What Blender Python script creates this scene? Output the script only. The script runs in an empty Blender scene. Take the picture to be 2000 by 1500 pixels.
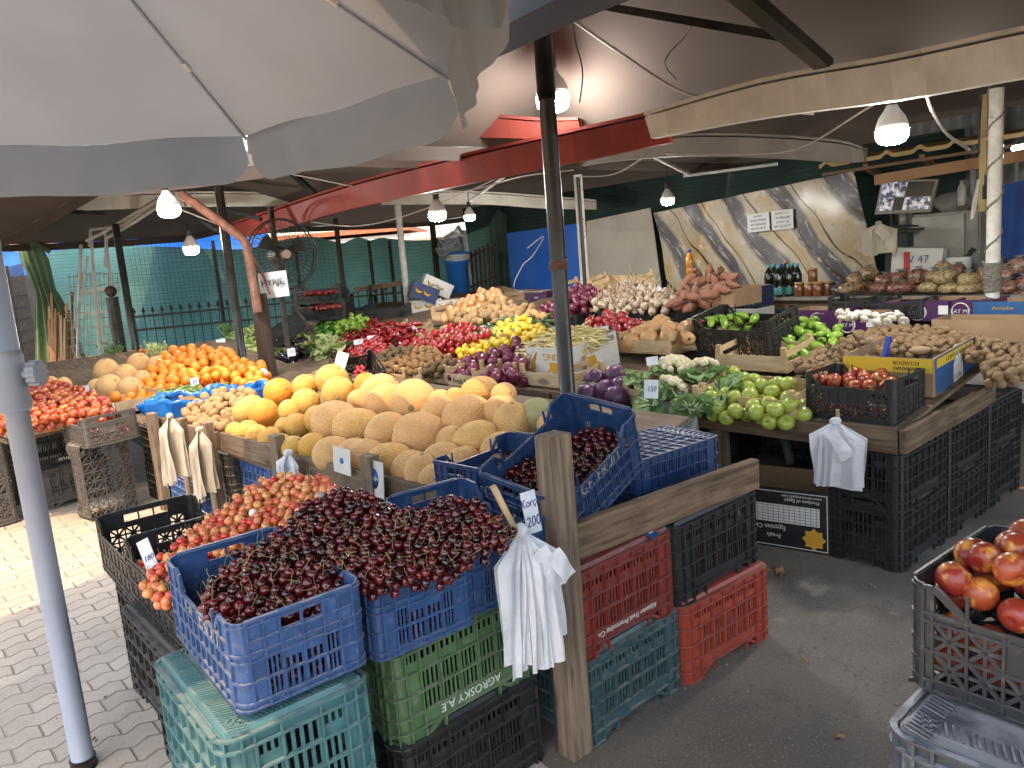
import bpy, math, random
import numpy as np
from mathutils import Matrix, Vector, Euler
R = math.radians
random.seed(7)
SC = bpy.context.scene
COL = SC.collection

# ---------------------------------------------------------------- camera
FPX, PITCH, ROLL, YAW, CAMH = 1524.4, .16633, -.08231, .8713, 1.68
_F = Vector((math.cos(YAW) * math.cos(PITCH), math.sin(YAW) * math.cos(PITCH), -math.sin(PITCH)))
_r = Vector((math.sin(YAW), -math.cos(YAW), 0)); _u = _r.cross(_F)
_r, _u = math.cos(ROLL) * _r + math.sin(ROLL) * _u, math.cos(ROLL) * _u - math.sin(ROLL) * _r
CAM = Vector((0, 0, CAMH))
cam = bpy.data.cameras.new('camera'); co = bpy.data.objects.new('camera', cam); COL.objects.link(co)
m = Matrix((_r, _u, -_F)).transposed().to_4x4(); m.translation = CAM
co.matrix_world = m
cam.sensor_width = 36; cam.lens = FPX / 2000 * 36; cam.clip_start = .05; cam.clip_end = 500
SC.camera = co

# ---------------------------------------------------------------- light
SUN_TO = Vector((-.36, -.25, 1.0)).normalized()      # direction towards the sun: left and a little behind the camera
w = bpy.data.worlds.new('World'); SC.world = w; w.use_nodes = True
nt = w.node_tree
sky = nt.nodes.new('ShaderNodeTexSky'); sky.sky_type = 'NISHITA'; sky.sun_disc = False
sky.sun_elevation = math.asin(SUN_TO.z); sky.sun_rotation = math.atan2(SUN_TO.x, SUN_TO.y)
sky.air_density = 1.0; sky.dust_density = 2.5
bg = nt.nodes['Background']; bg.inputs[1].default_value = .15
wm_ = nt.nodes.new('ShaderNodeMix'); wm_.data_type = 'RGBA'; wm_.blend_type = 'MULTIPLY'; wm_.inputs[0].default_value = 1; wm_.inputs[7].default_value = (1, .92, .80, 1)   # hazy warm sky
nt.links.new(sky.outputs[0], wm_.inputs[6]); nt.links.new(wm_.outputs[2], bg.inputs[0])
sl = bpy.data.lights.new('sun', 'SUN'); sl.energy = 2.0; sl.angle = R(.5); sl.color = (.54, .345, .18)
so = bpy.data.objects.new('sun', sl); COL.objects.link(so)
so.rotation_euler = (-SUN_TO).to_track_quat('-Z', 'Y').to_euler(); so.location = (-5, -2, 8)
SC.view_settings.view_transform = 'Standard'; SC.view_settings.look = 'None'
SC.view_settings.exposure = 2.42; SC.view_settings.gamma = 1
BULB = 62.0
SC.render.engine = 'CYCLES'
SC.cycles.use_denoising = True
SC.cycles.max_bounces = 7; SC.cycles.diffuse_bounces = 4; SC.cycles.glossy_bounces = 3
SC.cycles.transmission_bounces = 5; SC.cycles.transparent_max_bounces = 8
SC.cycles.sample_clamp_indirect = 6; SC.cycles.caustics_reflective = False; SC.cycles.caustics_refractive = False
SC.cycles.use_light_tree = True

# ---------------------------------------------------------------- where a pixel of the photograph lies in the place
def ray(x, y): return _F + _r * ((x - 1000) / FPX) - _u * ((y - 750) / FPX)
def atD(x, y, d): return CAM + ray(x, y) * d
def atZ(x, y, z=0.): d = ray(x, y); return CAM + d * ((z - CAMH) / d.z)
def atX(x, y, X): d = ray(x, y); return CAM + d * (X / d.x)
def atY(x, y, Y): d = ray(x, y); return CAM + d * (Y / d.y)
def above(x, y, b):                       # point over ground point b seen at the pixel
    n = Vector((_F.x, _F.y, 0)); d = ray(x, y); b = Vector(b)
    return CAM + d * (n.dot(b - CAM) / n.dot(d))
def proj(p):
    d = Vector(p) - CAM; z = d.dot(_F); return 1000 + FPX * d.dot(_r) / z, 750 - FPX * d.dot(_u) / z, z
class Plane:                              # a sloping display surface z = z0 + kx (X-X0) + ky (Y-Y0)
    def __init__(s, p, kx=0., ky=0.): s.p = Vector(p); s.kx = kx; s.ky = ky; s.n = Vector((-kx, -ky, 1)).normalized()
    def hit(s, x, y): d = ray(x, y); return CAM + d * ((s.p - CAM).dot(s.n) / d.dot(s.n))
    def z(s, X, Y): return s.p.z + s.kx * (X - s.p.x) + s.ky * (Y - s.p.y)
    def up(s, dz): return Plane(s.p + Vector((0, 0, dz)), s.kx, s.ky)
TABLE = Plane((3.66, 3, .72), .14, 0)     # top of the long table
VIEWROT = YAW - math.pi / 2               # turn that makes local +X run to the right across the view

# ---------------------------------------------------------------- materials
MATS = {}
def N(t, k, **kw):
    n = t.nodes.new('ShaderNode' + k)
    for a, b in kw.items(): setattr(n, a, b)
    return n
def newmat(name):
    m = bpy.data.materials.new(name); m.use_nodes = True
    return m, m.node_tree, m.node_tree.nodes['Principled BSDF']
def mixc(t, fac, a, b, blend='MIX'):
    n = N(t, 'Mix', data_type='RGBA', blend_type=blend)
    for s, v in ((0, fac), (6, a), (7, b)):
        if isinstance(v, bpy.types.NodeSocket): t.links.new(v, n.inputs[s])
        elif s == 0: n.inputs[0].default_value = v
        else: n.inputs[s].default_value = (*v[:3], 1)
    return n.outputs[2]
def math_(t, op, a, b=None, clamp=False):
    n = N(t, 'Math', operation=op, use_clamp=clamp)
    for i, v in enumerate((a, b)):
        if v is None: continue
        if isinstance(v, bpy.types.NodeSocket): t.links.new(v, n.inputs[i])
        else: n.inputs[i].default_value = v
    return n.outputs[0]
def ramp(t, f, lo, hi):
    n = N(t, 'MapRange', interpolation_type='SMOOTHSTEP'); t.links.new(f, n.inputs[0])
    n.inputs[1].default_value = lo; n.inputs[2].default_value = hi
    return n.outputs[0]
def rnd(t):
    a = N(t, 'ObjectInfo').outputs['Random']; b = N(t, 'NewGeometry').outputs['Random Per Island']
    return math_(t, 'FRACT', math_(t, 'ADD', a, b))
def coords(t, scale=(1, 1, 1), offset=True):
    tc = N(t, 'TexCoord'); mp = N(t, 'Mapping'); mp.inputs['Scale'].default_value = scale
    t.links.new(tc.outputs['Object'], mp.inputs[0])
    if offset:
        r_ = rnd(t); c = N(t, 'CombineXYZ')
        t.links.new(math_(t, 'MULTIPLY', r_, 37.), c.inputs[0]); t.links.new(math_(t, 'MULTIPLY', r_, 91.), c.inputs[1])
        t.links.new(c.outputs[0], mp.inputs[1])
    return mp.outputs[0]
def noise(t, vec, scale, detail=4, rough=.55, out=0):
    n = N(t, 'TexNoise'); n.inputs['Scale'].default_value = scale; n.inputs['Detail'].default_value = detail
    n.inputs['Roughness'].default_value = rough; t.links.new(vec, n.inputs['Vector']); return n.outputs[out]
def bump(t, b, h, strength=.4, dist=.01):
    n = N(t, 'Bump'); n.inputs['Strength'].default_value = strength; n.inputs['Distance'].default_value = dist
    t.links.new(h, n.inputs['Height']); t.links.new(n.outputs[0], b.inputs['Normal'])
def mat(name, c1, c2=None, scale=12, lohi=(.35, .65), rough=.5, c3=None, bmp=None, coat=0, spec=.5, dust=None, metal=0,
        stretch=(1, 1, 1), sss=0, trans=0, emit=0, speck=None):
    """general procedural surface: c1/c2 mottled by noise, c3 mixed in per thing, dust on faces that look up, specks"""
    if name in MATS: return MATS[name]
    m, t, b = newmat(name); v = coords(t, stretch)
    col = c1
    if c2 is not None: col = mixc(t, ramp(t, noise(t, v, scale), *lohi), c1, c2)
    if c3 is not None: col = mixc(t, rnd(t), col, c3)
    if speck: col = mixc(t, ramp(t, noise(t, v, speck[1], 2), speck[2], speck[2] + .06), col, speck[0])
    if dust:
        nz = N(t, 'SeparateXYZ'); t.links.new(N(t, 'NewGeometry').outputs['Normal'], nz.inputs[0])
        f = math_(t, 'MULTIPLY', ramp(t, nz.outputs[2], .3, .95), ramp(t, noise(t, v, 9, 5), .3, .62))
        f2 = math_(t, 'MULTIPLY', ramp(t, noise(t, v, 26, 6, .65), .50, .80), .6)
        col = mixc(t, math_(t, 'MULTIPLY', math_(t, 'MAXIMUM', f, f2), dust[1]), col, dust[0])
    if isinstance(col, bpy.types.NodeSocket): t.links.new(col, b.inputs['Base Color'])
    else: b.inputs['Base Color'].default_value = (*col, 1)
    b.inputs['Roughness'].default_value = rough; b.inputs['Metallic'].default_value = metal
    b.inputs['Specular IOR Level'].default_value = spec
    b.inputs['Coat Weight'].default_value = coat; b.inputs['Coat Roughness'].default_value = .12
    if sss: b.inputs['Subsurface Weight'].default_value = sss; b.inputs['Subsurface Radius'].default_value = (.01, .006, .003); b.inputs['Subsurface Scale'].default_value = 1
    if trans: b.inputs['Transmission Weight'].default_value = trans
    if emit: b.inputs['Emission Color'].default_value = (*c1, 1); b.inputs['Emission Strength'].default_value = emit
    if bmp: bump(t, b, noise(t, v, bmp[0], 5), bmp[1], bmp[2] if len(bmp) > 2 else .01)
    MATS[name] = m; return m
def sheet_mat(name, c, c2=None, scale=5, translucent=.35, rough=.7, bmp=None):
    """thin cloth or plastic that lets some light through"""
    if name in MATS: return MATS[name]
    m, t, b = newmat(name); v = coords(t)
    col = mixc(t, ramp(t, noise(t, v, scale, 5), .35, .7), c, c2 or c)
    t.links.new(col, b.inputs['Base Color']); b.inputs['Roughness'].default_value = rough
    if bmp: bump(t, b, noise(t, v, bmp[0], 4), bmp[1], .02)
    tr = N(t, 'BsdfTranslucent'); t.links.new(col, tr.inputs[0])
    mx = N(t, 'MixShader'); mx.inputs[0].default_value = translucent
    t.links.new(b.outputs[0], mx.inputs[1]); t.links.new(tr.outputs[0], mx.inputs[2])
    t.links.new(mx.outputs[0], t.nodes['Material Output'].inputs[0])
    MATS[name] = m; return m
def wood(name, c1, c2, axis, dark=None, rough=.75, sc=1.):
    if name in MATS: return MATS[name]
    m, t, b = newmat(name)
    st = [38 * sc] * 3; st[axis] = 2.2 * sc
    v = coords(t, st); f = noise(t, v, 1.0, 6, .62)
    col = mixc(t, ramp(t, f, .32, .68), c1, c2)
    v2 = coords(t, (1, 1, 1))
    col = mixc(t, math_(t, 'MULTIPLY', ramp(t, noise(t, v2, 5, 5), .45, .75), .75), col, dark or tuple(x * .35 for x in c1))
    t.links.new(col, b.inputs['Base Color']); b.inputs['Roughness'].default_value = rough
    vk = N(t, 'TexVoronoi'); vk.inputs['Scale'].default_value = 1; ks = [7.5 * sc] * 3; ks[axis] = 3. * sc; t.links.new(coords(t, ks), vk.inputs['Vector']); kn = math_(t, 'SUBTRACT', 1., ramp(t, vk.outputs[0], .07, .17)); col = mixc(t, math_(t, 'MULTIPLY', kn, .8), col, tuple(x * .28 for x in c1))
    b.inputs['Specular IOR Level'].default_value = .25
    cr = ramp(t, noise(t, v, 2.4, 3, .5), .60, .68); col = mixc(t, math_(t, 'MULTIPLY', cr, .55), col, dark or tuple(x * .3 for x in c2)); t.links.new(col, b.inputs['Base Color'])
    bump(t, b, f, .6, .004); MATS[name] = m; return m

# ---------------------------------------------------------------- mesh building
class MB:
    def __init__(s): s.v = []; s.f = []; s.mi = []; s.sm = []
    def add(s, vs, fs, T=None, mi=0, smooth=False):
        o = len(s.v)
        s.v += [tuple(T @ Vector(p)) for p in vs] if T is not None else [tuple(p) for p in vs]
        s.f += [tuple(i + o for i in f) for f in fs]; s.mi += [mi] * len(fs); s.sm += [smooth] * len(fs); return s
    BF = [(0, 3, 2, 1), (4, 5, 6, 7), (0, 1, 5, 4), (1, 2, 6, 5), (2, 3, 7, 6), (3, 0, 4, 7)]
    def bx(s, a, b, T=None, mi=0):        # box between two corners
        x0, y0, z0 = a; x1, y1, z1 = b
        return s.add([(x0, y0, z0), (x1, y0, z0), (x1, y1, z0), (x0, y1, z0), (x0, y0, z1), (x1, y0, z1), (x1, y1, z1), (x0, y1, z1)], s.BF, T, mi)
    def hexa(s, p, mi=0): return s.add(p, s.BF, None, mi)
    def bar(s, a, b, w, h=None, up=(0, 0, 1), mi=0, T=None):   # square bar from a to b
        a = Vector(a); b = Vector(b); d = (b - a).normalized(); up = Vector(up)
        if abs(d.dot(up)) > .98: up = Vector((1, 0, 0))
        x = d.cross(up).normalized() * (w / 2); y = x.cross(d).normalized() * ((h or w) / 2)
        return s.add([a - x - y, a + x - y, a + x + y, a - x + y, b - x - y, b + x - y, b + x + y, b - x + y], s.BF, T, mi)
    def tube(s, pts, r, n=8, cap=True, mi=0, T=None, smooth=True):
        pts = [Vector(p) for p in pts]; k = len(pts); rs = r if isinstance(r, (list, tuple)) else [r] * k
        vs = []; ref = None
        for i, p in enumerate(pts):
            d = (pts[min(i + 1, k - 1)] - pts[max(i - 1, 0)]).normalized()
            if ref is None: ref = Vector((0, 0, 1)) if abs(d.z) < .9 else Vector((1, 0, 0))
            x = d.cross(ref).normalized(); y = d.cross(x); ref = -y if False else ref
            if abs(d.dot(ref)) > .98: ref = Vector((1, 0, 0)) if abs(d.x) < .9 else Vector((0, 1, 0))
            for j in range(n):
                a = 2 * math.pi * j / n; vs.append(p + (x * math.cos(a) + y * math.sin(a)) * rs[i])
        fs = [(i * n + j, i * n + (j + 1) % n, (i + 1) * n + (j + 1) % n, (i + 1) * n + j) for i in range(k - 1) for j in range(n)]
        s.add(vs, fs, T, mi, smooth)
        if cap: s.add([], [], T); o = len(s.v) - k * n; s.f += [tuple(o + j for j in range(n)), tuple(o + (k - 1) * n + n - 1 - j for j in range(n))]; s.mi += [mi] * 2; s.sm += [False] * 2
        return s
    def lathe(s, prof, n=16, T=None, mi=0, smooth=True, wob=None):   # profile of (radius, z)
        vs = []; k = len(prof)
        for i, (r_, z) in enumerate(prof):
            for j in range(n):
                a = 2 * math.pi * j / n; q = r_ * (wob(a, i / (k - 1)) if wob else 1); vs.append((q * math.cos(a), q * math.sin(a), z))
        fs = [(i * n + j, i * n + (j + 1) % n, (i + 1) * n + (j + 1) % n, (i + 1) * n + j) for i in range(k - 1) for j in range(n)]
        fs += [tuple(range(n))[::-1], tuple((k - 1) * n + j for j in range(n))]
        return s.add(vs, fs, T, mi, smooth)
    def grid(s, nu, nv, fn, T=None, mi=0, smooth=True):
        vs = [fn(i / nu, j / nv) for j in range(nv + 1) for i in range(nu + 1)]
        fs = [(j * (nu + 1) + i, j * (nu + 1) + i + 1, (j + 1) * (nu + 1) + i + 1, (j + 1) * (nu + 1) + i) for j in range(nv) for i in range(nu)]
        return s.add(vs, fs, T, mi, smooth)
    def slab(s, nu, nv, fn, th, T=None, mi=0, smooth=True):           # a grid with thickness along its last-axis offset vector th
        th = Vector(th); g = lambda u, v: Vector(fn(u, v)); s.grid(nu, nv, g, T, mi, smooth)
        s.grid(nu, nv, lambda u, v: g(1 - u, v) + th, T, mi, smooth)
        edge = [(i / nu, 0) for i in range(nu + 1)] + [(1, j / nv) for j in range(1, nv + 1)] + [(1 - i / nu, 1) for i in range(1, nu + 1)] + [(0, 1 - j / nv) for j in range(1, nv + 1)]
        s.grid(len(edge) - 1, 1, lambda u, v: g(*edge[round(u * (len(edge) - 1))]) + th * (1 - v), T, mi, False); return s
    def merge(s, o, T=None):
        k = len(s.v); s.v += [tuple(T @ Vector(p)) for p in o.v] if T is not None else o.v
        s.f += [tuple(i + k for i in f) for f in o.f]; s.mi += o.mi; s.sm += o.sm; return s
    def mesh(s, name, mats):
        me = bpy.data.meshes.new(name); me.from_pydata(s.v, [], s.f)
        for m_ in (mats if isinstance(mats, (list, tuple)) else [mats]): me.materials.append(m_)
        me.polygons.foreach_set('material_index', s.mi); me.polygons.foreach_set('use_smooth', s.sm); me.update(); return me
    def build(s, name, mats, parent=None, T=None, bevel=0):
        return link(name, s.mesh(name, mats), parent, T, bevel)
def link(name, me, parent=None, T=None, bevel=0):
    o = bpy.data.objects.new(name, me); COL.objects.link(o)
    if T is not None: o.matrix_local = T
    if parent is not None: o.parent = parent
    if bevel:
        b = o.modifiers.new('edge', 'BEVEL'); b.width = bevel; b.segments = 2; b.limit_method = 'ANGLE'; b.angle_limit = R(40)
    return o
def tag(o, label=None, cat=None, group=None, kind=None):
    if label: o['label'] = label
    if cat: o['category'] = cat
    if group: o['group'] = group
    if kind: o['kind'] = kind
    return o
def thing(name, label, cat, T=None, group=None):
    o = bpy.data.objects.new(name, None); COL.objects.link(o); o.empty_display_size = .1
    if T is not None: o.matrix_world = T
    return tag(o, label, cat, group)
def dup(src, T, label=None, group=None):
    c = src.copy(); COL.objects.link(c); c.matrix_world = T
    for ch in src.children:
        d = ch.copy(); COL.objects.link(d); d.parent = c
        for g in ch.children:
            e = g.copy(); COL.objects.link(e); e.parent = d
    if label: c['label'] = label
    if group: c['group'] = group
    return c
def TR(p, rz=0, rx=0, ry=0, s=1):
    sv = s if isinstance(s, (tuple, list)) else (s, s, s)
    return Matrix.LocRotScale(Vector(p), Euler((rx, ry, rz), 'XYZ'), Vector(sv))
def frame(p, xdir, zdir=(0, 0, 1)):       # local x along xdir, local z near zdir
    x = Vector(xdir).normalized(); z = Vector(zdir); y = z.cross(x).normalized(); z = x.cross(y)
    M = Matrix((x, y, z)).transposed().to_4x4(); M.translation = Vector(p); return M
def text(s, size, material, parent, T, name='lettering', shear=0, extr=.0008, width=1, align='CENTER'):
    cu = bpy.data.curves.new('t', 'FONT'); cu.body = s; cu.size = size; cu.align_x = align; cu.align_y = 'CENTER'
    cu.extrude = extr; cu.shear = shear; cu.resolution_u = 3
    ob = bpy.data.objects.new('t', cu); COL.objects.link(ob)
    me = bpy.data.meshes.new_from_object(ob); bpy.data.objects.remove(ob); bpy.data.curves.remove(cu)
    me.materials.clear(); me.materials.append(material)
    if width != 1: me.transform(Matrix.Diagonal((width, 1, 1, 1)))
    return link(name, me, parent, T)
# flat (text) frame on a face: local x = reading direction, local z = out of the face
def face(p, right, out): 
    x = Vector(right).normalized(); z = Vector(out).normalized(); y = z.cross(x)
    M = Matrix((x, y, z)).transposed().to_4x4(); M.translation = Vector(p); return M
# ================================================================ SETTING
M_brown = sheet_mat('brown_canvas', (.080, .062, .050), (.060, .046, .037), 1.1, .04, .85, (3, .25))
M_white_cloth = sheet_mat('parasol_cloth', (.252, .262, .272), (.222, .232, .242), 1.6, .30, .8, (2.2, .5))
M_black = mat('black_paint', (.012, .012, .013), (.03, .03, .03), 6, rough=.32, spec=.5)
M_iron = mat('dark_iron', (.02, .018, .017), (.05, .04, .035), 20, rough=.55)
M_redbeam = mat('red_paint', (.25, .036, .025), (.19, .028, .02), 3, rough=.55, spec=.25, dust=((.24, .13, .10), .25), bmp=(4, .15))
M_cream = mat('cream_paint', (.50, .47, .40), (.40, .37, .31), 3, rough=.55, dust=((.25, .22, .18), .6), bmp=(6, .1))
M_whitepaint = mat('white_paint', (.62, .61, .57), (.50, .49, .45), 14, rough=.5, speck=((.16, .14, .12), 30, .68))
M_grey = mat('grey_parasol_plastic', (.28, .31, .37), (.24, .27, .33), 4, rough=.45)
M_greydk = mat('grey_plastic_dark', (.20, .22, .26), rough=.5)
M_rust = mat('rusty_pipe', (.20, .085, .05), (.12, .05, .03), 18, rough=.6)
M_cable = mat('grey_cable', (.42, .40, .36), rough=.6)
M_cabledk = mat('dark_cable', (.03, .03, .03), rough=.6)
M_bulb = mat('bulb_glow', (1, .97, .92), rough=.4, emit=BULB)
M_socket = mat('bulb_neck', (.55, .54, .52), rough=.5)
M_rope = mat('rope', (.22, .20, .17), (.12, .11, .09), 60, rough=.9)
WX = wood('plank_x', (.21, .15, .10), (.115, .082, .056), 0)
WY = wood('plank_y', (.21, .15, .10), (.115, .082, .056), 1)
WZ = wood('post_z', (.27, .20, .14), (.11, .08, .056), 2)
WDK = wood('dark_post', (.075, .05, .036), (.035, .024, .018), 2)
PALEX = wood('pale_x', (.56, .40, .23), (.44, .30, .16), 0, (.25, .16, .08))
PALEY = wood('pale_y', (.56, .40, .23), (.44, .30, .16), 1, (.25, .16, .08))
PALEZ = wood('pale_z', (.56, .40, .23), (.44, .30, .16), 2, (.25, .16, .08))

def ground_mat():
    m, t, b = newmat('asphalt'); v = coords(t, offset=False)
    c = mixc(t, ramp(t, noise(t, v, 1.1, 5), .35, .65), (.165, .144, .118), (.112, .099, .083))
    c = mixc(t, math_(t, 'MULTIPLY', ramp(t, noise(t, v, 1.5, 5, .6), .50, .68), .7), c, (.075, .07, .064)); c = mixc(t, math_(t, 'MULTIPLY', ramp(t, noise(t, v, 3.6, 6, .65), .58, .70), .55), c, (.28, .245, .20))
    vo = N(t, 'TexVoronoi', feature='DISTANCE_TO_EDGE'); vo.inputs['Scale'].default_value = .9; wn = N(t, 'VectorMath', operation='MULTIPLY_ADD'); t.links.new(noise(t, v, 4, 4, .6, 1), wn.inputs[0]); wn.inputs[1].default_value = (.35, .35, .35); t.links.new(v, wn.inputs[2]); t.links.new(wn.outputs[0], vo.inputs['Vector']); c = mixc(t, math_(t, 'MULTIPLY', math_(t, 'SUBTRACT', 1., ramp(t, vo.outputs[0], .001, .006)), .35), c, (.06, .055, .05))
    c = mixc(t, ramp(t, noise(t, v, 110, 3), .58, .70), c, (.26, .23, .19)); c = mixc(t, math_(t, 'MULTIPLY', ramp(t, noise(t, v, 48, 3), .62, .70), .7), c, (.05, .046, .042))
    c = mixc(t, ramp(t, noise(t, v, 60, 3), .72, .75), c, (.36, .33, .28))
    t.links.new(c, b.inputs['Base Color']); b.inputs['Roughness'].default_value = .85
    bump(t, b, noise(t, v, 150, 4), .5, .006); return m
def paving_mat():
    m, t, b = newmat('wavy_pavers'); tc = N(t, 'TexCoord'); sp = N(t, 'SeparateXYZ'); t.links.new(tc.outputs['Object'], sp.inputs[0])
    x, y = sp.outputs[0], sp.outputs[1]
    nz = noise(t, tc.outputs['Object'], 3, 3)
    wav = math_(t, 'MULTIPLY', math_(t, 'PINGPONG', math_(t, 'ADD', x, 5.), .055), .55)
    y2 = math_(t, 'ADD', math_(t, 'ADD', y, wav), math_(t, 'MULTIPLY', nz, .03))
    x2 = math_(t, 'ADD', x, math_(t, 'MULTIPLY', nz, .02))
    cb = N(t, 'CombineXYZ'); t.links.new(x2, cb.inputs[0]); t.links.new(y2, cb.inputs[1])
    br = N(t, 'TexBrick'); t.links.new(cb.outputs[0], br.inputs[0])
    br.inputs['Scale'].default_value = 1; br.inputs['Brick Width'].default_value = .22; br.inputs['Row Height'].default_value = .112
    br.inputs['Mortar Size'].default_value = .0052; br.inputs['Mortar Smooth'].default_value = .5; br.offset = .5
    br.inputs['Color1'].default_value = (.45, .395, .325, 1); br.inputs['Color2'].default_value = (.37, .325, .27, 1); br.inputs['Mortar'].default_value = (.20, .168, .13, 1)
    o = tc.outputs['Object']
    c = mixc(t, ramp(t, noise(t, o, 2.2, 5), .4, .7), br.outputs[0], (.33, .29, .24))
    c = mixc(t, math_(t, 'MULTIPLY', ramp(t, noise(t, o, 110, 3), .55, .70), .55), c, (.42, .39, .34))
    c = mixc(t, math_(t, 'MULTIPLY', ramp(t, noise(t, o, 75, 3), .62, .72), .6), c, (.12, .10, .085))
    t.links.new(c, b.inputs['Base Color']); b.inputs['Roughness'].default_value = .9
    h = math_(t, 'SUBTRACT', math_(t, 'MULTIPLY', noise(t, o, 120, 4), .25), br.outputs['Fac'])
    bump(t, b, h, .8, .012); return m
o = MB().add([(-120, -120, 0), (120, -120, 0), (120, 120, 0), (-120, 120, 0)], [(0, 1, 2, 3)]).build('ground', ground_mat()); tag(o, kind='structure')
pv = [(-9, -4), (.85, .6), (1.5, 1.7), (2.0, 6.6), (2.2, 9.5), (-9, 13)]
o = MB().add([(x, y, .004) for x, y in pv], [tuple(range(len(pv)))]).build('pavement', paving_mat()); tag(o, kind='structure')

# ---------------------------------------------------------------- canopies
def canopy(name, label, hem, apex, band=.10, group='brown market canopies'):
    mb = MB(); n = len(hem); A = Vector(apex)
    for i in range(n):
        a, b = Vector(hem[i]), Vector(hem[(i + 1) % n])
        def fn(u, v, a=a, b=b):
            p = a.lerp(b, u).lerp(A, v); p.z -= .09 * math.sin(math.pi * u) * (1 - v) * (v + .15) * 1.6; return p
        mb.grid(10, 8, fn)
        mb.grid(10, 1, lambda u, v, a=a, b=b: Vector(fn(u, 0)) - Vector((0, 0, band * v + .004 * math.sin(u * 30))))
    return tag(mb.build(name, M_brown), label, 'canopy', group)
canopy('market_canopy', 'brown canvas canopy over the front black pole, stretched out of view to shade the cherries', [(-.3, -.9, 2.75), (2.05, -.7, 2.6), (2.05, -.6, 2.5), (4.4, -.6, 2.5), (4.4, 4.75, 2.5), (2.05, 4.75, 2.5), (2.05, 1.25, 2.55), (-.1, 1.45, 2.8)], (3.37, 3.3, 3.6))  # near corners out of view, stretched to keep sun off cherries and asphalt
canopy('market_canopy', 'brown canvas canopy over the walnuts and the bottle counter', [(4.46, -1.2, 2.55), (9.2, -1.2, 2.5), (9.2, 5.4, 2.5), (4.46, 5.4, 2.55)], (6.4, 2.6, 3.0))
canopy('market_canopy', 'brown canvas canopy over the potatoes and the back corner', [(4.5, 5.45, 2.6), (9.6, 5.45, 2.5), (9.6, 13.5, 2.45), (4.5, 13.5, 2.5)], (6.6, 8.6, 3.0))
canopy('market_canopy', 'brown canvas canopy over the oranges and the pale vegetables', [(1.75, 7.3, 2.5), (2.95, 5.35, 2.52), (4.44, 5.2, 2.52), (4.44, 13.2, 2.38), (1.75, 13.2, 2.38)], (3.0, 9.2, 3.1))
canopy('market_canopy', 'added brown canvas canopy shading the nectarines at the far left', [(-3.2, 6.25, 2.5), (1.7, 6.25, 2.5), (1.7, 12.5, 2.35), (-3.2, 12.5, 2.35)], (-.4, 8.6, 3.0))  # added to shade the nectarines and close off the sun patch

# ---------------------------------------------------------------- big parasol at the left
b0 = Vector((.386, 2.988, 0))
par = thing('parasol', 'pale grey parasol on a grey pole at the left', 'parasol', TR(b0))
HZ = 2.375
P1, P2 = atZ(480, 265, HZ) - b0, atZ(875, 145, HZ) - b0
a1, a2 = math.atan2(P1.y, P1.x), math.atan2(P2.y, P2.x)
P3 = atZ(965, -70, HZ) - b0
tips = [P1]
for k in range(1, 6): a = a1 + (a1 - a2) * .94 * k; tips.append(Vector((1.6 * math.cos(a), 1.6 * math.sin(a), HZ)))
tips += [P3, P2]
for q in tips: q.z += max(0, -(q.x * .64 + q.y * .77)) * .14
AP = Vector((0, 0, 3.4)); nT = len(tips)
mb = MB(); vmb = MB(); rbs = []
for i in range(nT):
    a, b = tips[i], tips[(i + 1) % nT]
    def pan(u, v, a=a, b=b):
        p = a.lerp(b, u).lerp(AP, v); s_ = math.sin(math.pi * u)
        c = (a.lerp(b, u) * .5); p -= Vector((c.x, c.y, 0)) * .045 * s_ * (1 - v); p.z -= .04 * s_ * (1 - v) * (.2 + v)
        p.z += .012 * math.sin(9 * u + 5 * v + i) * s_; return p
    mb.grid(16, 14, pan)
    def val(u, v, a=a, b=b, i=i):
        uu = .012 + u * .976; p = Vector(pan(uu, 0)); o_ = Vector((p.x, p.y, 0)).normalized()
        e = min(u, 1 - u) * 9; L = .235 * (1 - max(0, 1 - e) ** 2.4 * .45)
        f = math.sin(u * 17 + i) * .012 + math.sin(u * 41 + 2 * i) * .006
        p += o_ * (v * (.035 + f)); p.z -= L * v; return p
    mb.grid(30, 6, val)
    rbs.append((a, AP))
mb.build('canopy_cloth', M_white_cloth, par)
for a, A in rbs:
    d = Vector((0, 0, -.018)); MB().bar(a + d, a.lerp(A, .985) + d, .011, .010).build('rib', M_grey, par)
    q = a.lerp(A, .26) + d; MB().bar(q - (A - a).normalized() * .025, q + (A - a).normalized() * .025, .024, .018).build('rib_joint', mat('joint_white', (.6, .6, .6)), par)
    MB().bar(a.lerp(A, .70) + d, Vector((0, 0, 2.72)), .014, .012).build('strut', M_grey, par)
MB().tube([(0, 0, .03), (0, 0, 1.40)], .037, 20).build('lower_pole', M_grey, par)
MB().tube([(0, 0, 1.30), (0, 0, 1.315), (0, 0, 1.48), (0, 0, 1.50)], [.044, .049, .049, .045], 20).build('pole_collar', M_greydk, par)
MB().tube([(0, 0, 1.48), (0, 0, 3.42)], .043, 20).build('upper_pole', M_grey, par)
kb = MB(); K = frame((0, 0, 1.42), (_r.x, _r.y, 0)); kb.tube([(.04, 0, 0), (.075, 0, 0)], .016, 12, T=K)
kb.tube([(.07, 0, 0), (.075, 0, 0), (.100, 0, 0), (.104, 0, 0)], [.034, .040, .040, .034], 14, T=K)
for j in range(12): a = j * math.pi / 6; kb.bx((.072, .036 * math.cos(a) - .006, .036 * math.sin(a) - .006), (.103, .036 * math.cos(a) + .006, .036 * math.sin(a) + .006), T=K)
kb.build('knob', M_greydk, par)
MB().tube([(0, 0, 0), (0, 0, .045)], .043, 20).build('pole_sleeve', M_black, par)

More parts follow.
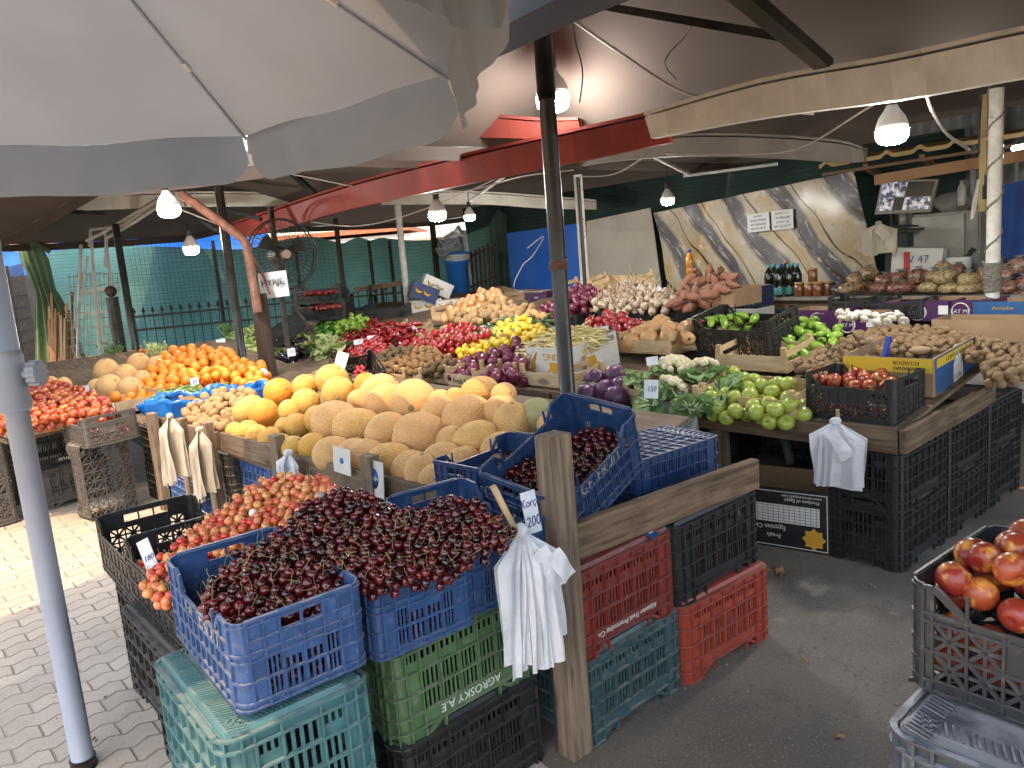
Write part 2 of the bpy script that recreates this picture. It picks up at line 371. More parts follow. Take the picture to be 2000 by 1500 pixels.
# ---------------------------------------------------------------- beams under the canopy edges
def beam(name, label, pts, hs, w, material, group='painted edge beams'):
    mb = MB(); pts = [Vector(p) for p in pts]
    for i in range(len(pts) - 1):
        a, b = pts[i], pts[i + 1]; pa = pts[max(i - 1, 0)]; pb = pts[min(i + 2, len(pts) - 1)]
        sd = lambda d: Vector((d.y, -d.x, 0)).normalized() * w
        sa, sb = sd(b - pa), sd(pb - a)
        ha, hb = Vector((0, 0, hs[i])), Vector((0, 0, hs[i + 1]))
        k = .35  # narrower below: a gutter section
        lo = [a - sa * k - ha / 2, a + sa * k - ha / 2, b + sb * k - hb / 2, b - sb * k - hb / 2]
        hi = [a - sa + ha / 2, a + sa + ha / 2, b + sb + hb / 2, b - sb + hb / 2]
        mb.hexa(lo + hi)
        l = Vector((0, 0, .022)); mb.hexa([p + (p - (a if j in (0, 1) else b)) * .12 + Vector((0, 0, .002)) for j, p in enumerate(hi)] + [p + l + (p - (a if j in (0, 1) else b)) * .12 for j, p in enumerate(hi)])
    return tag(mb.build(name, material), label, 'beam', group)
def smooth_pts(lst, n=4):
    P = [(atD(x, y, d), h * d / FPX) for x, y, d, h in lst]; out = []
    for i in range(len(P) - 1):
        p0, p1, p2, p3 = P[max(i - 1, 0)], P[i], P[i + 1], P[min(i + 2, len(P) - 1)]
        for k in range(n + (i == len(P) - 2)):
            t = k / n; c = lambda a, b, c_, d: (2 * b + (c_ - a) * t + (2 * a - 5 * b + 4 * c_ - d) * t * t + (3 * b - a - 3 * c_ + d) * t ** 3) * .5
            out.append((c(p0[0], p1[0], p2[0], p3[0]), c(p0[1], p1[1], p2[1], p3[1])))
    return [o_[0] for o_ in out], [o_[1] for o_ in out]
p, h = smooth_pts([(470, 452, 9.4, 26), (560, 427, 8.4, 34), (680, 390, 7.4, 38), (848, 350, 6.2, 45), (1064, 304, 5.4, 50), (1310, 252, 4.9, 52)])
beam('edge_beam', 'long glossy red arched beam crossing behind the front black pole', p, h, .08, M_redbeam)
p, h = smooth_pts([(1276, 251, 4.55, 38), (1500, 200, 4.1, 58), (1750, 162, 3.7, 68), (2010, 112, 3.3, 76), (2150, 92, 3.1, 80)])
beam('edge_beam', 'stained cream beam running to the upper right corner above a bulb', p, h, .09, mat('stained_white_paint', (.66, .63, .57), (.52, .49, .43), 3, rough=.55, dust=((.30, .27, .22), .4), bmp=(6, .1)))
p, h = smooth_pts([(800, 252, 5.9, 34), (960, 252, 5.8, 34), (1060, 256, 5.7, 30), (1135, 247, 5.6, 16)], 3)
beam('edge_beam', 'short red beam end just right of the parasol edge', p, h, .07, mat('dull_red_paint', (.13, .024, .017), (.10, .02, .014), 3, rough=.7, spec=.2))
p, h = smooth_pts([(1120, 318, 7.6, 20), (1190, 303, 7.3, 26), (1330, 288, 7.0, 34), (1500, 290, 6.7, 36), (1640, 300, 6.5, 34), (1690, 305, 6.4, 20)], 3)
beam('edge_beam', 'grey arched beam curving behind the cream one', p, h, .07, mat('grey_beam', (.30, .29, .26), (.24, .23, .21), 3, rough=.6))
p, h = smooth_pts([(-60, 408, 9.2, 24), (160, 399, 9.2, 24), (330, 393, 9.2, 24), (500, 392, 9.3, 22), (640, 394, 9.5, 18)], 3)
beam('edge_beam', 'pale wooden beam at the far left above the hanging bulbs', p, h, .07, M_cream)
p, h = smooth_pts([(745, 389, 10.4, 22), (850, 388, 10.3, 22), (960, 390, 10.2, 20), (1060, 397, 10.1, 20), (1165, 402, 10, 14)], 3)
beam('edge_beam', 'cream beam over the bulbs beside the bucket corner', p, h, .07, M_cream)
def rib(name, label, a, b, w, h=None, material=M_black, group='black canopy struts'):
    return tag(MB().bar(a, b, w, h or w).build(name, material), label, 'strut', group)
rib('canopy_rib', 'thick black rib ending above the cream beam', atD(1380, -68, 2.75), atD(1612, 128, 3.85), .075, .055)
rib('canopy_strut', 'black strut joining the front pole to the thick rib', atD(1098, -2, 4.52), atD(1533, 73, 3.5), .05, .04)
rib('canopy_rib', 'black rib meeting the red beam left of the large bulb', atD(735, 303, 7.9), atD(800, 337, 6.7), .05)
rib('canopy_strut', 'level black strut peeping out below the parasol edge', atD(600, 316, 8.0), atD(748, 319, 7.7), .05)
rib('canopy_rib', 'thin black rib in the gap between the parasol flaps', atD(566, 334, 8.4), atD(626, 388, 7.9), .05)
rib('canopy_strut', 'short black strut end at the notch of the parasol', atD(440, 322, 8.4), atD(520, 302, 8.2), .05)
rib('canopy_strut', 'long black strut under the far left canopy', atD(-40, 404, 8.9), atD(205, 417, 8.9), .045)
rib('canopy_rib', 'short black rib near the top of the rusty brace', atD(360, 410, 9.), atD(425, 450, 8.6), .04)
rib('canopy_strut', 'thin black strut beside the bulb over the oranges', atD(440, 408, 8.6), atD(510, 428, 8.4), .04)
for lab, a, b in (('white steel brace high behind the large bulb', (915, 395, 9.5), (985, 345, 8.8)), ('slim pale brace right of the middle white pole', (1275, 305, 7.2), (1345, 340, 7.6)),
                  ('white tube from the middle white pole up to the grey beam', (1130, 322, 8.2), (1235, 292, 7.4)), ('white tube from the middle white pole to the red beam', (1126, 318, 8.3), (960, 345, 8.9)), ('white pipe end above the patterned sheet', (1335, 344, 8.6), (1520, 320, 8.0))):
    tag(MB().tube([atD(*a), atD(*b)], .017, 10).build('steel_brace', mat('dull_white_steel', (.42, .41, .38), (.32, .31, .28), 10, rough=.6)), lab, 'brace', 'white steel braces')

# ---------------------------------------------------------------- poles
def pole(name, label, xy, z1, r, material, z0=0, group=None, extra=None, n=16):
    t = thing(name, label, 'pole', TR((xy[0], xy[1], z0)), group)
    MB().tube([(0, 0, 0), (0, 0, z1 - z0)], r, n).build('shaft', material, t)
    MB().bx((-r * 2, -r * 2, .002), (r * 2, r * 2, .012)).build('foot_plate', M_iron, t)
    if extra: extra(t, r)
    return t
def p1x(t, r):
    MB().tube([(0, 0, 2.55), (0, 0, 3.24)], r * 1.12, 16).build('pole_sleeve', M_black, t)
    rw = MB()
    for k in range(5): rw.tube([(math.cos(a) * r * 1.08, math.sin(a) * r * 1.08, 1.55 + k * .012 + a * .002) for a in [j * math.pi / 6 for j in range(13)]], .005, 5)
    rw.build('wire_wrap', M_rust, t)
pole('canopy_pole', 'thick glossy black pole rising behind the blue crates', (3.371, 3.472), 3.26, .05, M_black, group='black canopy poles', extra=p1x)
pole('canopy_pole', 'black pole beside the oranges, partly hidden by the rusty brace', (2.95, 7.62), 2.75, .042, M_black, group='black canopy poles')
q = atD(270, 715, 9.6); pole('canopy_pole', 'leaning black pole behind the topmost left melon', (q.x, q.y), 2.4, .042, M_black, group='black canopy poles')
q = atD(680, 640, 11.3); pole('canopy_pole', 'slim brown pole behind the stacked black crates', (q.x, q.y), 2.36, .035, mat('brown_pole', (.05, .038, .03), rough=.5), group='slim dark poles')
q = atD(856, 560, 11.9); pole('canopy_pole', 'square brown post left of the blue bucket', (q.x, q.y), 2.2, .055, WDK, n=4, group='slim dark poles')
q = atD(800, 630, 10.6); pole('canopy_pole', 'white pole left of the potatoes, by the banana boxes', (q.x, q.y), 2.42, .044, M_whitepaint, group='white poles')
q = atD(1147, 626, 8.5)
def p5x(t, r):
    MB().bar((-.06, -.06, 0), (-.06, -.06, 2.4), .03).build('conduit', M_cabledk, t)
pole('canopy_pole', 'white pole rising between the tomatoes and the garlic', (q.x, q.y), 2.43, .046, M_whitepaint, group='white poles', extra=p5x)
def prx(t, r):
    for nm, za, zb, k in (('rope_winding', 1.17, 1.36, 15),):
        rw = MB(); rw.tube([(math.cos(a) * (r + .006), math.sin(a) * (r + .006), za + (zb - za) * a / (2 * math.pi * k)) for a in [j * math.pi / 6 for j in range(12 * k)]], .0075, 5); rw.build(nm, M_rope, t)
    rw = MB(); rw.tube([(math.cos(a) * (r + .006), math.sin(a) * (r + .006), 1.36 + .04 * a) for a in [j * math.pi / 6 for j in range(60)]], .006, 5)
    rw.tube([(math.cos(a) * (r + .006), math.sin(a) * (r + .006), 1.17 - .012 * a) for a in [j * math.pi / 6 for j in range(40)]], .006, 5); rw.build('rope_end', M_rope, t)
pole('canopy_pole', 'white fluted pole wound with rope at the far right', (5.75, 1.86), 2.45, .042, M_whitepaint, group='white poles', extra=prx, n=18)
q = atD(520, 560, 8.35)
# dark wooden post with rusty pipe brace
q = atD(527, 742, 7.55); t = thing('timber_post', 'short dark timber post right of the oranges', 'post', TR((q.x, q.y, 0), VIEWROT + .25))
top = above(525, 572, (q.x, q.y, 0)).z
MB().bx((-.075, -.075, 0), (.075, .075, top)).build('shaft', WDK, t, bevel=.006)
MB().bx((-.07, -.078, top - .28), (-.04, -.0755, top - .02)).build('iron_strap', M_iron, t)
pb = [atD(352, 378, 6.9), atD(420, 425, 7.0), atD(474, 466, 7.2), atD(482, 480, 7.2), atD(489, 520, 7.25), atD(504, 610, 7.3)]
tag(MB().tube(pb, .041, 12).build('pipe_brace', M_rust), 'bent rusty brown pipe bracing the short timber post', 'pipe')
tag(MB().tube([atD(489, 492, 7.4), atD(515, 540, 7.4), atD(527, 575, 7.4)], .012, 8).build('thin_pipe', M_rust), 'thin rusty rod beside the bent brown pipe', 'rod')

# ---------------------------------------------------------------- light bulbs
def bulb(p, r, label, cable=.25, fat=1.0, sock=True):
    r *= 1.06
    t = thing('light_bulb', label, 'light bulb', TR(p), 'lit hanging bulbs')
    pr = [(.0, -1.0), (.45, -.97), (.78, -.85), (.96, -.6), (1, -.3), (1, -.05)]
    MB().lathe([(a * r, z * r * fat) for a, z in pr], 20).build('globe', M_bulb, t)
    MB().lathe([(.995 * r, -.05 * r * fat), (.97 * r, .30 * r * fat), (.8 * r, .75 * r), (.5 * r, 1.15 * r), (.32 * r, 1.5 * r)], 20).build('bulb_neck', M_socket, t)
    MB().lathe([(.30 * r, 1.5 * r), (.36 * r, 1.55 * r), (.33 * r, 2.3 * r), (.12 * r, 2.5 * r)], 14).build('socket', M_cabledk, t)
    MB().tube([(0, 0, 2.4 * r), (.004, 0, 2.4 * r + cable * .5), (0, .003, 2.4 * r + cable)], .006, 6).build('hanging_cable', M_cabledk, t)
    return t
bulb(atD(1079, 186, 5.2), .105, 'glowing bulb half hidden behind the front black pole', .35)
bulb(atD(1742, 252, 4.2), .078, 'large glowing bulb under the cream beam at the upper right', .10)
bulb(atD(329, 404, 6.3), .082, 'glowing bulb tight under the parasol edge at the left', .08)
bulb(atD(373, 483, 8.2), .075, 'glowing bulb hanging over the oranges', .35)
bulb(atD(854, 415, 7.3), .078, 'glowing bulb hanging below the red beam by the bucket', .12)
bulb(atD(917, 421, 9.3), .062, 'small glowing bulb above the blue bucket', .14)
bulb(atD(1304, 388, 7.8), .062, 'small glowing bulb before the dark net above the patterned sheet', .2)

# ---------------------------------------------------------------- sagging cables
def cable(label, pts, r=.008, material=M_cable, name='cable'):
    P = [atD(*p) for p in pts]; out = []
    for i in range(len(P) - 1):
        p0, p1, p2, p3 = P[max(i - 1, 0)], P[i], P[i + 1], P[min(i + 2, len(P) - 1)]
        for k in range(6):
            t = k / 6; out.append((p1 * 2 + (p2 - p0) * t + (p0 * 2 - p1 * 5 + p2 * 4 - p3) * t * t + (p1 * 3 - p0 - p2 * 3 + p3) * t ** 3) * .5)
    out.append(P[-1])
    return tag(MB().tube(out, r, 6).build(name, material), label, 'cable', 'cables under the canopy')
cable('pale cable slanting from the front pole down to the cream beam', [(1098, 25, 4.4), (1215, 105, 4.5), (1330, 178, 4.4), (1450, 208, 4.3), (1590, 222, 4.2)], .009)
cable('pale cable sagging from the red beam past the large bulb', [(480, 322, 7.4), (620, 350, 7.2), (760, 375, 7.1), (900, 374, 7.), (1020, 345, 6.6), (1120, 332, 6.4)], .007)
cable('pale cable sagging before the green net', [(600, 432, 9), (690, 442, 9), (780, 425, 9), (880, 388, 9), (990, 340, 8.5)], .008)
cable('white cable looping between the grey beam and the cream beam', [(1300, 300, 6.4), (1450, 302, 6.2), (1560, 290, 5.8), (1680, 220, 5), (1720, 195, 4.6)], .007)
cable('thin pale cable under the grey arched beam', [(1130, 345, 7.6), (1200, 340, 7.6), (1260, 305, 7.2)], .007)
cable('white cable hanging from the cream beam to the yellow roof edge', [(1808, 178, 4.2), (1820, 215, 4.4), (1850, 262, 4.8), (1893, 292, 5.2)], .010)
cable('white cable looped beside the rope-wound pole', [(1913, 350, 5.4), (1902, 395, 5.4), (1898, 428, 5.4), (1906, 400, 5.4), (1911, 352, 5.4)], .010)
cable('black cable hanging along the rope-wound pole', [(1920, 160, 4.9), (1914, 230, 5.2), (1912, 300, 5.3)], .006, M_cabledk)
cable('thin dark wire dangling below the thick rib', [(1348, 52, 3.8), (1335, 75, 3.9), (1306, 105, 4.), (1300, 130, 4.), (1322, 155, 4.1)], .003, M_cabledk)
cable('thin dark wire dangling right of the front pole', [(1118, 20, 4.4), (1124, 80, 4.5), (1138, 140, 4.5), (1132, 200, 4.6)], .004, M_cabledk)
cable('pale wire running before the green net to the fan', [(330, 400, 7), (430, 440, 7.6), (480, 462, 8), (530, 470, 8.2)], .006)
cable('grey wire bent across the blue board', [(1030, 485, 9.3), (1062, 462, 9.3), (1040, 500, 9.3), (1020, 520, 9.3), (1005, 565, 9.3), (1060, 570, 9.3)], .006)
cable('thin grey wire strung over the pale board', [(1145, 442, 9.9), (1200, 446, 9.7), (1275, 446, 9.4)], .004)
# ================================================================ CRATES
def plastic(name, c, c2=None, dust=.55, dc=(.34, .31, .27)):
    return mat(name, c, c2 or tuple(x * .75 for x in c), 5, rough=.42, dust=(dc, dust), bmp=(30, .12, .004))
M_blue = plastic('blue_crate_plastic', (.030, .082, .22)); M_navy = plastic('deep_blue_plastic', (.016, .048, .145), dust=.4)
M_teal = plastic('teal_plastic', (.05, .155, .165), (.04, .115, .13), .5, (.25, .29, .28)); M_tealdk = plastic('slate_teal_plastic', (.045, .095, .105), None, .7)
M_green = plastic('green_plastic', (.085, .165, .075), None, .7); M_red = plastic('dark_red_plastic', (.21, .034, .026), None, .6, (.28, .2, .17)); M_red2 = plastic('orange_red_plastic', (.34, .055, .034), None, .45, (.3, .2, .17))
M_blk = plastic('black_plastic', (.012, .0125, .014), (.02, .021, .022), .32, (.16, .15, .135)); M_blk2 = plastic('black_plastic_dusty', (.02, .02, .02), None, .55, (.22, .20, .17))
M_gry = plastic('grey_plastic', (.11, .10, .09), (.075, .07, .065), .8, (.34, .29, .23))
M_lblue = plastic('light_blue_plastic', (.06, .13, .33), None, .6, (.45, .45, .46)); M_grn2 = plastic('bright_green_plastic', (.03, .19, .07), None, .3)
M_letw = mat('lettering_white', (.62, .62, .60), rough=.6); M_letk = mat('lettering_dark', (.02, .02, .022), rough=.6); M_letsilver = mat('lettering_embossed', (.16, .17, .20), rough=.4)
M_letrub = mat('lettering_rubbed', (.30, .27, .22), rough=.6); M_pen = mat('pen_ink', (.05, .06, .16), rough=.6); M_card = mat('white_card', (.66, .68, .72), (.58, .6, .65), 8, rough=.6)

def wall(mb, T, us, vs, pat, t=.004, rib=.008, rw=.006, nb=4, skip=()):
    """one crate wall in (u, v, n): us/vs are the cell borders, pat[row][col] says how a cell is filled"""
    for j in range(len(vs) - 1):
        for i in range(len(us) - 1):
            k = pat[j][i] if i < len(pat[j]) else pat[j][-1]
            u0, u1, v0, v1 = us[i], us[i + 1], vs[j], vs[j + 1]; du, dv = u1 - u0, v1 - v0
            if k == ' ': continue
            if k in 'sb': mb.bx((u0, v0, -t), (u1, v1, 0), T)
            elif k == 'h':                                    # hand hole with one bar across
                mb.bx((u0, v0, -t), (u1, v0 + dv * .15, 0), T); mb.bx((u0, v1 - dv * .2, -t), (u1, v1, 0), T)
            elif k in 'vV':                                   # upright slots
                n = nb if k == 'v' else nb - 1; g = du / (2 * n + 1) * 1.1; b_ = (du - n * g) / (n + 1)
                for q in range(n + 1): a = u0 + q * (b_ + g); mb.bx((a, v0, -t), (a + b_, v1, 0), T)
            elif k == 'p':                                    # slots open only in the lower half
                mb.bx((u0, v0 + dv * .55, -t), (u1, v1, 0), T); n = 3; g = du / 8
                for q in range(n + 1): a = u0 + q * (du - g) / n * .98; mb.bx((a, v0, -t), (a + g, v0 + dv * .55, 0), T)
            elif k == 'x':                                    # star lattice
                w_ = .0078; c = Vector((u0 + du / 2, v0 + dv / 2, -t / 2))
                for a, b in (((u0, v0), (u1, v1)), ((u0, v1), (u1, v0))): mb.bar((*a, -t / 2), (*b, -t / 2), w_, t * 1.6, (0, 0, 1), T=T)
                mb.bar((c.x, v0, -t / 2), (c.x, v1, -t / 2), w_ * .9, t * 1.5, (0, 0, 1), T=T); mb.bar((u0, c.y, -t / 2), (u1, c.y, -t / 2), w_ * .9, t * 1.5, (0, 0, 1), T=T)
            elif k in '/\\':                                  # sloping shoulder towards a dip
                a, b = ((u0, v0), (u1, v1)) if k == '/' else ((u0, v1), (u1, v0))
                mb.bar((*a, -t / 2), (*b, -t / 2), .012, t * 2.5, (0, 0, 1), T=T)
                e = (u1, v0) if k == '/' else (u0, v0)
                mb.bar((e[0], v0, -t / 2), (e[0], v1, -t / 2), .008, t * 1.5, (0, 0, 1), T=T)
            elif k == 'm':                                    # fine mesh
                for q in range(5): a = u0 + du * q / 4; mb.bx((a - .002, v0, -t), (a + .002, v1, 0), T)
                for q in range(4): a = v0 + dv * q / 3; mb.bx((u0, a - .002, -t), (u1, a + .002, 0), T)
    if rib:
        for j, v in enumerate(vs):
            if ('h', j) in skip: continue
            for i in range(len(us) - 1):
                lo = pat[j - 1][i] if j > 0 and i < len(pat[j - 1]) else ' '; hi = pat[j][i] if j < len(pat) and i < len(pat[j]) else ' '
                if lo in ' /\\' and hi in ' ': continue
                mb.bx((us[i], v - rw / 2, -t * .5), (us[i + 1], v + rw / 2, rib), T)
        for i, u in enumerate(us):
            for j in range(len(vs) - 1):
                a = pat[j][i - 1] if i > 0 and i - 1 < len(pat[j]) else ' '; b = pat[j][i] if i < len(pat[j]) else ' '
                if a in ' h' and b in ' h' and a != b and 'h' not in (a, b): continue
                if a == ' ' and b == ' ' or a == b == 'b': continue
                mb.bx((u - rw / 2, vs[j], -t * .5), (u + rw / 2, vs[j + 1], rib * .85), T)
def lin(a, b, n): return [a + (b - a) * i / n for i in range(n + 1)]
def crate_mb(L, W, H, lu, lv, lp, su, sv, sp, rc=.03, t=.004, rib=.008, floor='grid', nb=4, levels=None, rw=.006, fins=0):
    """open crate standing on z=0; long walls face +-y, short walls +-x; floor kinds: grid, plate, lattice"""
    mb = MB(); x, y = L / 2, W / 2
    fr = lambda o, u: Matrix((( u[0], 0, u[1], o[0]), (u[1], 0, -u[0], o[1]), (0, 1, 0, 0), (0, 0, 0, 1)))
    F1 = fr((-x, -y), (1, 0)); F2 = fr((x, y), (-1, 0)); F3 = fr((x, -y), (0, 1)); F4 = fr((-x, y), (0, -1))
    for T in (F1, F2): wall(mb, T, lu, lv, lp, t, rib, rw, nb)
    for T in (F3, F4): wall(mb, T, su, sv, sp, t, rib, rw, nb)
    hv = levels or sorted(set(lv) | set(sv)); n = 5
    for sx, sy, a0 in ((1, 1, 0), (-1, 1, 90), (-1, -1, 180), (1, -1, 270)):
        c = Vector((sx * (x - rc), sy * (y - rc), 0)); an = [R(a0 + 90 * k / n) for k in range(n + 1)]
        for k in range(n):
            def pt(a, r_, z): return (c.x + r_ * math.cos(a), c.y + r_ * math.sin(a), z)
            a, b = an[k], an[k + 1]
            mb.hexa([pt(a, rc - t, 0), pt(a, rc, 0), pt(b, rc, 0), pt(b, rc - t, 0), pt(a, rc - t, H), pt(a, rc, H), pt(b, rc, H), pt(b, rc - t, H)])
            for z in hv: mb.hexa([pt(a, rc, z - rw / 2), pt(a, rc + rib, z - rw / 2), pt(b, rc + rib, z - rw / 2), pt(b, rc, z - rw / 2), pt(a, rc, z + rw / 2), pt(a, rc + rib, z + rw / 2), pt(b, rc + rib, z + rw / 2), pt(b, rc, z + rw / 2)])
        for z0, z1 in zip(hv[:-1], hv[1:]):
            if fins: a = R(a0 + 45); mb.bx((-.002, rc, 0), (.002, rc + rib, z1 - z0), Matrix.Translation((c.x, c.y, z0)) @ Matrix.Rotation(a - math.pi / 2, 4, 'Z'))
    xi, yi = x - .003, y - .003
    if floor == 'plate':                                      # solid base a little smaller than the crate, with ridges at its edge
        mb.bx((-xi, -yi, .0), (xi, yi, .004)); q = .016
        mb.hexa([(-x + q, -y + q, -.014), (x - q, -y + q, -.014), (x - q, y - q, -.014), (-x + q, y - q, -.014), (-x + q * .6, -y + q * .6, 0), (x - q * .6, -y + q * .6, 0), (x - q * .6, y - q * .6, 0), (-x + q * .6, y - q * .6, 0)])
        for k in range(int(L / .012) - 2):
            u = -x + .03 + k * .012
            for s_ in (-1, 1): mb.bar((u, s_ * (y - .022), -.0155), (u + .016, s_ * (y - .062), -.0155), .004, .004)
        for k in range(int(W / .012) - 7):
            v = -y + .06 + k * .012
            for s_ in (-1, 1): mb.bar((s_ * (x - .022), v, -.0155), (s_ * (x - .062), v + .016, -.0155), .004, .004)
    elif floor == 'lattice':
        for u in lin(-x, x, 8)[1:-1]: mb.bx((u - .003, -y, 0), (u + .003, y, .010))
        for v in lin(-y, y, 5)[1:-1]: mb.bx((-x, v - .003, 0), (x, v + .003, .010))
        for i in range(8):
            for j in range(5):
                a, b = -x + L * i / 8, -y + W * j / 5; mb.bar((a, b, .005), (a + L / 8, b + W / 5, .005), .005, .008); mb.bar((a, b + W / 5, .005), (a + L / 8, b, .005), .005, .008)
    else:
        e = .085; mb.bx((-x + e, -yi, 0), (x - e, yi, .004))
        for s_ in (-1, 1):
            for k in range(12): v = -yi + (2 * yi - .012) * k / 11; mb.bx((s_ * (x - e) if s_ > 0 else -xi, v, 0), (xi if s_ > 0 else -x + e, v + .012, .004))
            mb.bx((s_ * (x - e * .5) - .006, -yi, .0003), (s_ * (x - e * .5) + .006, yi, .0037)); mb.bx((s_ * (x - .008) - .006, -yi, .0003), (s_ * (x - .008) + .006, yi, .0037))
        for u in lin(-x + e, x - e, 7): mb.bx((u - .003, -yi, -.006), (u + .003, yi, 0))
        for v in lin(-yi, yi, 6)[1:-1]: mb.bx((-x + e, v - .003, -.0055), (x - e, v + .003, 0))
    return mb
# blue cherry crate: 50 x 31 x 24, dipped long sides, hand holes in the ends
def gf_mb(L=.51, W=.325, H=.24):
    rc = .03; lu = [rc, .085, .13] + lin(.13, L - .13, 6)[1:-1] + [L - .13, L - .085, L - rc]; lv = [0, .03, .085, .135, .178, H - .004]
    lp = ['s' * 10, 's' + 'v' * 8 + 's', 's' + 'v' * 8 + 's', 's' * 10, 's\\' + ' ' * 6 + '/s']
    su = [rc, rc + .038, .108, W / 2, W - .108, W - rc - .038, W - rc]; sv = [0, .018, .075, .132, .152, .185, H - .012, H]
    sp = ['s' * 6, 'svvvvs', 'svppvs', 's' * 6, 'ssssss', 'sshhss', 'ssssss']
    mb = crate_mb(L, W, H, lu, lv, lp, su, sv, sp, rc, .004, .006, 'grid', 3, [0, .018, .075, .132, .152, H - .012])
    for sx in (-1, 1):                                        # thick rim over the ends, rounded down into the dip
        mb.bx((sx * (L / 2 - .003) - .008, -W / 2 + .03, H - .006), (sx * (L / 2 - .003) + .008, W / 2 - .03, H))
    return mb
# stackable crate that here mostly stands upside down: 53 x 35 x 31
def agro_mb(L=.54, W=.37, H=.315):
    rc = .04; n = 6; lu = [rc, .09] + lin(.09, L - .09, 5)[1:-1] + [L - .09, L - rc]; lv = [0, .03, .095, .16, .225, .268, H - .004]
    lp = ['s' * 7, 'spppppps'[:7], 'svvvvvs', 'svvvvvs', 's' + 'b' * 5 + 's', 's\\   /s']
    su = [rc, .07, .135, W - .135, W - .07, W - rc]; sv = lv
    sp = ['s' * 5, 'spvps', 'sVvVs', 'sVvVs', 's' * 5, 's\\ /s']
    return crate_mb(L, W, H, lu, lv, lp, su, sv, sp, rc, .004, .012, 'plate', 4, lv, .006, 1)
# star lattice crate 58 x 39 x 20
def lat_mb(L=.58, W=.39, H=.215):
    rc = .028; c = (L - .09) / 8; lu = [rc, .045] + [.045 + c * k for k in range(1, 9)] + [L - rc]; lv = [0, .022, .082, .142, .158, H - .004]
    lp = ['s' * 10, 's' + 'x' * 8 + 's', 'sxxssssxxs', 's' * 10, 's\\' + ' ' * 6 + '/s']
    c2 = (W - .09) / 5; su = [rc, .045] + [.045 + c2 * k for k in range(1, 6)] + [W - rc]; sv = [0, .022, .082, .142, .158, H - .010, H]
    sp = ['s' * 7, 'sxxxxxs', 'sxssxxs', 's' * 7, 'sshhhss', 's' * 7]
    return crate_mb(L, W, H, lu, lv, lp, su, sv, sp, rc, .004, .004, 'lattice', 3, [.022, .06, .10, .15, H - .01], .006)
# fine mesh crate for the small far ones 50 x 30 x 17
def mesh_mb(L=.50, W=.32, H=.18):
    rc = .02; lu = [rc] + lin(.04, L - .04, 8) + [L - rc]; lv = [0, .02, .07, .12, .14, H]
    lp = ['s' * 10, 'smmmmmmmms', 'smmssssmms', 's' * 10, 's\\' + ' ' * 6 + '/s']
    su = [rc] + lin(.04, W - .04, 5) + [W - rc]; sp = ['s' * 7, 'smmmmms', 'smmmmms', 's' * 7, 'sshhhss']
    return crate_mb(L, W, H, lu, lv, lp, su, lv, sp, rc, .004, .004, 'lattice', 3, lv, .005)
CR = {k: f() for k, f in (('gf', gf_mb), ('agro', agro_mb), ('lat', lat_mb), ('mesh', mesh_mb))}
DIM = {'gf': (.51, .325, .24), 'agro': (.54, .37, .315), 'lat': (.58, .39, .215), 'mesh': (.50, .32, .18)}
_cm = {}
def crate(kind, material, label, p, rz=0, flip=False, rx=0, ry=0, group='plastic crates', letter=None, name=None, sc=(1, 1, 1)):
    key = (kind, material.name)
    if key not in _cm: _cm[key] = CR[kind].mesh('crate_body', material)
    T = TR(p, rz, rx, ry)
    if flip: T = T @ Matrix.Translation((0, 0, DIM[kind][2] * sc[2])) @ Matrix.Rotation(math.pi, 4, 'Y')
    T = T @ Matrix.Diagonal((*sc, 1))
    t = thing(name or 'plastic_crate', label, 'crate', T, group)
    link('crate_body', _cm[key], t)
    for s_, size, lm, side, off, z, wd in (letter or []):
        L, W, H = DIM[kind]
        pos = {'+x': ((L / 2 + .002, off, z), (0, 1, 0), (1, 0, 0)), '-x': ((-L / 2 - .002, off, z), (0, -1, 0), (-1, 0, 0)), '+y': ((off, W / 2 + .002, z), (-1, 0, 0), (0, 1, 0)), '-y': ((off, -W / 2 - .002, z), (1, 0, 0), (0, -1, 0))}[side]
        text(s_, size, lm, t, face(*pos), width=wd)
    return t

# --- foreground: cherry crates. Their long axis runs along X here: the end wall faces -Y is wanted, so the long axis is Y
def axis(p, q): return math.atan2(q[1] - p[1], q[0] - p[0])
HP = math.pi / 2
# --- foreground stack
crate('agro', M_teal, 'worn teal crate upside down at the front left, holding up the nearest blue cherry crate', (.678, 1.955, .328), HP - .03, True)
crate('agro', M_blk, 'dark crate on the pavers under the worn teal crate', (.68, 1.96, .008), HP - .03, True)
crate('agro', M_blk, 'black crate with white stencil at its lower edge, under the green crate', (1.262, 1.995, -.005), .03, True, letter=[('KOP', .05, M_letw, '-y', .16, .247, 1)])
crate('agro', M_green, 'faded green crate with white lettering under the middle blue cherry crate', (1.262, 2.003, .300), .03, True, letter=[('AGROSKY A.E', .038, M_letw, '-y', -.0, .247, 1)])
BL = [('GF', .06, M_letrub, '+y', .07, .155, 1), ('FRUIT', .06, M_letrub, '+y', -.08, .155, 1), ('GF. FRUIT', .06, M_letrub, '-y', 0, .155, 1)]
for lab, p, rz, ry in (('blue crate heaped with dark cherries at the front left, on the teal crate', (.715, 1.95, .70), HP - .035, -.06),
                       ('blue crate heaped with dark cherries above the green crate', (1.112, 2.015, .635), HP - .06, -.05),
                       ('blue crate of dark cherries behind the white bag bundle', (1.455, 2.05, .625), HP - .09, -.05)):
    crate('gf', M_blue, lab, p, rz, ry=ry, sc=(1, 1, .92 if p[0] < .8 else 1), group='blue cherry crates', letter=BL)
crate('gf', M_navy, 'blue crate of cherries tilted steeply behind the wooden post', (1.884, 1.964, .809), .082, ry=-.379, rx=.165, group='blue cherry crates', letter=[('GF. FRUIT', .055, M_letrub, '-y', -.0, .155, 1)])
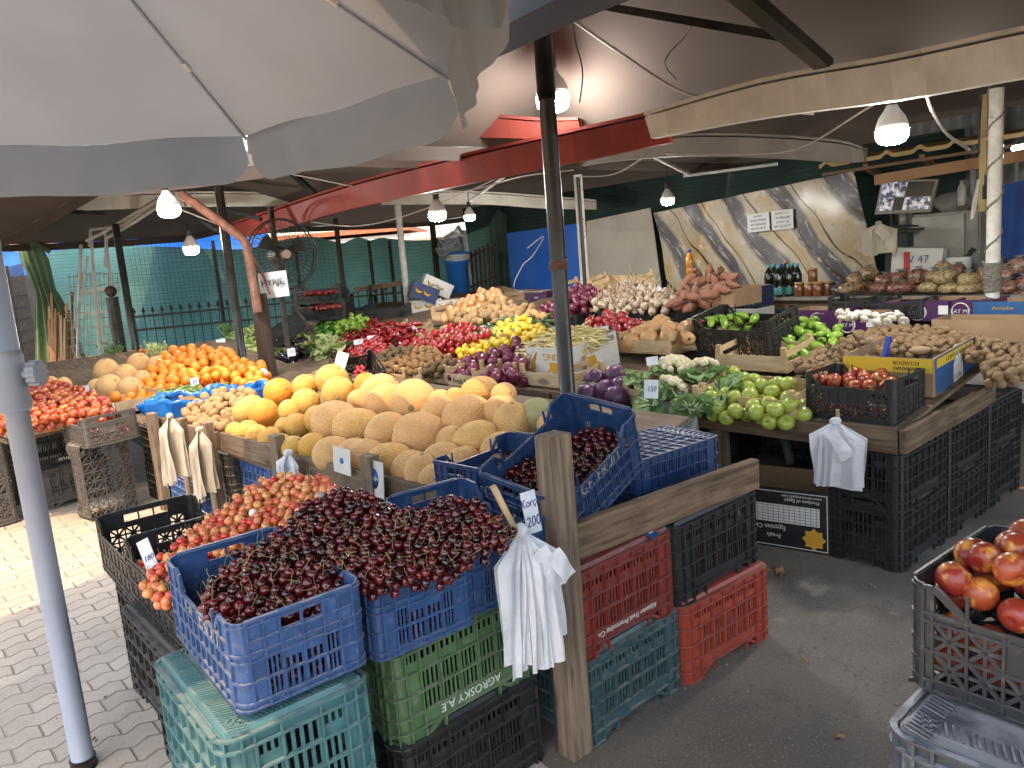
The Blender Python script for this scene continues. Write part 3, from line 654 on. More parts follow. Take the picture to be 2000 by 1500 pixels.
crate('gf', M_navy, 'blue crate with few cherries wedged before the big melons', (1.93, 2.42, .685), .10, ry=-.03, sc=(.9, .9, .9), group='blue cherry crates', letter=[('Korçë', .03, M_letw, '-x', .05, .06, 1)])
crate('gf', M_navy, 'empty blue crate lying upside down on the shelf behind the wooden rail', (2.50, 2.10, .60), -.06, True, group='blue cherry crates', letter=[('NON VALIO', .06, M_letsilver, '-y', 0, .155, 1)])
crate('lat', M_blk, 'black crate of pale red cherries with a white price stick', (.798, 2.585, .60), HP - .02)
crate('lat', M_blk2, 'empty black crate behind the pale cherries, its rim above the sunlit pavers', (.835, 3.20, .535), HP - .03)
crate('lat', M_blk2, 'black crate hidden under the middle of the pale cherry heap', (1.20, 2.60, .60), HP - .02)
for i, (p, l) in enumerate((((.80, 2.60, 0), 'lowest black crate under the pale cherry crate'), ((.735, 2.58, .295), 'upper black crate directly under the pale cherry crate'), ((.85, 3.2, 0), 'dusty black crate on the pavers under the empty black crate'), ((.85, 3.2, .26), 'dusty black crate directly under the empty black crate'), ((1.2, 2.62, 0), 'lowest black crate under the middle of the pale cherries'), ((1.2, 2.62, .295), 'upper black crate under the middle of the pale cherries'), ((1.47, 2.4, 0), 'lowest black crate under the rear of the last blue cherry crate'), ((1.47, 2.4, .30), 'upper black crate under the rear of the last blue cherry crate'))):
    crate('agro', M_blk2, l, p, HP, True, sc=(1, .92, .93 if i not in (2, 3) else .84))
# right of the post
crate('agro', M_tealdk, 'slate teal crate on the asphalt right of the wooden post', (1.92, 1.925, 0), .02, True)
crate('agro', M_red, 'dark red crate with white script upside down beside the wooden post', (1.90, 1.925, .315), .018, True, letter=[('Albanian Fruit Processing Co.', .028, M_letw, '-y', 0, .247, .95)])
crate('agro', M_red2, 'bright orange red crate on the asphalt under a black crate', (2.475, 1.90, 0), -.04, True)
crate('agro', M_blk, 'black crate with a dusty ledge on top of the orange red crate', (2.46, 1.925, .315), 0, True)
# under the long table, right side
for k in range(3):
    for j in range(2):
        crate('agro', M_blk, ['lower', 'upper'][j] + ' black crate in the ' + ['nearest', 'middle', 'farthest'][k] + ' stack under the walnut table side', (3.935 + .57 * k, 1.74, .305 * j), 0, True, sc=(1, 1, .97), group='black crates under the table')
for k, (x, y) in enumerate(((4.5, 2.45), (4.4, 3.1), (4.4, 3.7), (4.4, 4.3), (4.4, 4.9))):  # stacks added so the space under the table reads dark
    for j in range(2): crate('agro', M_blk, f'added black crate darkening the space under the table, {["lower","upper"][j]} of the ' + ['first', 'second', 'third', 'fourth', 'fifth'][k] + ' stack beyond the box', (x, y, .305 * j), HP, True, sc=(1, 1, .97), group='black crates under the table')
# right foreground nectarines
M_slate = plastic('slate_crate', (.022, .026, .032), None, .4)
crate('lat', M_slate, 'slate black crate of nectarines at the lower right edge', (1.65, .311, .785), HP - .04, group='nectarine crates')
crate('lat', M_blk, 'black crate of nectarines behind the slate one at the right edge', (2.10, .20, .80), HP - .04, group='nectarine crates')
crate('agro', plastic('slate_crate2', (.06, .068, .08), None, .7, (.35, .37, .40)), 'upturned slate crate with lattice base at the lower right corner', (1.60, .385, .445), .02, True, sc=(1, 1.1, 1))
for x, y, z, l in ((1.60, .385, .125, 'dark crate below the upturned slate crate'), (1.60, .385, -.19, 'lowest dark crate below the upturned slate crate'), (2.02, .30, .49, 'black crate below the rear nectarine crate'), (2.02, .30, .18, 'black crate second from the top below the rear nectarines'), (2.02, .30, -.13, 'lowest black crate below the rear nectarines')):
    crate('agro', M_blk, l, (x, y, z), .02, True)
crate('lat', M_blk, 'black crate of nectarines on the corner of the walnut table', (3.885, 1.835, .715), HP, sc=(.8, .9, 1.06), group='nectarine crates')
# left: grey stacks
crate('lat', M_gry, 'grey lattice crate standing on end left of the cream bags', (1.30, 6.22, .29), HP + .2, ry=HP, sc=(.97, .9, 1))
crate('lat', M_gry, 'grey lattice crate of small red fruit balanced on the upright crate', (1.32, 6.34, .565), HP + .1, rx=-.03, sc=(.85, .95, 1.0))
crate('agro', M_blk2, 'black crate with white lettering under the nectarines at the left', (1.12, 7.05, .31), .14, True, letter=[('Kadiu fruit', .045, M_letw, '-y', -.05, .247, 1)])
crate('agro', M_gry, 'grey crate with small white lettering on the pavers at the left', (1.16, 7.06, 0), .14, True, letter=[('HALATZIKAS', .036, M_letw, '-y', -.10, .247, 1)])
for k in range(2): crate('lat', M_gry, 'grey lattice crate ' + ['at the bottom', 'on top'][k] + ' of the stack at the far left edge', (.44, 6.85, .02 + .30 * k), .14, sc=(1, 1, 1.38))
# under the melon stall
for lab, p, mt, rz in (('pale blue crate behind the rail post under the melons', (1.98, 4.72, .24), M_lblue, HP), ('pale blue crate lower in the shade under the melons', (1.98, 4.70, -.06), M_lblue, HP), ('dusty blue crate between the two cream bag bundles', (1.82, 5.76, .0), M_lblue, HP), ('dusty grey crate behind the white bags on the rail', (1.92, 5.3, .24), M_gry, HP),
                       ('grey crate on the ground between the rail posts', (1.96, 5.28, -.06), M_gry, HP), ('dusty black crate behind the upright grey crate', (1.80, 6.25, .29), M_blk2, HP), ('dusty black crate on the pavers behind the upright grey crate', (1.80, 6.28, 0), M_blk2, HP), ('black crate under the melon boards near the pale cherries', (2.05, 4.05, 0), M_blk, HP), ('black crate under the melon boards near the dark cherries', (2.05, 3.4, 0), M_blk, HP)):
    crate('agro', mt, lab, p, rz, True, sc=(1, .9, .93))

# ================================================================ STALL TIMBER
stall = thing('melon_stall', 'rough plank stall with front rail carrying the melons', 'stall')
MB().hexa([(1.84, 2.3, .52), (3.05, 2.3, .80), (3.05, 6.2, .80), (1.74, 6.2, .52), (1.84, 2.3, .54), (3.05, 2.3, .82), (3.05, 6.2, .82), (1.74, 6.2, .54)]).build('display_board', WY, stall)
def plank(a, b, h, t, name, material, parent, up=(0, 0, 1)):
    M = frame((Vector(a) + Vector(b)) / 2, Vector(b) - Vector(a), up); L = (Vector(b) - Vector(a)).length
    return MB().bx((-L / 2, -t / 2, -h / 2), (L / 2, t / 2, h / 2)).build(name, material, parent, M, bevel=.004)
for a, b, h in (((1.66, 6.25, .63), (1.72, 5.05, .63), .12), ((1.73, 5.0, .63), (1.775, 4.18, .63), .13), ((1.79, 4.12, .61), (1.80, 3.2, .63), .13), ((1.80, 3.16, .64), (1.83, 2.2, .66), .12)):
    plank(a, b, h, .028, 'rail', WX, stall)
plank((1.84, 4.1, .53), (1.85, 2.2, .53), .10, .022, 'rail', PALEX, stall)
for x, y, z1 in ((1.60, 6.02, .74), (1.66, 5.55, .74), (1.68, 5.10, .76), (1.74, 4.16, .78), (1.765, 3.18, .80), (1.79, 2.32, .80)):
    MB().bx((-.03, -.04, 0), (.03, .04, z1)).build('post', WZ, stall, TR((x, y, 0), .1), bevel=.004)
for x, y in ((3.0, 2.4), (3.0, 4.2), (3.0, 6.1)): MB().bx((-.035, -.035, 0), (.035, .035, .80)).build('post', WZ, stall, TR((x, y, 0)))
tag(MB().bx((-.047, -.040, 0), (.047, .040, 1.11)).build('timber_post', WZ, None, TR((1.628, 1.758, 0), .02, rx=0, ry=.0), bevel=.008), 'weathered square wooden post standing in the foreground beside the white bags', 'post')
rl = tag(MB().bx((-.545, -.022, -.062), (.545, .022, .062)).build('wooden_rail', wood('rail_x', (.22, .145, .09), (.085, .055, .034), 0), None, frame((2.21, 1.765, .715), (1.04, -.01, -.03)), bevel=.005), 'knotty brown wooden rail nailed across behind the front post', 'rail')
tag(MB().bx((-.30, -.02, -.05), (.30, .02, .05)).build('wooden_rail', WX, None, frame((2.83, 2.15, .60), (.1, 1, 0)), bevel=.004), 'short wooden rail under the end of the upturned blue crate', 'rail')
# boards that carry the blue crates on the back of the front stall
tag(MB().bx((1.66, 1.80, .585), (2.80, 2.9, .605)).build('wooden_shelf', WX), 'plank shelf carrying the tilted and upturned blue crates', 'shelf')
table = thing('market_table', 'long plank table of fruit crates with thick front beam', 'table')
plank((3.65, 1.56, .655), (3.65, 3.9, .655), .11, .04, 'front_beam', wood('beam_x', (.19, .13, .08), (.075, .05, .032), 0), table)
plank((3.65, 3.92, .65), (3.66, 6.9, .65), .10, .04, 'front_beam', MATS['beam_x'], table)
plank((3.63, 1.535, .665), (4.78, 1.535, .70), .115, .035, 'side_beam', MATS['beam_x'], table)
plank((4.62, 1.50, .80), (6.2, 1.50, .90), .13, .03, 'side_board', WX, table)
MB().hexa([(3.64, 1.56, .685), (5.75, 1.56, .98), (5.75, 4.2, .98), (3.64, 4.2, .685), (3.64, 1.56, .705), (5.75, 1.56, 1.0), (5.75, 4.2, 1.0), (3.64, 4.2, .705)]).hexa([(3.64, 4.201, .685), (6.7, 4.201, 1.11), (6.7, 7.0, 1.11), (3.64, 7.0, .685), (3.64, 4.201, .705), (6.7, 4.201, 1.13), (6.7, 7.0, 1.13), (3.64, 7.0, .705)]).build('table_top', WY, table)
MB().hexa([(3.3, 7.02, .66), (6.3, 7.02, 1.08), (6.3, 10.4, 1.08), (3.3, 10.4, .66), (3.3, 7.02, .68), (6.3, 7.02, 1.10), (6.3, 10.4, 1.10), (3.3, 10.4, .68)]).build('table_top', WY, table)
for x, y in ((3.72, 2.6), (3.72, 4.3), (3.72, 6.0), (5.6, 1.7), (5.6, 4), (6.4, 6.5), (3.4, 8), (3.4, 10.2), (6.1, 10.2)): MB().bx((-.04, -.04, 0), (.04, .04, .66 + max(0, x - 3.64) * .135)).build('leg', WZ, table, TR((x, y, 0)))
left = thing('market_table', 'low plank table under oranges and blue bags', 'table')
MB().hexa([(1.66, 6.35, .56), (3.3, 6.35, .60), (3.5, 9.4, .92), (1.3, 9.4, .92), (1.66, 6.35, .58), (3.3, 6.35, .62), (3.5, 9.4, .94), (1.3, 9.4, .94)]).build('table_top', WY, left)
MB().hexa([(.75, 6.55, .62), (1.6, 6.75, .62), (1.75, 8.2, .76), (.4, 8.2, .76), (.75, 6.55, .64), (1.6, 6.75, .64), (1.75, 8.2, .78), (.4, 8.2, .78)]).build('table_top', WY, left)
for x, y, z in ((1.8, 6.6, .56), (3.2, 6.6, .58), (3.3, 9.2, .88), (1.5, 9.2, .88), (.55, 8.1, .74), (.85, 7.3, .66)): MB().bx((-.04, -.04, 0), (.04, .04, z)).build('leg', WZ, left, TR((x, y, 0)))

# ---------------------------------------------------------------- wooden fruit crates
M_letred = mat('strawberry_red', (.45, .03, .02), rough=.6); M_letbrown = mat('lettering_brown', (.05, .03, .02), rough=.7); M_leafg = mat('print_green', (.08, .2, .03), rough=.7)
PALE2 = wood('pale_ply', (.62, .48, .30), (.52, .38, .21), 0, (.34, .22, .12), sc=.6)
_wc = {}
def wcrate(label, p, rz=HP, L=.46, W=.30, H=.10, ry=0, rx=0, printed=None, group='wooden fruit crates'):
    """thin board crate: long sides face local +-y, four corner posts stand higher than the boards"""
    t = thing('wooden_crate', label, 'crate', TR(p, rz, rx, ry), group); k = (L, W, H)
    if k not in _wc:
        sm = lambda b, n, m_: b.mesh(n, m_)
        _wc[k] = [('side_panel', MB().bx((-L / 2, -W / 2, .012), (L / 2, -W / 2 + .005, H)).mesh('side_panel', PALE2)), ('side_panel', MB().bx((-L / 2, W / 2 - .005, .012), (L / 2, W / 2, H)).mesh('side_panel', PALE2)),
                  ('end_panel', MB().bx((-L / 2 + .001, -W / 2 + .006, .012), (-L / 2 + .008, W / 2 - .006, H * .6)).bx((-L / 2 + .001, -W / 2 + .006, H * .95), (-L / 2 + .008, W / 2 - .006, H * 1.32)).mesh('end_panel', PALEY)), ('end_panel', MB().bx((L / 2 - .008, -W / 2 + .006, .012), (L / 2 - .001, W / 2 - .006, H * .6)).bx((L / 2 - .008, -W / 2 + .006, H * .95), (L / 2 - .001, W / 2 - .006, H * 1.32)).mesh('end_panel', PALEY)),
                  ('base', MB().bx((-L / 2, -W / 2, 0), (L / 2, W / 2, .008)).mesh('base', PALEX))]
        c = MB().bx((-.016, -.012, 0), (.016, .012, H * 1.45)).mesh('corner_post', PALEZ); _wc[k] += [('corner_post', c, sx * (L / 2 - .024), sy * (W / 2 - .019)) for sx in (-1, 1) for sy in (-1, 1)]
    for e in _wc[k]: link(e[0], e[1], t, TR((e[2], e[3], .009)) if len(e) > 2 else None)
    if printed:
        F_ = face((-.02, W / 2 + .0015, H * .48), (-1, 0, 0), (0, 1, 0))
        text(printed, H * .62, M_letbrown, t, F_, width=.9)
        st = MB(); st.lathe([(.001, 0), (.016, .001), (.02, .002), (.012, .0035), (.001, .004)], 10, Matrix.Identity(4)); st.build('printed_strawberry', M_letred, t, face((-L / 2 + .07, W / 2 + .001, H * .42), (-1, 0, 0), (0, 1, 0)))
        MB().lathe([(.001, 0), (.010, .001), (.001, .003)], 6).build('printed_leaf', M_leafg, t, face((-L / 2 + .075, W / 2 + .004, H * .70), (-1, 0, 0), (0, 1, 0)))
    return t
TA = math.atan(TABLE.kx)
def on_table(x, y, dz=0, pl=TABLE): h = pl.hit(x, y); return (h.x, h.y, h.z + dz)
def tcrate(label, px, py, L=.46, W=.30, H=.10, rz=HP, dx=.15, printed=None, pl=TABLE, dz=.0):
    """wooden crate whose front lower edge is seen centred on the pixel; crates on the table lean with its slope"""
    h = pl.hit(px, py); return wcrate(label, (h.x + dx, h.y, h.z + pl.kx * dx + dz), rz, L, W, H, rx=-math.atan(pl.kx) * (1 if rz > 0 else 0), printed=printed)
tcrate('wooden crate of kiwis at the left end of the kiwi row', 765, 752); tcrate('pale wooden crate with faded print under the kiwis', 800, 753, L=.40)
tcrate('wooden crate of kiwis nearest the fresh fruit print', 850, 748, L=.34)
tcrate('wooden crate with printed end board under the first red onions', 903, 757, L=.36, printed='Fresh Fruit')
tcrate('wooden crate of red onions right of the printed crate', 975, 745, L=.44); tcrate('wooden crate under the white printed box', 1058, 755, L=.44)
tcrate('wooden crate of red cabbages beside the black pole', 1172, 778, L=.48, printed='Fruit'); tcrate('wooden crate of cauliflowers with printed front board', 1290, 797, L=.56, printed='Fresh')
tcrate('wooden crate of green apples next to the black crate', 1462, 806, L=.60, W=.36)
tcrate('wooden crate of pale greens right of the dark timber post', 627, 688, L=.55, H=.09); tcrate('wooden crate of eggplants with printed front board', 545, 703, L=.36, H=.09, printed='Fresh Fruit')
tcrate('wooden crate of red peppers with a price card', 715, 672, L=.50, H=.09); tcrate('wooden crate of red peppers at the right of the pepper heap', 780, 660, L=.50, H=.09)
tcrate('wooden crate of tomatoes left of the lemons', 845, 688, L=.4, dz=.02); tcrate('wooden crate under the first lemons', 900, 690, L=.4, dz=.02); tcrate('wooden crate of lemons left of the red onions', 955, 688, L=.42, dz=.02)
tcrate('empty wooden crate behind the cauliflowers', 1260, 705, L=.5, W=.34, dz=.06); tcrate('empty wooden crate tilted left of the black pepper crate', 1345, 700, L=.4, W=.30, dz=.06); tcrate('dirty empty wooden crate behind the apples', 1470, 735, L=.5, W=.34, dz=.04)
tcrate('wooden crate of tan potatoes beside the round melons', 425, 838, L=.46, W=.34, pl=Plane((1.7, 6, .58), .1, .0)); tcrate('wooden crate with pale corner posts left of the tan potatoes', 372, 815, L=.4, W=.30, pl=Plane((1.7, 6, .60), .1, .0))
NP = Plane((.9, 6.35, .635), .02, .085)
wcrate('wooden crate of nectarines at the far left', (1.05, 6.72, .66), .14, .60, .42, .10); wcrate('wooden crate of nectarines beside the oranges', (1.66, 6.98, .66), .14, .50, .42, .10)
tcrate('wooden crate of garlic before the pale board', 1195, 590, L=.7, dz=.12); tcrate('wooden crate of red onions behind the white pole', 1125, 600, L=.5, dz=.12); tcrate('wooden crate of onions at the potato corner', 872, 645, L=.5, dz=.10)
# ================================================================ PRODUCE
def fruit_mat(name, cols, rough=.35, coat=.2, sp=None, bmp=None, blush=None, rand_hi=1., spec=.45, sss=.0):
    FS = .075
    """skin whose colour runs through cols from one fruit to the next; blush = second colour in soft patches; sp = speckles"""
    m, t, b = newmat(name); v = coords(t); r_ = rnd(t)
    cr = N(t, 'ValToRGB'); t.links.new(r_, cr.inputs[0]); e = cr.color_ramp.elements
    for i, c in enumerate(cols):
        q = e[0] if i == 0 else (e[1] if i == len(cols) - 1 and len(cols) > 1 else e.new(i / (len(cols) - 1)))
        q.position = i / max(1, len(cols) - 1); q.color = (*c, 1)
    if len(cols) == 1: e[1].color = (*cols[0], 1)
    c = cr.outputs[0]
    if blush: c = mixc(t, ramp(t, noise(t, v, blush[1] * FS, 3), blush[2], blush[2] + .22), c, blush[0])
    if sp: c = mixc(t, ramp(t, noise(t, v, sp[1] * FS, 2), sp[2], sp[2] + .08), c, sp[0])
    t.links.new(c, b.inputs['Base Color']); b.inputs['Roughness'].default_value = rough; b.inputs['Coat Weight'].default_value = coat
    b.inputs['Coat Roughness'].default_value = .1; b.inputs['Specular IOR Level'].default_value = spec
    if sss: b.inputs['Subsurface Weight'].default_value = sss; b.inputs['Subsurface Radius'].default_value = (.012, .005, .003); b.inputs['Subsurface Scale'].default_value = .5
    if bmp: bump(t, b, noise(t, v, bmp[0] * FS, 4), bmp[1], .06)
    return m
def net_mat(name, cols, net, sc, rough=.75, stretch=(1, 1, 1), amt=.7):
    """melon rind: corky net over the ground colour"""
    m = fruit_mat(name, cols, rough, 0, blush=((cols[0][0] * .80, cols[0][1] * .86, cols[0][2] * .62), 16, .48), spec=.25); t = m.node_tree; b = t.nodes['Principled BSDF']
    v = coords(t, stretch); wv = N(t, 'VectorMath', operation='MULTIPLY_ADD'); nz = N(t, 'TexNoise'); nz.inputs['Scale'].default_value = 3; t.links.new(v, nz.inputs['Vector'])
    t.links.new(nz.outputs['Color'], wv.inputs[0]); wv.inputs[1].default_value = (.12, .12, .12); t.links.new(v, wv.inputs[2])
    vo = N(t, 'TexVoronoi', feature='DISTANCE_TO_EDGE'); vo.inputs['Scale'].default_value = sc * .085; t.links.new(wv.outputs[0], vo.inputs['Vector'])
    f = math_(t, 'SUBTRACT', 1., ramp(t, vo.outputs[0], .01, .13)); old = b.inputs['Base Color'].links[0].from_socket
    t.links.new(mixc(t, math_(t, 'MULTIPLY', f, amt), old, net), b.inputs['Base Color']); bump(t, b, f, .5, .04); return m
def ball(n=14, k=10, sq=1., dimple=0., dimple2=0., tip=0., tip2=0., lobes=0, lob=0., wob=0., seed=0, pear=0.):
    """unit fruit along z: dimples or tips at the poles, lobes round the side"""
    rg = random.Random(seed); ph = [rg.uniform(0, 6.28) for _ in range(6)]; mb = MB(); pr = []
    for i in range(k + 1):
        th = math.pi * i / k; z = -math.cos(th); r_ = math.sin(th)
        d = -z if z > 0 else z
        zz = z * sq
        if z > 0: zz -= dimple * math.exp(-(r_ / .28) ** 2); zz += tip * math.exp(-(r_ / .22) ** 2)
        else: zz += dimple2 * math.exp(-(r_ / .28) ** 2); zz -= tip2 * math.exp(-(r_ / .22) ** 2)
        pr.append((max(r_ * (1 - pear * z), .004), zz))
    mb.lathe(pr, n, wob=lambda a, u: 1 + lob * math.cos(lobes * a) * math.sin(math.pi * u) + wob * (math.sin(2 * a + ph[0] + 4 * u) + .6 * math.sin(3 * a + ph[1] - 5 * u)))
    return mb
def stalk(mb_pts, r, n=5): return MB().tube(mb_pts, r, n)
def inpoly(x, y, P):
    c = False; j = len(P) - 1
    for i in range(len(P)):
        if (P[i][1] > y) != (P[j][1] > y) and x < (P[j][0] - P[i][0]) * (y - P[i][1]) / (P[j][1] - P[i][1]) + P[i][0]: c = not c
        j = i
    return c
def spots(poly, plane, r, pack=1.9, layers=2, jit=.22, lift=.0, seed=0, grow=0, bumpy=.25, dome=0):
    """centres of fruit of radius r heaped on a sloping surface whose outline is seen as poly; settled by pushing overlaps apart"""
    rg = random.Random(seed + 11); hits = [plane.hit(*q) for q in poly]; n = plane.n
    x0, x1 = min(h.x for h in hits), max(h.x for h in hits); y0, y1 = min(h.y for h in hits), max(h.y for h in hits)
    s = r * pack; out = []
    for L in range(layers):
        cell = {}; md = s * (.90 if L == 0 else .95); area = (x1 - x0 + 2 * s) * (y1 - y0 + 2 * s)
        for _ in range(int(min(40000, 26 * area / (md * md)))):
            X, Y = rg.uniform(x0 - s, x1 + s), rg.uniform(y0 - s, y1 + s); ci, cj = int(math.floor(X / md)), int(math.floor(Y / md))
            if any((X - qx) ** 2 + (Y - qy) ** 2 < md * md for i in (-1, 0, 1) for j in (-1, 0, 1) for qx, qy in cell.get((ci + i, cj + j), ())): continue
            p = Vector((X, Y, plane.z(X, Y))); px, py, dz = proj(p)
            if not inpoly(px, py, poly): continue
            cell.setdefault((ci, cj), []).append((X, Y)); out.append((p + n * (r * (lift + rg.uniform(-bumpy, bumpy) * 1.3) - L * 1.35 * r), L))
    P = np.array([o[0][:] for o in out]) if out else np.zeros((0, 3)); 
    if len(P) and len(P) < 2600:
        top = np.array([o[0].dot(n) for o in out]); nn = np.array(n[:])
        for it in range(14):
            d = P[:, None, :] - P[None, :, :]; q = np.sqrt((d * d).sum(2)) + 1e-9; np.fill_diagonal(q, 9)
            ov = np.clip(1.92 * r - q, 0, None) / q * .32; P += (d * ov[:, :, None]).sum(1)
            h = P @ nn; P -= np.outer(np.clip(h - top - .35 * r, -.2 * r, None) * .5, nn)
    return [(Vector(P[i]), out[i][1]) for i in range(len(out))]
def rrot(mode, rg, n=(0, 0, 1)):
    if mode == 'rand': return Euler((rg.uniform(0, 6.28), rg.uniform(0, 6.28), rg.uniform(0, 6.28)))
    if mode == 'up': return Euler((rg.gauss(0, .35), rg.gauss(0, .35), rg.uniform(0, 6.28)))
    if mode == 'side': return Euler((rg.choice((-1, 1)) * (HP + rg.gauss(0, .45)), 0, rg.uniform(0, 6.28)))
    if mode == 'lean': return Euler((rg.gauss(0, .7), rg.gauss(0, .7), rg.uniform(0, 6.28)))
def produce(name, label, cat, group, pts, protos, scale, mode='rand', cap=300, stuff=None, seed=0, vary=.08, rot=None):
    """one object per fruit, nearest layer and nearest fruit first; what is past cap goes into one mesh. A proto is [(part, mesh)...], first = the fruit itself"""
    rg = random.Random(seed + 5); pts = sorted(pts, key=lambda q: (q[1], (q[0] - CAM).length)); rest = MB(); made = []
    for i, (p, L) in enumerate(pts):
        pr = protos[rg.randrange(len(protos))]; s = scale * rg.uniform(1 - vary, 1 + vary)
        T = Matrix.LocRotScale(p, rot(rg) if rot else rrot(mode, rg), Vector((s, s, s)))
        if i < cap:
            o = link(name, pr[0][1], None, T); tag(o, label, cat, group)
            for nm, me in pr[1:]: link(nm, me, o)
            made.append(o)
        else:
            me = pr[0][1]; k = len(rest.v)
            rest.v += [tuple(T @ v.co) for v in me.vertices]; rest.f += [tuple(j + k for j in f.vertices) for f in me.polygons]; rest.mi += [0] * len(me.polygons); rest.sm += [True] * len(me.polygons)
    if rest.v: tag(rest.build(stuff or name + '_heap', protos[0][0][1].materials[0]), 'rest of the ' + group, cat, kind='stuff')
    return made
def proto(part_list): return [(n, mb.mesh(n, m_)) for n, mb, m_ in part_list]
M_stem = mat('fruit_stem', (.20, .22, .06), (.28, .20, .08), 60, rough=.7); M_stemd = mat('dark_stem', (.07, .05, .03), rough=.8)
M_calyx = mat('calyx_green', (.07, .16, .03), rough=.6)
def FP(x, y, dz=.10, kx=.35, ky=0, pl=TABLE):    # heap surface that starts dz above the board where its front edge is seen
    h = pl.hit(x, y); return Plane((h.x, h.y, h.z + dz), kx, ky)
# ---- cherries
def cherry_protos(m_):
    out = []
    for k in range(6):
        b = ball(10, 8, .92, .30, .03, wob=.02, seed=k); rg = random.Random(k); a = rg.uniform(0, 6.28); L = rg.uniform(1.6, 2.7); bend = rg.uniform(.3, 1.1)
        st = stalk([(0, 0, .62), (math.cos(a) * .12 * bend, math.sin(a) * .12 * bend, .62 + L * .35), (math.cos(a) * .5 * bend, math.sin(a) * .5 * bend, .62 + L * .72), (math.cos(a) * 1.1 * bend, math.sin(a) * 1.1 * bend, .62 + L)], [.055, .045, .05, .085], 4)
        out.append(proto([('cherry', b, m_), ('stem', st, M_stem)]))
    return out
M_dch = fruit_mat('dark_cherry_skin', [(.012, .001, .002), (.028, .0016, .0035), (.018, .0013, .003), (.055, .0025, .005), (.014, .001, .003), (.10, .004, .006)], .16, .35)
M_lch = fruit_mat('pale_cherry_skin', [(.58, .026, .026), (.66, .08, .045), (.44, .014, .018), (.72, .24, .09), (.60, .04, .032), (.76, .36, .12)], .2, .3, blush=((.60, .13, .055), 12, .64))
DCH, LCH = cherry_protos(M_dch), cherry_protos(M_lch)
D1 = Plane((.82, 1.80, .885), .10, .30)
pts = spots([(398, 1192), (405, 1145), (470, 1080), (560, 1030), (600, 985), (640, 962), (700, 962), (790, 1005), (850, 985), (880, 965), (930, 985), (1003, 1035), (985, 1062), (925, 1085), (860, 1125), (720, 1146), (695, 1125), (640, 1190), (560, 1215), (470, 1218), (432, 1212)], D1, .0140, 1.9, 3, seed=1)
produce('dark_cherry', 'glossy dark red cherry heaped in the three front blue crates', 'cherry', 'dark cherries in the front blue crates', pts, DCH, .0140, 'lean', 224, 'dark_cherries', 1, .12)
# cherries inside the crates, behind their slots
def inside(cx, cy, z0, lx, ly, h, r, rz, seed=0, faces='-x-y'):
    rg = random.Random(seed); out = []; ca, sa = math.cos(rz), math.sin(rz)
    for nz in range(max(1, int(h / (r * 1.8)))):
        z = z0 + r + nz * r * 1.8
        for k in range(int(lx / (2 * r))): out.append((-lx / 2 + r + k * 2 * r, -ly / 2 + r, z))
        for k in range(int(ly / (2 * r))): out.append((-lx / 2 + r, -ly / 2 + r + k * 2 * r, z))
    j = r * .3
    return [(Vector((cx + x * ca - y * sa + rg.uniform(-j, j), cy + x * sa + y * ca + rg.uniform(-j, j), z + rg.uniform(-j, j))), 1) for x, y, z in out]
ins = inside(.715, 1.95, .70, .31, .48, .14, .0148, -.035, 1) + inside(1.112, 2.015, .64, .31, .48, .15, .0148, -.06, 2) + inside(1.455, 2.05, .63, .31, .48, .15, .0148, -.09, 3)
produce('dark_cherry', '', 'cherry', 'dark cherries seen through the crate slots', ins, DCH, .0148, 'rand', 0, 'cherries_behind_slots', 2, .1)
pts = spots([(282, 1150), (296, 1112), (345, 1062), (420, 1005), (452, 980), (500, 945), (560, 930), (610, 928), (645, 945), (660, 985), (600, 1020), (560, 1048), (520, 1060), (420, 1088), (352, 1112), (335, 1170), (300, 1165)], Plane((.72, 2.40, .825), .36, .10), .0150, 1.9, 3, seed=2)
produce('pale_cherry', 'shiny pale red or yellowish cherry heaped beside the dark ones', 'cherry', 'pale red cherries', pts, LCH, .0150, 'lean', 300, 'pale_cherries', 3, .12)
produce('pale_cherry', '', 'cherry', 'pale cherries inside their black crate', inside(.80, 2.585, .61, .37, .56, .14, .015, 0, 4), LCH, .015, 'rand', 0, 'pale_cherries_in_crate', 4)
TI = Plane(Vector((1.884, 1.964, .809)) + Vector((-.36, -.15, .92)) * .135, .40, .16)
pts = spots([(972, 950), (1000, 915), (1060, 885), (1120, 852), (1180, 838), (1222, 850), (1225, 872), (1140, 950), (1070, 988), (1010, 980)], TI, .0142, 1.9, 2, seed=3) + spots([(1000, 930), (1180, 845), (1215, 870), (1070, 980)], TI.up(-.045), .0142, 1.9, 1, seed=33)
produce('dark_cherry', 'bright dark red cherry in the tilted blue crate behind the post', 'cherry', 'cherries in the tilted blue crate', pts, DCH, .0142, 'lean', 64, 'tilted_crate_cherries', 5, .12)
pts = spots([(945, 905), (960, 885), (1020, 880), (1010, 915), (965, 925)], Plane((1.93, 2.42, .80), 0.05, 0), .0142, 1.9, 2, seed=4)
produce('dark_cherry', 'dark cherry in the small blue crate before the big melons', 'cherry', 'cherries in the crate before the melons', pts, DCH, .0142, 'lean', 10, 'few_cherries', 6, .12)
o = produce('dark_cherry', 'single red cherry dropped on the asphalt by the slate teal crate', 'cherry', None, [(atZ(1192, 1421, .013), 0)], DCH, .0148, 'lean')[0]
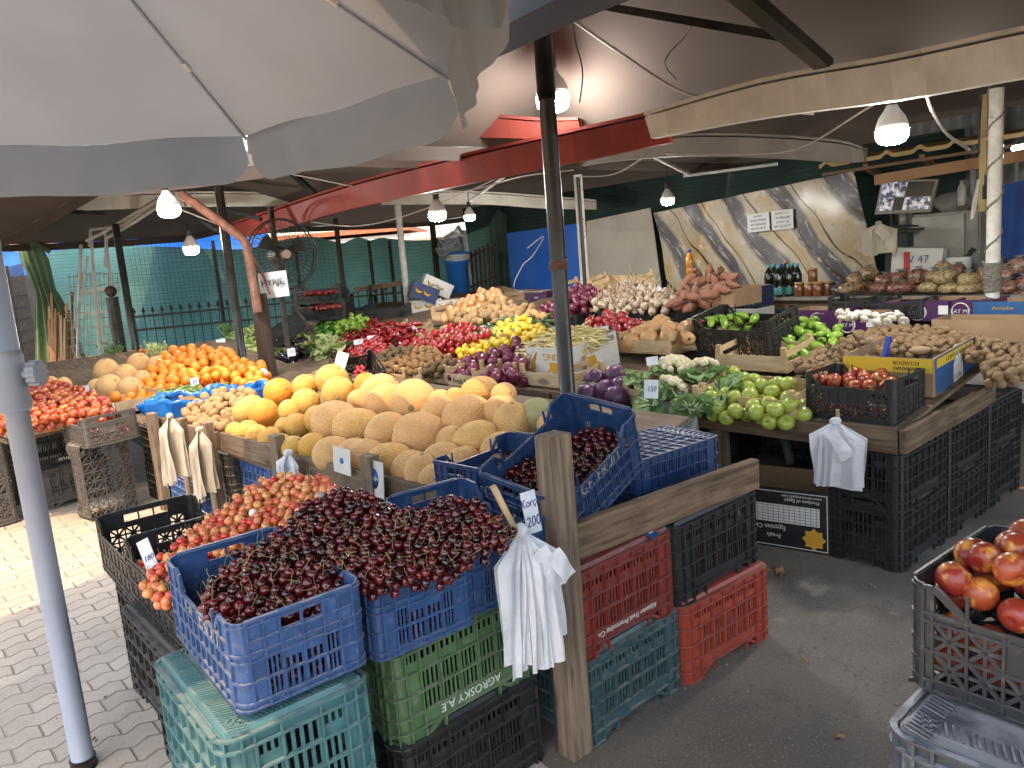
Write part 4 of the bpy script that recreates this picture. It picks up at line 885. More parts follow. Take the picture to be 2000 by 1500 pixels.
# ---- nectarines
M_nec = fruit_mat('nectarine_skin', [(.22, .013, .014), (.13, .008, .011), (.28, .028, .017), (.17, .010, .012), (.34, .065, .02)], .32, .12, blush=((.64, .28, .05), 14, .50), sp=((.55, .28, .11), 200, .72))
def nproto(k): return proto([('nectarine', ball(18, 13, .93, .24, .02, wob=.015, seed=k, tip2=.03).merge(MB()), M_nec), ('stem_scar', MB().lathe([(.001, .66), (.09, .665), (.07, .70), (.001, .70)], 8), M_stemd)])
NEC = [nproto(k) for k in range(5)]; PLM = [proto([('plum', ball(10, 8, 1.05, .1, seed=k), fruit_mat('plum_skin' + str(k), [(.16, .012, .012), (.24, .02, .016)], .4))]) for k in range(2)]
def crate_fill(cx, cy, lx, ly, rz, z0, r, dome, seed, layers=2):
    """fruit heaped over a whole crate, highest in its middle"""
    rg = random.Random(seed); out = []; c, s = math.cos(rz), math.sin(rz)
    for L in range(layers):
        got = []
        for _ in range(2500):
            u, v = rg.uniform(-lx / 2, lx / 2), rg.uniform(-ly / 2, ly / 2)
            if all((u - a) ** 2 + (v - b_) ** 2 > (1.78 * r) ** 2 for a, b_ in got):
                got.append((u, v)); q = max(abs(u) / lx, abs(v) / ly) * 2
                out.append((Vector((cx + u * c - v * s, cy + u * s + v * c, z0 + dome * (1 - q * q) + rg.uniform(-.25, .25) * r - L * 1.45 * r)), L))
    return out
pts = crate_fill(1.65, .311, .30, .49, -.04, .998, .0345, .07, 5) + crate_fill(2.10, .20, .30, .49, -.04, 1.0, .0345, .07, 6)
produce('nectarine', 'large red and yellow nectarine in the crates at the lower right', 'nectarine', 'nectarines at the lower right edge', pts, NEC, .0345, 'rand', 300, None, 7, .07)
produce('nectarine', 'nectarine showing through the lattice of the slate crate', 'nectarine', 'nectarines inside the slate crate', inside(1.65, .311, .80, .35, .54, .15, .033, -.04, 5), NEC, .033, 'rand', 300, None, 8)
pts = spots([(1592, 745), (1605, 728), (1742, 738), (1748, 760), (1700, 762), (1600, 752)], Plane((3.885, 1.835, .865), 0, 0), .036, 1.95, 1, seed=6)
produce('nectarine', 'dark red nectarine in the black crate on the table corner', 'nectarine', 'nectarines on the table corner', pts, NEC, .036, 'rand', 300, None, 9)
produce('nectarine', 'nectarine behind the star lattice of the table corner crate', 'nectarine', 'nectarines inside the corner crate', inside(3.885, 1.835, .73, .32, .42, .10, .033, 0, 6), NEC, .033, 'rand', 300, None, 10)
pts = spots([(-12, 835), (-8, 800), (30, 772), (75, 750), (130, 752), (165, 768), (200, 782), (218, 800), (205, 812), (150, 815), (60, 830)], Plane((1.05, 6.6, .79), .0, .16), .036, 1.9, 2, seed=7)
produce('nectarine', 'small red nectarine in the wooden crates at the far left', 'nectarine', 'nectarines at the far left', pts, NEC, .036, 'rand', 300, None, 11)
pts = spots([(-10, 700 + 180), (12, 690 + 170), (10, 900), (-10, 905)], Plane((.55, 6.6, .72), 0, .1), .036, 1.9, 2, seed=8)
pts = inside(1.325, 6.345, .585, .32, .44, .10, .026, .1, 7)
produce('small_plum', 'small red fruit in the grey crate on the upright crate', 'plum', 'small red fruit in the grey crate', pts, PLM, .026, 'rand', 300, None, 12)
# ---- melons, each where it lies
M_mel = net_mat('netted_melon', [(.72, .38, .15), (.76, .43, .17), (.66, .37, .14)], (.84, .60, .33), 120, stretch=(1, 1, .8))
M_melb = net_mat('striped_melon', [(.70, .39, .12), (.72, .42, .14), (.66, .34, .10)], (.84, .62, .33), 90, stretch=(1, 1, .38))
M_melg = net_mat('greenish_melon', [(.46, .41, .20), (.42, .38, .18)], (.60, .55, .38), 150)
M_mely = fruit_mat('yellow_melon', [(.58, .31, .055), (.56, .32, .07), (.60, .27, .035), (.54, .34, .09)], .55, 0, blush=((.46, .27, .06), 14, .5), sp=((.36, .22, .07), 110, .64), bmp=(70, .25), spec=.3)
M_melo = fruit_mat('orange_melon', [(.66, .27, .03), (.60, .26, .04)], .5, .05, sp=((.50, .22, .05), 160, .66), bmp=(70, .25), spec=.3)
M_scar = mat('melon_scar', (.36, .30, .15), (.22, .18, .08), 40, rough=.9)
def mproto(k, m_, el, stem=False):
    b = ball(26, 18, el, .05, .02, wob=.012, seed=k)
    pr = [('melon', b, m_), ('stem_scar', MB().lathe([(.001, el * .945), (.11, el * .95), (.13, el * .965), (.09, el * .985), (.03, el * .97)], 12), M_scar), ('blossom_end', MB().lathe([(.001, -el * 1.0), (.06, -el * .995), (.10, -el * .985)], 10), M_scar)]
    return proto(pr)
MEL = {'n': [mproto(k, M_mel, 1.18) for k in range(3)], 'b': [mproto(k + 5, M_melb, 1.30) for k in range(2)], 'g': [mproto(9, M_melg, 1.02)], 'y': [mproto(k + 20, M_mely, .97) for k in range(3)], 'o': [mproto(30, M_melo, .98)]}
MP = Plane((1.86, 3.2, .715), .33, .0)
def melons(lst, plane, label, group, seed):
    rg = random.Random(seed)
    for x, y, r_, kind, az, tilt in lst:          # az: which way the stem points across the view (degrees), tilt: how far the axis lies down
        h = plane.hit(x, y); d = (h - CAM).dot(_F); r = r_ * (1.2 if kind in 'nb' else 1.08) * d / FPX; c = h + ray(x, y).normalized() * r * .35
        pr = MEL[kind][rg.randrange(len(MEL[kind]))]; a = R(az)
        side = (_r * math.cos(a) + _u * math.sin(a)).normalized(); ax = (side * math.sin(R(tilt)) - _F * math.cos(R(tilt))).normalized()
        q = ax.to_track_quat('Z', 'Y') @ Euler((0, 0, rg.uniform(0, 6.28))).to_quaternion()
        o = link('melon', pr[0][1], None, Matrix.LocRotScale(c, q, Vector((r, r, r)))); tag(o, label[kind] if isinstance(label, dict) else label, 'melon', group)
        for nm, me in pr[1:]: link(nm, me, o)
LM = {'n': 'netted buff oval melon on the plank stall', 'b': 'striped golden oval melon lying on the plank stall', 'g': 'pale green netted melon on the plank stall', 'y': 'smooth yellow round melon on the plank stall', 'o': 'deep orange round melon on the left of the stall'}
melons([(545, 768, 28, 'o', 30, 50), (596, 756, 24, 'y', 90, 60), (649, 743, 31, 'y', 60, 70), (661, 768, 31, 'y', -60, 20), (715, 752, 23, 'o', 0, 80), (515, 807, 28, 'o', 120, 60), (597, 787, 27, 'y', 40, 60), (493, 799, 26, 'y', 180, 60), (566, 803, 22, 'y', 200, 70),
        (581, 832, 24, 'y', 230, 50), (622, 820, 27, 'y', 20, 80), (556, 834, 18, 'y', 90, 70), (485, 842, 21, 'y', 90, 60), (503, 852, 22, 'y', 80, 60), (528, 857, 23, 'y', 100, 70), (549, 868, 21, 'y', 70, 70), (575, 876, 24, 'y', 60, 70), (613, 874, 28, 'y', -60, 40), (458, 842, 17, 'y', 0, 70), (470, 848, 17, 'y', 0, 70), (480, 805, 24, 'y', 40, 60)], MP, LM, 'round yellow melons', 3)
melons([(659, 829, 39, 'n', -20, 75), (698, 835, 33, 'b', 180, 85), (757, 847, 36, 'n', 220, 25), (824, 855, 43, 'n', 170, 80), (740, 772, 33, 'n', 45, 80), (755, 787, 32, 'n', 200, 60), (809, 786, 39, 'n', -90, 10), (703, 782, 19, 'n', 0, 60), (857, 813, 31, 'n', 40, 80), (914, 818, 40, 'n', 200, 50), (937, 764, 25, 'b', 10, 85), (984, 772, 21, 'n', 20, 30), (930, 863, 34, 'b', 25, 85),
        (979, 803, 27, 'n', 0, 60), (1001, 829, 33, 'n', 90, 70), (1048, 810, 32, 'g', 30, 40), (893, 777, 16, 'b', 150, 60), (860, 782, 18, 'n', 0, 60), (652, 888, 31, 'n', 0, 80), (690, 892, 30, 'n', 30, 80), (716, 896, 33, 'n', 0, 70), (764, 902, 33, 'b', 0, 80), (800, 915, 29, 'n', 40, 70), (826, 925, 31, 'n', 90, 70), (868, 900, 32, 'n', 0, 80), (880, 862, 24, 'n', 60, 60), (975, 880, 30, 'n', 40, 70), (1078, 830, 22, 'n', 0, 60), (905, 905, 28, 'n', 30, 60), (955, 915, 28, 'n', 30, 60), (850, 935, 26, 'n', 30, 60)], MP, LM, 'large oval melons', 4)
o_ = melons([(209, 727, 20, 'n', 90, 70), (247, 735, 18, 'n', 100, 60), (270, 714, 19, 'n', 60, 60), (303, 714, 14, 'n', 60, 60), (213, 759, 22, 'n', 40, 60), (188, 757, 14, 'n', 40, 60), (251, 760, 19, 'n', 50, 60), (277, 741, 14, 'n', 50, 60), (69, 745, 17, 'n', 200, 30), (42, 758, 14, 'n', 90, 60), (100, 752, 13, 'n', 90, 60), (125, 752, 12, 'n', 90, 60)], Plane((1.62, 6.9, .70), .02, .17), 'pale netted melon stacked left of the oranges', 'melons beside the oranges', 5)
# ---- oranges, apples, lemons, tomatoes, kiwis, potatoes, onions
M_or = fruit_mat('orange_peel', [(.72, .21, .012), (.66, .18, .010), (.75, .25, .02)], .42, .1, bmp=(260, .25), spec=.4)
ORA = [proto([('orange', ball(16, 11, .98, .03, .03, wob=.008, seed=k), M_or), ('stem_button', MB().lathe([(.001, .93), (.06, .935), (.05, .955), (.001, .955)], 7), M_calyx)]) for k in range(3)]
pts = spots([(248, 792), (262, 760), (292, 728), (308, 700), (340, 684), (400, 681), (440, 688), (480, 712), (517, 716), (517, 757), (480, 752), (430, 738), (360, 752), (310, 770), (272, 795)], Plane(atZ(265, 790, .68), .13, .17), .046, 1.92, 2, seed=10)
produce('orange', 'bright orange in the heap behind the blue bags', 'orange', 'oranges heaped at the left', pts, ORA, .046, 'rand', 300, None, 13, .06)
o = produce('orange', 'lone orange in front of the stacked pale melons', 'orange', None, [(Plane((1.62, 6.9, .70), .02, .17).hit(225, 775), 0)], ORA, .052)[0]
M_ap = fruit_mat('apple_skin', [(.36, .41, .07), (.42, .45, .09), (.32, .38, .06)], .3, .2, sp=((.50, .55, .20), 90, .64), blush=((.40, .40, .10), 10, .6))
APP = [proto([('apple', ball(18, 13, .90, .26, .14, lobes=5, lob=.015, wob=.015, seed=k, pear=-.06), M_ap), ('stem', stalk([(0, 0, .60), (.02, .03, .80), (.08, .06, .98)], [.03, .03, .045]), M_stemd), ('calyx', MB().lathe([(.001, -.74), (.08, -.76), (.05, -.80), (.001, -.79)], 6), M_stemd)]) for k in range(4)]
pts = spots([(1378, 798), (1384, 765), (1420, 738), (1445, 728), (1480, 740), (1535, 748), (1562, 772), (1566, 806), (1500, 812), (1420, 806)], FP(1460, 806, .06, .36), .043, 1.9, 2, seed=11)
produce('green_apple', 'shiny green apple heaped beside the black corner crate', 'apple', 'green apples', pts, APP, .043, 'rand', 300, None, 14, .08)
M_le = fruit_mat('lemon_peel', [(.58, .43, .03), (.55, .44, .05), (.58, .40, .025)], .4, .1, bmp=(200, .2))
LEM = [proto([('lemon', ball(14, 12, 1.08, 0, 0, tip=.09, tip2=.05, wob=.01, seed=k), M_le)]) for k in range(3)]
pts = spots([(888, 688), (925, 670), (960, 648), (985, 630), (1022, 625), (1062, 640), (1066, 656), (1025, 670), (990, 674), (950, 686), (905, 693)], FP(925, 690, .08, .40), .036, 1.9, 2, seed=12)
produce('lemon', 'yellow lemon heaped between tomatoes and red onions', 'lemon', 'lemons', pts, LEM, .034, 'rand', 300, None, 15, .08)
M_to = fruit_mat('tomato_skin', [(.34, .014, .012), (.40, .022, .016), (.28, .011, .011)], .2, .3)
star = MB(); 
for k in range(5): a = k * 1.2566; star.tube([(0, 0, .70), (.28 * math.cos(a), .28 * math.sin(a), .76), (.52 * math.cos(a), .52 * math.sin(a), .72)], [.06, .05, .01], 4)
star.tube([(0, 0, .70), (.03, .02, 1.0)], .05, 5)
TOM = [proto([('tomato', ball(16, 11, .82, .16, .04, lobes=5 + k, lob=.02, wob=.015, seed=k), M_to), ('calyx', star, M_calyx)]) for k in range(3)]
for sd, poly, pl, lab, r in ((13, [(693, 694), (708, 672), (735, 664), (757, 678), (755, 698), (715, 703)], FP(720, 703, .12, .3), 'ripe tomato in the small heap left of the kiwis', .040), (14, [(770, 690), (800, 672), (850, 656), (880, 640), (905, 634), (945, 648), (960, 656), (945, 665), (900, 672), (850, 690), (800, 695)], FP(840, 692, .10, .36), 'ripe tomato in the heap left of the lemons', .040),
                         (15, [(1136, 650), (1150, 630), (1190, 620), (1240, 626), (1262, 640), (1262, 660), (1200, 668), (1150, 660)], FP(1190, 676, .14, .3), 'ripe tomato behind the white printed box', .046), (16, [(1370, 646), (1350, 634), (1372, 628)], FP(1300, 676, .14, .3), 'ripe tomato peeping out behind the squashes', .046), (17, [(555, 745), (560, 728), (600, 718), (640, 722), (650, 735), (620, 745)], FP(600, 748, -.04, .1), 'red tomato low beside the green crate', .04)):
    produce('tomato', lab, 'tomato', 'tomatoes: ' + lab[12:], spots(poly, pl, r, 1.9, 2, seed=sd), TOM, r, 'rand', 300, None, sd, .1)
M_ki = fruit_mat('kiwi_skin', [(.17, .11, .058), (.23, .15, .08), (.14, .09, .047)], .8, 0, bmp=(120, .4), spec=.2)
KIW = [proto([('kiwi', ball(12, 10, 1.12, .02, .04, wob=.02, seed=k), M_ki)]) for k in range(3)]
pts = spots([(716, 722), (738, 697), (765, 682), (830, 683), (872, 694), (884, 712), (850, 728), (790, 728), (735, 732)], FP(790, 752, .11, .30), .032, 1.9, 2, seed=18)
produce('kiwi', 'brown kiwi in the row of pale wooden crates', 'kiwi', 'kiwis', pts, KIW, .030, 'rand', 300, None, 18, .08)
M_po = fruit_mat('potato_skin', [(.36, .235, .115), (.42, .28, .15), (.32, .20, .095)], .75, 0, bmp=(40, .4), sp=((.22, .14, .07), 70, .66), spec=.25)
POT = [proto([('potato', ball(13, 10, 1.35, wob=.07, seed=k + 3), M_po)]) for k in range(5)]
pts = spots([(362, 806), (388, 785), (430, 766), (482, 766), (505, 785), (472, 818), (442, 838), (385, 838)], Plane(atZ(400, 835, .66), .16, .10), .036, 1.85, 2, seed=19)
produce('potato', 'small tan potato in the sunlit crate left of the melons', 'potato', 'tan potatoes beside the melons', pts, POT, .031, 'rand', 300, None, 19, .15)
pts = spots([(868, 628), (900, 600), (940, 588), (985, 592), (1040, 606), (1060, 622), (1000, 632), (920, 630)], FP(950, 655, .17, .34), .044, 1.85, 2, seed=20)
produce('potato', 'brown potato in the heap before the blue board', 'potato', 'potatoes at the back', pts, POT, .040, 'rand', 300, None, 20, .15)
M_on = fruit_mat('onion_skin', [(.55, .30, .13), (.60, .36, .17), (.48, .24, .10)], .4, .1, bmp=(20, .2)); M_ro = fruit_mat('red_onion_skin', [(.15, .018, .045), (.20, .030, .06), (.11, .012, .035)], .3, .15, blush=((.30, .07, .09), 10, .6))
def oproto(k, m_): return proto([('onion', ball(16, 12, .86, 0, .02, tip=.30, wob=.02, lobes=9, lob=.008, seed=k), m_), ('root_tuft', MB().tube([(0, 0, -.82), (.03, 0, -.95)], [.13, .04], 6), M_stem)])
ONI, RON = [oproto(k, M_on) for k in range(3)], [oproto(k, M_ro) for k in range(3)]
pts = spots([(866, 632), (880, 610), (905, 592), (940, 572), (972, 568), (985, 588), (940, 592), (900, 608)], FP(900, 655, .20, .36), .046, 1.9, 2, seed=21)
produce('onion', 'golden onion heaped at the left end of the potatoes', 'onion', 'golden onions', pts, ONI, .044, 'rand', 300, None, 21, .1)
pts = spots([(902, 740), (912, 712), (945, 698), (985, 682), (1010, 670), (1020, 690), (1018, 738), (960, 745), (930, 748)], FP(960, 750, .08, .40), .050, 1.9, 2, seed=22)
produce('red_onion', 'shiny red onion in the crates left of the white printed box', 'onion', 'red onions in the middle', pts, RON, .050, 'rand', 300, None, 22, .1)
pts = spots([(874, 735), (885, 712), (915, 706), (925, 735), (900, 742)], FP(900, 757, .06, .2), .045, 1.9, 1, seed=23)
produce('red_onion', 'red onion behind the printed end board', 'onion', 'red onions behind the printed board', pts, RON, .044, 'rand', 300, None, 23)
pts = spots([(1045, 628), (1060, 602), (1100, 580), (1130, 562), (1178, 572), (1175, 592), (1130, 602), (1080, 622)], FP(1100, 640, .17, .34), .046, 1.9, 2, seed=24)
produce('red_onion', 'red onion at the back, either side of the white pole', 'onion', 'red onions at the back', pts, RON, .046, 'rand', 300, None, 24)
# ---- walnuts
M_wa = fruit_mat('walnut_shell', [(.60, .40, .225), (.66, .45, .26), (.54, .35, .19)], .7, 0, bmp=(90, .9), blush=((.36, .22, .11), 30, .60), spec=.25)
def wproto(k):
    b = ball(14, 11, 1.18, wob=.03, seed=k, tip=.06); b.v = [(x * (1.0 + .10 * math.exp(-(y / .13) ** 2)), y * .97, z) for x, y, z in b.v]
    rg = random.Random(k); b.v = [tuple(c * (1 + rg.uniform(-.035, .035)) for c in v) for v in b.v]; return proto([('walnut', b, M_wa)])
WAL = [wproto(k) for k in range(5)]
pts = spots([(1555, 712), (1600, 685), (1680, 652), (1720, 640), (1830, 643), (1900, 660), (2020, 684), (2030, 722), (1950, 742), (1925, 738), (1922, 700), (1850, 690), (1742, 690), (1665, 722), (1580, 722)], Plane(TABLE.hit(1640, 740) + Vector((0, 0, .10)), .20, .02), .0225, 1.98, 2, seed=25)
produce('walnut', 'brown walnut in the wide heap at the right of the table', 'walnut', 'walnuts', pts, WAL, .0225, 'rand', 300, 'walnuts', 25, .1)
# ---- sweet potatoes, squashes, peppers, eggplants
M_sw = fruit_mat('sweet_potato_skin', [(.34, .155, .095), (.40, .19, .12), (.30, .13, .08)], .65, 0, bmp=(25, .5), sp=((.20, .09, .06), 60, .66))
def taper(k, L, r0, m_, name, curve=.3, n=9, stem=None):
    rg = random.Random(k); pts_ = []; rs = []
    for i in range(9):
        u = i / 8; pts_.append((curve * L * (u - .5) ** 2, rg.uniform(-.04, .04) * L * .3, (u - .5) * L)); rs.append(max(.03, r0 * math.sin(math.pi * min(.97, max(.04, u ** .85))) ** .62))
    pl = [(name, MB().tube(pts_, rs, n), m_)]
    if stem: pl.append(('stem', MB().tube([pts_[-1], (pts_[-1][0] + .1, 0, L * .62)], [r0 * .35, r0 * .16], 5), M_calyx))
    return proto(pl)
SWE = [taper(k, 4.2, 1.0, M_sw, 'sweet_potato', .25 + .1 * k, 10) for k in range(4)]
pts = spots([(1312, 592), (1328, 565), (1360, 542), (1400, 532), (1428, 542), (1430, 570), (1385, 582), (1335, 595)], FP(1370, 640, .28, .40), .052, 1.75, 2, seed=26)
produce('sweet_potato', 'reddish brown sweet potato before the patterned sheet', 'sweet potato', 'sweet potatoes', pts, SWE, .036, 'side', 300, None, 26, .15)
M_bu = fruit_mat('butternut_skin', [(.58, .33, .15), (.62, .37, .18), (.54, .30, .13)], .45, .05)
def bproto(k): return proto([('butternut', MB().lathe([(.02, -1.0), (.5, -.95), (.85, -.65), (.98, -.2), (.86, .3), (.66, .75), (.60, 1.3), (.64, 1.75), (.50, 2.05), (.12, 2.10)], 18, wob=lambda a, u: 1 + .015 * math.sin(5 * a)), M_bu), ('stem', MB().tube([(0, 0, 2.05), (.02, .02, 2.4)], [.17, .13], 7), M_stemd)])
BUT = [bproto(0), bproto(1)]
bp = FP(1290, 690, .16, .30); rg = random.Random(3)
for x, y, rz, rx in ((1275, 642, .4, 1.2), (1250, 655, 2.2, 2.6), (1270, 662, .3, 2.2), (1308, 660, .9, 1.9), (1345, 658, -.9, 1.55), (1310, 645, 1.9, 1.6), (1235, 668, .6, 1.8), (1340, 645, -.8, 1.5), (1290, 632, 2.4, 1.9)):
    h = bp.hit(x, y); pr = BUT[rg.randrange(2)]; o = link('butternut', pr[0][1], None, Matrix.LocRotScale(h, Euler((rx, 0, rz)), Vector((.072,) * 3))); tag(o, 'pale orange butternut squash between tomatoes and the black crate', 'squash', 'butternut squashes'); link(pr[1][0], pr[1][1], o)
M_pr = fruit_mat('red_pepper_skin', [(.26, .008, .010), (.32, .012, .012), (.20, .006, .010)], .2, .3); M_pg = fruit_mat('green_pepper_skin', [(.24, .38, .045), (.30, .45, .07), (.19, .33, .04)], .25, .25); M_pgd = fruit_mat('dark_green_pepper_skin', [(.05, .15, .02), (.08, .20, .03), (.10, .24, .04)], .25, .25)
def pep(m_, k, L=4.6): return taper(k, L, 1.0, m_, 'pepper', .35 + .2 * k, 8, True)
RPE, GPE, DPE = [pep(M_pr, k) for k in range(4)], [pep(M_pg, k, 3.6) for k in range(4)], [pep(M_pgd, k, 3.2) for k in range(4)]
for nm, lab, poly, pl, pr, r, sc_, sd in (('red_pepper', 'long glossy red pepper in the crates at the centre back', [(658, 675), (695, 642), (712, 626), (745, 632), (800, 636), (822, 640), (818, 655), (740, 672), (690, 690)], FP(720, 690, .08, .38), RPE, .046, .024, 27),
                                         ('green_pepper', 'pale green pepper in the heap by the walnuts', [(1538, 660), (1545, 632), (1575, 628), (1605, 640), (1640, 655), (1605, 690), (1560, 704), (1540, 700)], FP(1560, 712, .10, .34), GPE, .05, .030, 28),
                                         ('green_pepper', 'pale green pepper in the tilted black crate', [(1382, 636), (1400, 628), (1450, 622), (1478, 627), (1440, 634)], Plane((lambda h: Vector((h.x + .16, h.y, h.z + .27)))(TABLE.hit(1452, 706)) - Vector((0, 0, .02)), .1, 0), GPE, .05, .028, 29),
                                         ('green_pepper', 'dark green pepper behind the red ones', [(615, 650), (625, 635), (650, 625), (672, 630), (660, 650), (630, 658)], FP(640, 680, .13, .3), DPE, .05, .030, 30), ('green_pepper', 'light green pepper on top behind the red ones', [(660, 648), (672, 630), (690, 618), (712, 628), (700, 645)], FP(680, 680, .16, .34), GPE, .05, .030, 31)):
    produce(nm, lab, 'pepper', nm.split('_')[0] + ' peppers: ' + lab.split(' ', 3)[3], spots(poly, pl, r, 1.5, 2, seed=sd), pr, sc_, 'side', 300, None, sd, .15)
M_eg = fruit_mat('eggplant_skin', [(.012, .006, .018), (.02, .008, .026)], .12, .4); EGG = [taper(k, 3.2, 1.0, M_eg, 'eggplant', .3, 10, True) for k in range(3)]
produce('eggplant', 'glossy dark eggplant in the crate beside the timber post', 'eggplant', 'eggplants', spots([(540, 702), (542, 668), (565, 660), (585, 672), (580, 700)], FP(555, 705, .06, .3), .06, 1.6, 2, seed=32), EGG, .042, 'side', 300, None, 32)
M_cz = fruit_mat('courgette_skin', [(.34, .42, .14), (.40, .46, .18), (.28, .38, .10)], .4, .1, sp=((.5, .55, .3), 60, .62)); COU = [taper(k, 5., 1.0, M_cz, 'courgette', .3, 9, True) for k in range(3)]
produce('courgette', 'pale green courgette left of the timber post', 'courgette', 'pale courgettes', spots([(425, 690), (440, 665), (462, 648), (500, 640), (508, 660), (505, 690), (470, 696)], FP(470, 705, .10, .3, pl=Plane((3.66, 8, .72), .14, .03)), .05, 1.6, 2, seed=34), COU, .026, 'side', 300, None, 34)
M_cu = fruit_mat('cucumber_skin', [(.02, .06, .012), (.03, .085, .02)], .3, .2, bmp=(90, .4)); CUC = [taper(k, 6., 1.0, M_cu, 'cucumber', .15, 8) for k in range(2)]
produce('cucumber', 'dark green cucumber behind the lemons', 'cucumber', 'cucumbers', spots([(935, 655), (950, 635), (985, 628), (1040, 624), (1090, 630), (1090, 645), (1040, 640), (960, 660)], FP(1000, 672, .14, .25), .05, 1.5, 1, seed=35), CUC, .024, 'side', 300, None, 35)
# ---- garlic
M_ga = fruit_mat('garlic_skin', [(.58, .48, .36), (.64, .53, .42), (.50, .38, .28)], .6, 0, blush=((.42, .24, .22), 9, .6)); M_gs = mat('garlic_stalk', (.50, .38, .24), (.38, .27, .15), 30, rough=.8)
def gproto(k):
    rg = random.Random(k); dx, dy = rg.uniform(-1.6, 1.6), rg.uniform(-1.6, 1.6)
    return proto([('garlic', MB().lathe([(.05, -.75), (.7, -.72), (1, -.3), (.95, .1), (.55, .6), (.22, .95), (.16, 1.2)], 12, wob=lambda a, u: 1 + .05 * math.cos(7 * a)), M_ga), ('stalk', MB().tube([(0, 0, 1.1), (dx * .3, dy * .3, 2.4), (dx, dy, 3.9)], [.16, .13, .12], 5), M_gs)])
GAR = [gproto(k) for k in range(6)]
for poly, pl, lab, sd, r in (([(1160, 595), (1185, 565), (1225, 548), (1275, 560), (1318, 582), (1300, 598), (1200, 602)], FP(1230, 640, .22, .34), 'garlic bulb with dry stalk before the pale board', 36, .038), ([(140, 728), (150, 708), (180, 700), (192, 722), (180, 742), (150, 745)], Plane(atZ(165, 740, .75), .1, .15), 'garlic bulb with dry stalk behind the nectarines', 37, .034)):
    produce('garlic', lab, 'garlic', 'garlic ' + ('at the back' if sd == 36 else 'at the left'), spots(poly, pl, r, 1.8, 2, seed=sd), GAR, r * .9, 'lean', 300, None, sd, .15)
# ---- leafy things
M_lf = sheet_mat('leaf_green', (.15, .26, .085), (.26, .38, .15), 14, .25, .5, (30, .4)); M_lfp = sheet_mat('leaf_pale', (.50, .58, .22), (.66, .68, .36), 9, .3, .5, (30, .4)); M_lfd = sheet_mat('leaf_dark', (.05, .12, .03), (.08, .17, .04), 12, .2, .5, (30, .4))
M_vein = mat('leaf_rib', (.48, .55, .30), rough=.5)
M_curd = mat('cauliflower_curd', (.66, .60, .42), (.55, .48, .30), 20, rough=.75, bmp=(55, .8))
def leaf_into(mb, L, W, curl, rg, T, mi=0, ruff=.06):
    ph = rg.uniform(0, 6)
    def fn(u, v):
        w_ = W * math.sin(math.pi * min(1, v * .92 + .06)) ** .7; x = (u - .5) * 2 * w_
        bend = curl * v * v; e = abs(u - .5) * 2
        return Vector((x, L * v - .25 * L * curl * v * v, L * (.55 * v - bend * .75) + .35 * w_ * e * e + ruff * L * e * math.sin(14 * v + ph + 3 * u)))
    mb.grid(6, 8, fn, T, mi)
def cauli(label, p, r, seed, curd=True, nl=13, pale=False, name='cauliflower', cat='cauliflower', group='cauliflowers', tilt=(0, 0)):
    rg = random.Random(seed); t = thing(name, label, cat, TR(p, rg.uniform(0, 6), tilt[0], tilt[1]), group)
    if curd:
        mb = MB()
        for k in range(80):
            a = rg.uniform(0, 6.28); q = math.sqrt(rg.random()); x, y = q * math.cos(a) * r * .82, q * math.sin(a) * r * .82; z = r * .72 * math.sqrt(max(0, 1 - q * q * .75)) + r * .05
            s_ = r * rg.uniform(.11, .19); mb.lathe([(max(.02, math.sin(math.pi * i / 6)) * s_, z - math.cos(math.pi * i / 6) * s_) for i in range(7)], 9, Matrix.Translation((x, y, 0)))
        mb.build('curd', M_curd, t)
    for k in range(nl):
        a = 2 * math.pi * k / nl + rg.uniform(-.2, .2); mb = MB(); ring = k % 2
        T = Matrix.Rotation(a, 4, 'Z') @ Matrix.Translation((0, r * (.25 + .2 * ring), -r * .25)) @ Matrix.Rotation(rg.uniform(-.1, .35) - ring * .25, 4, 'X')
        leaf_into(mb, r * rg.uniform(1.15, 1.5), r * rg.uniform(.38, .52), rg.uniform(.5, 1.05), rg, T); lf = mb.build('leaf', M_lfp if pale and rg.random() < .6 else M_lf, t)
        vb = MB(); vb.tube([T @ Vector((0, r * 1.2 * v, r * 1.2 * .52 * v - r * .02)) for v in (0, .3, .6)], [r * .06, r * .045, r * .02], 5); vb.build('leaf_rib', M_vein, lf)
    return t
cp = FP(1290, 796, .10, .30)
for i, (x, y, r, c, tl) in enumerate(((1262, 745, .115, False, (.5, 0)), (1318, 728, .12, True, (.25, .1)), (1310, 768, .11, True, (.6, -.2)), (1372, 735, .12, True, (.2, .4)), (1405, 762, .11, False, (.3, .3)), (1265, 780, .10, False, (.8, -.5)), (1352, 790, .09, False, (.8, .2)))):
    cauli(['leafy cauliflower at the left end beside the red cabbages', 'large cauliflower with white curd at the top centre of its crate', 'white cauliflower just right of the 150 price card', 'cauliflower half wrapped in leaves at the upper right of its crate', 'leafy cauliflower beside the green apples', 'cauliflower leaves drooping over the printed crate edge', 'cauliflower leaves behind the white bag knot'][i], cp.hit(x, y), r, i + 1, c, 12, tilt=tl)
lp = FP(620, 695, .08, .3)
for i, (x, y) in enumerate(((575, 672), (600, 658), (625, 662), (648, 668), (590, 684), (615, 680), (640, 684), (565, 690), (660, 680))):
    cauli('bunch of pale leafy greens in the crate right of the timber post', lp.hit(x, y), .13, 40 + i, False, 16, True, 'leafy_greens', 'greens', 'pale leafy greens', (.4, 0))
M_rc = mat('red_cabbage_leaf', (.075, .022, .075), (.05, .014, .05), 8, rough=.4, c3=(.10, .03, .085), bmp=(12, .5)); M_rcv = mat('cabbage_vein', (.22, .12, .20), rough=.5)
kp = FP(1172, 778, .08, .34)
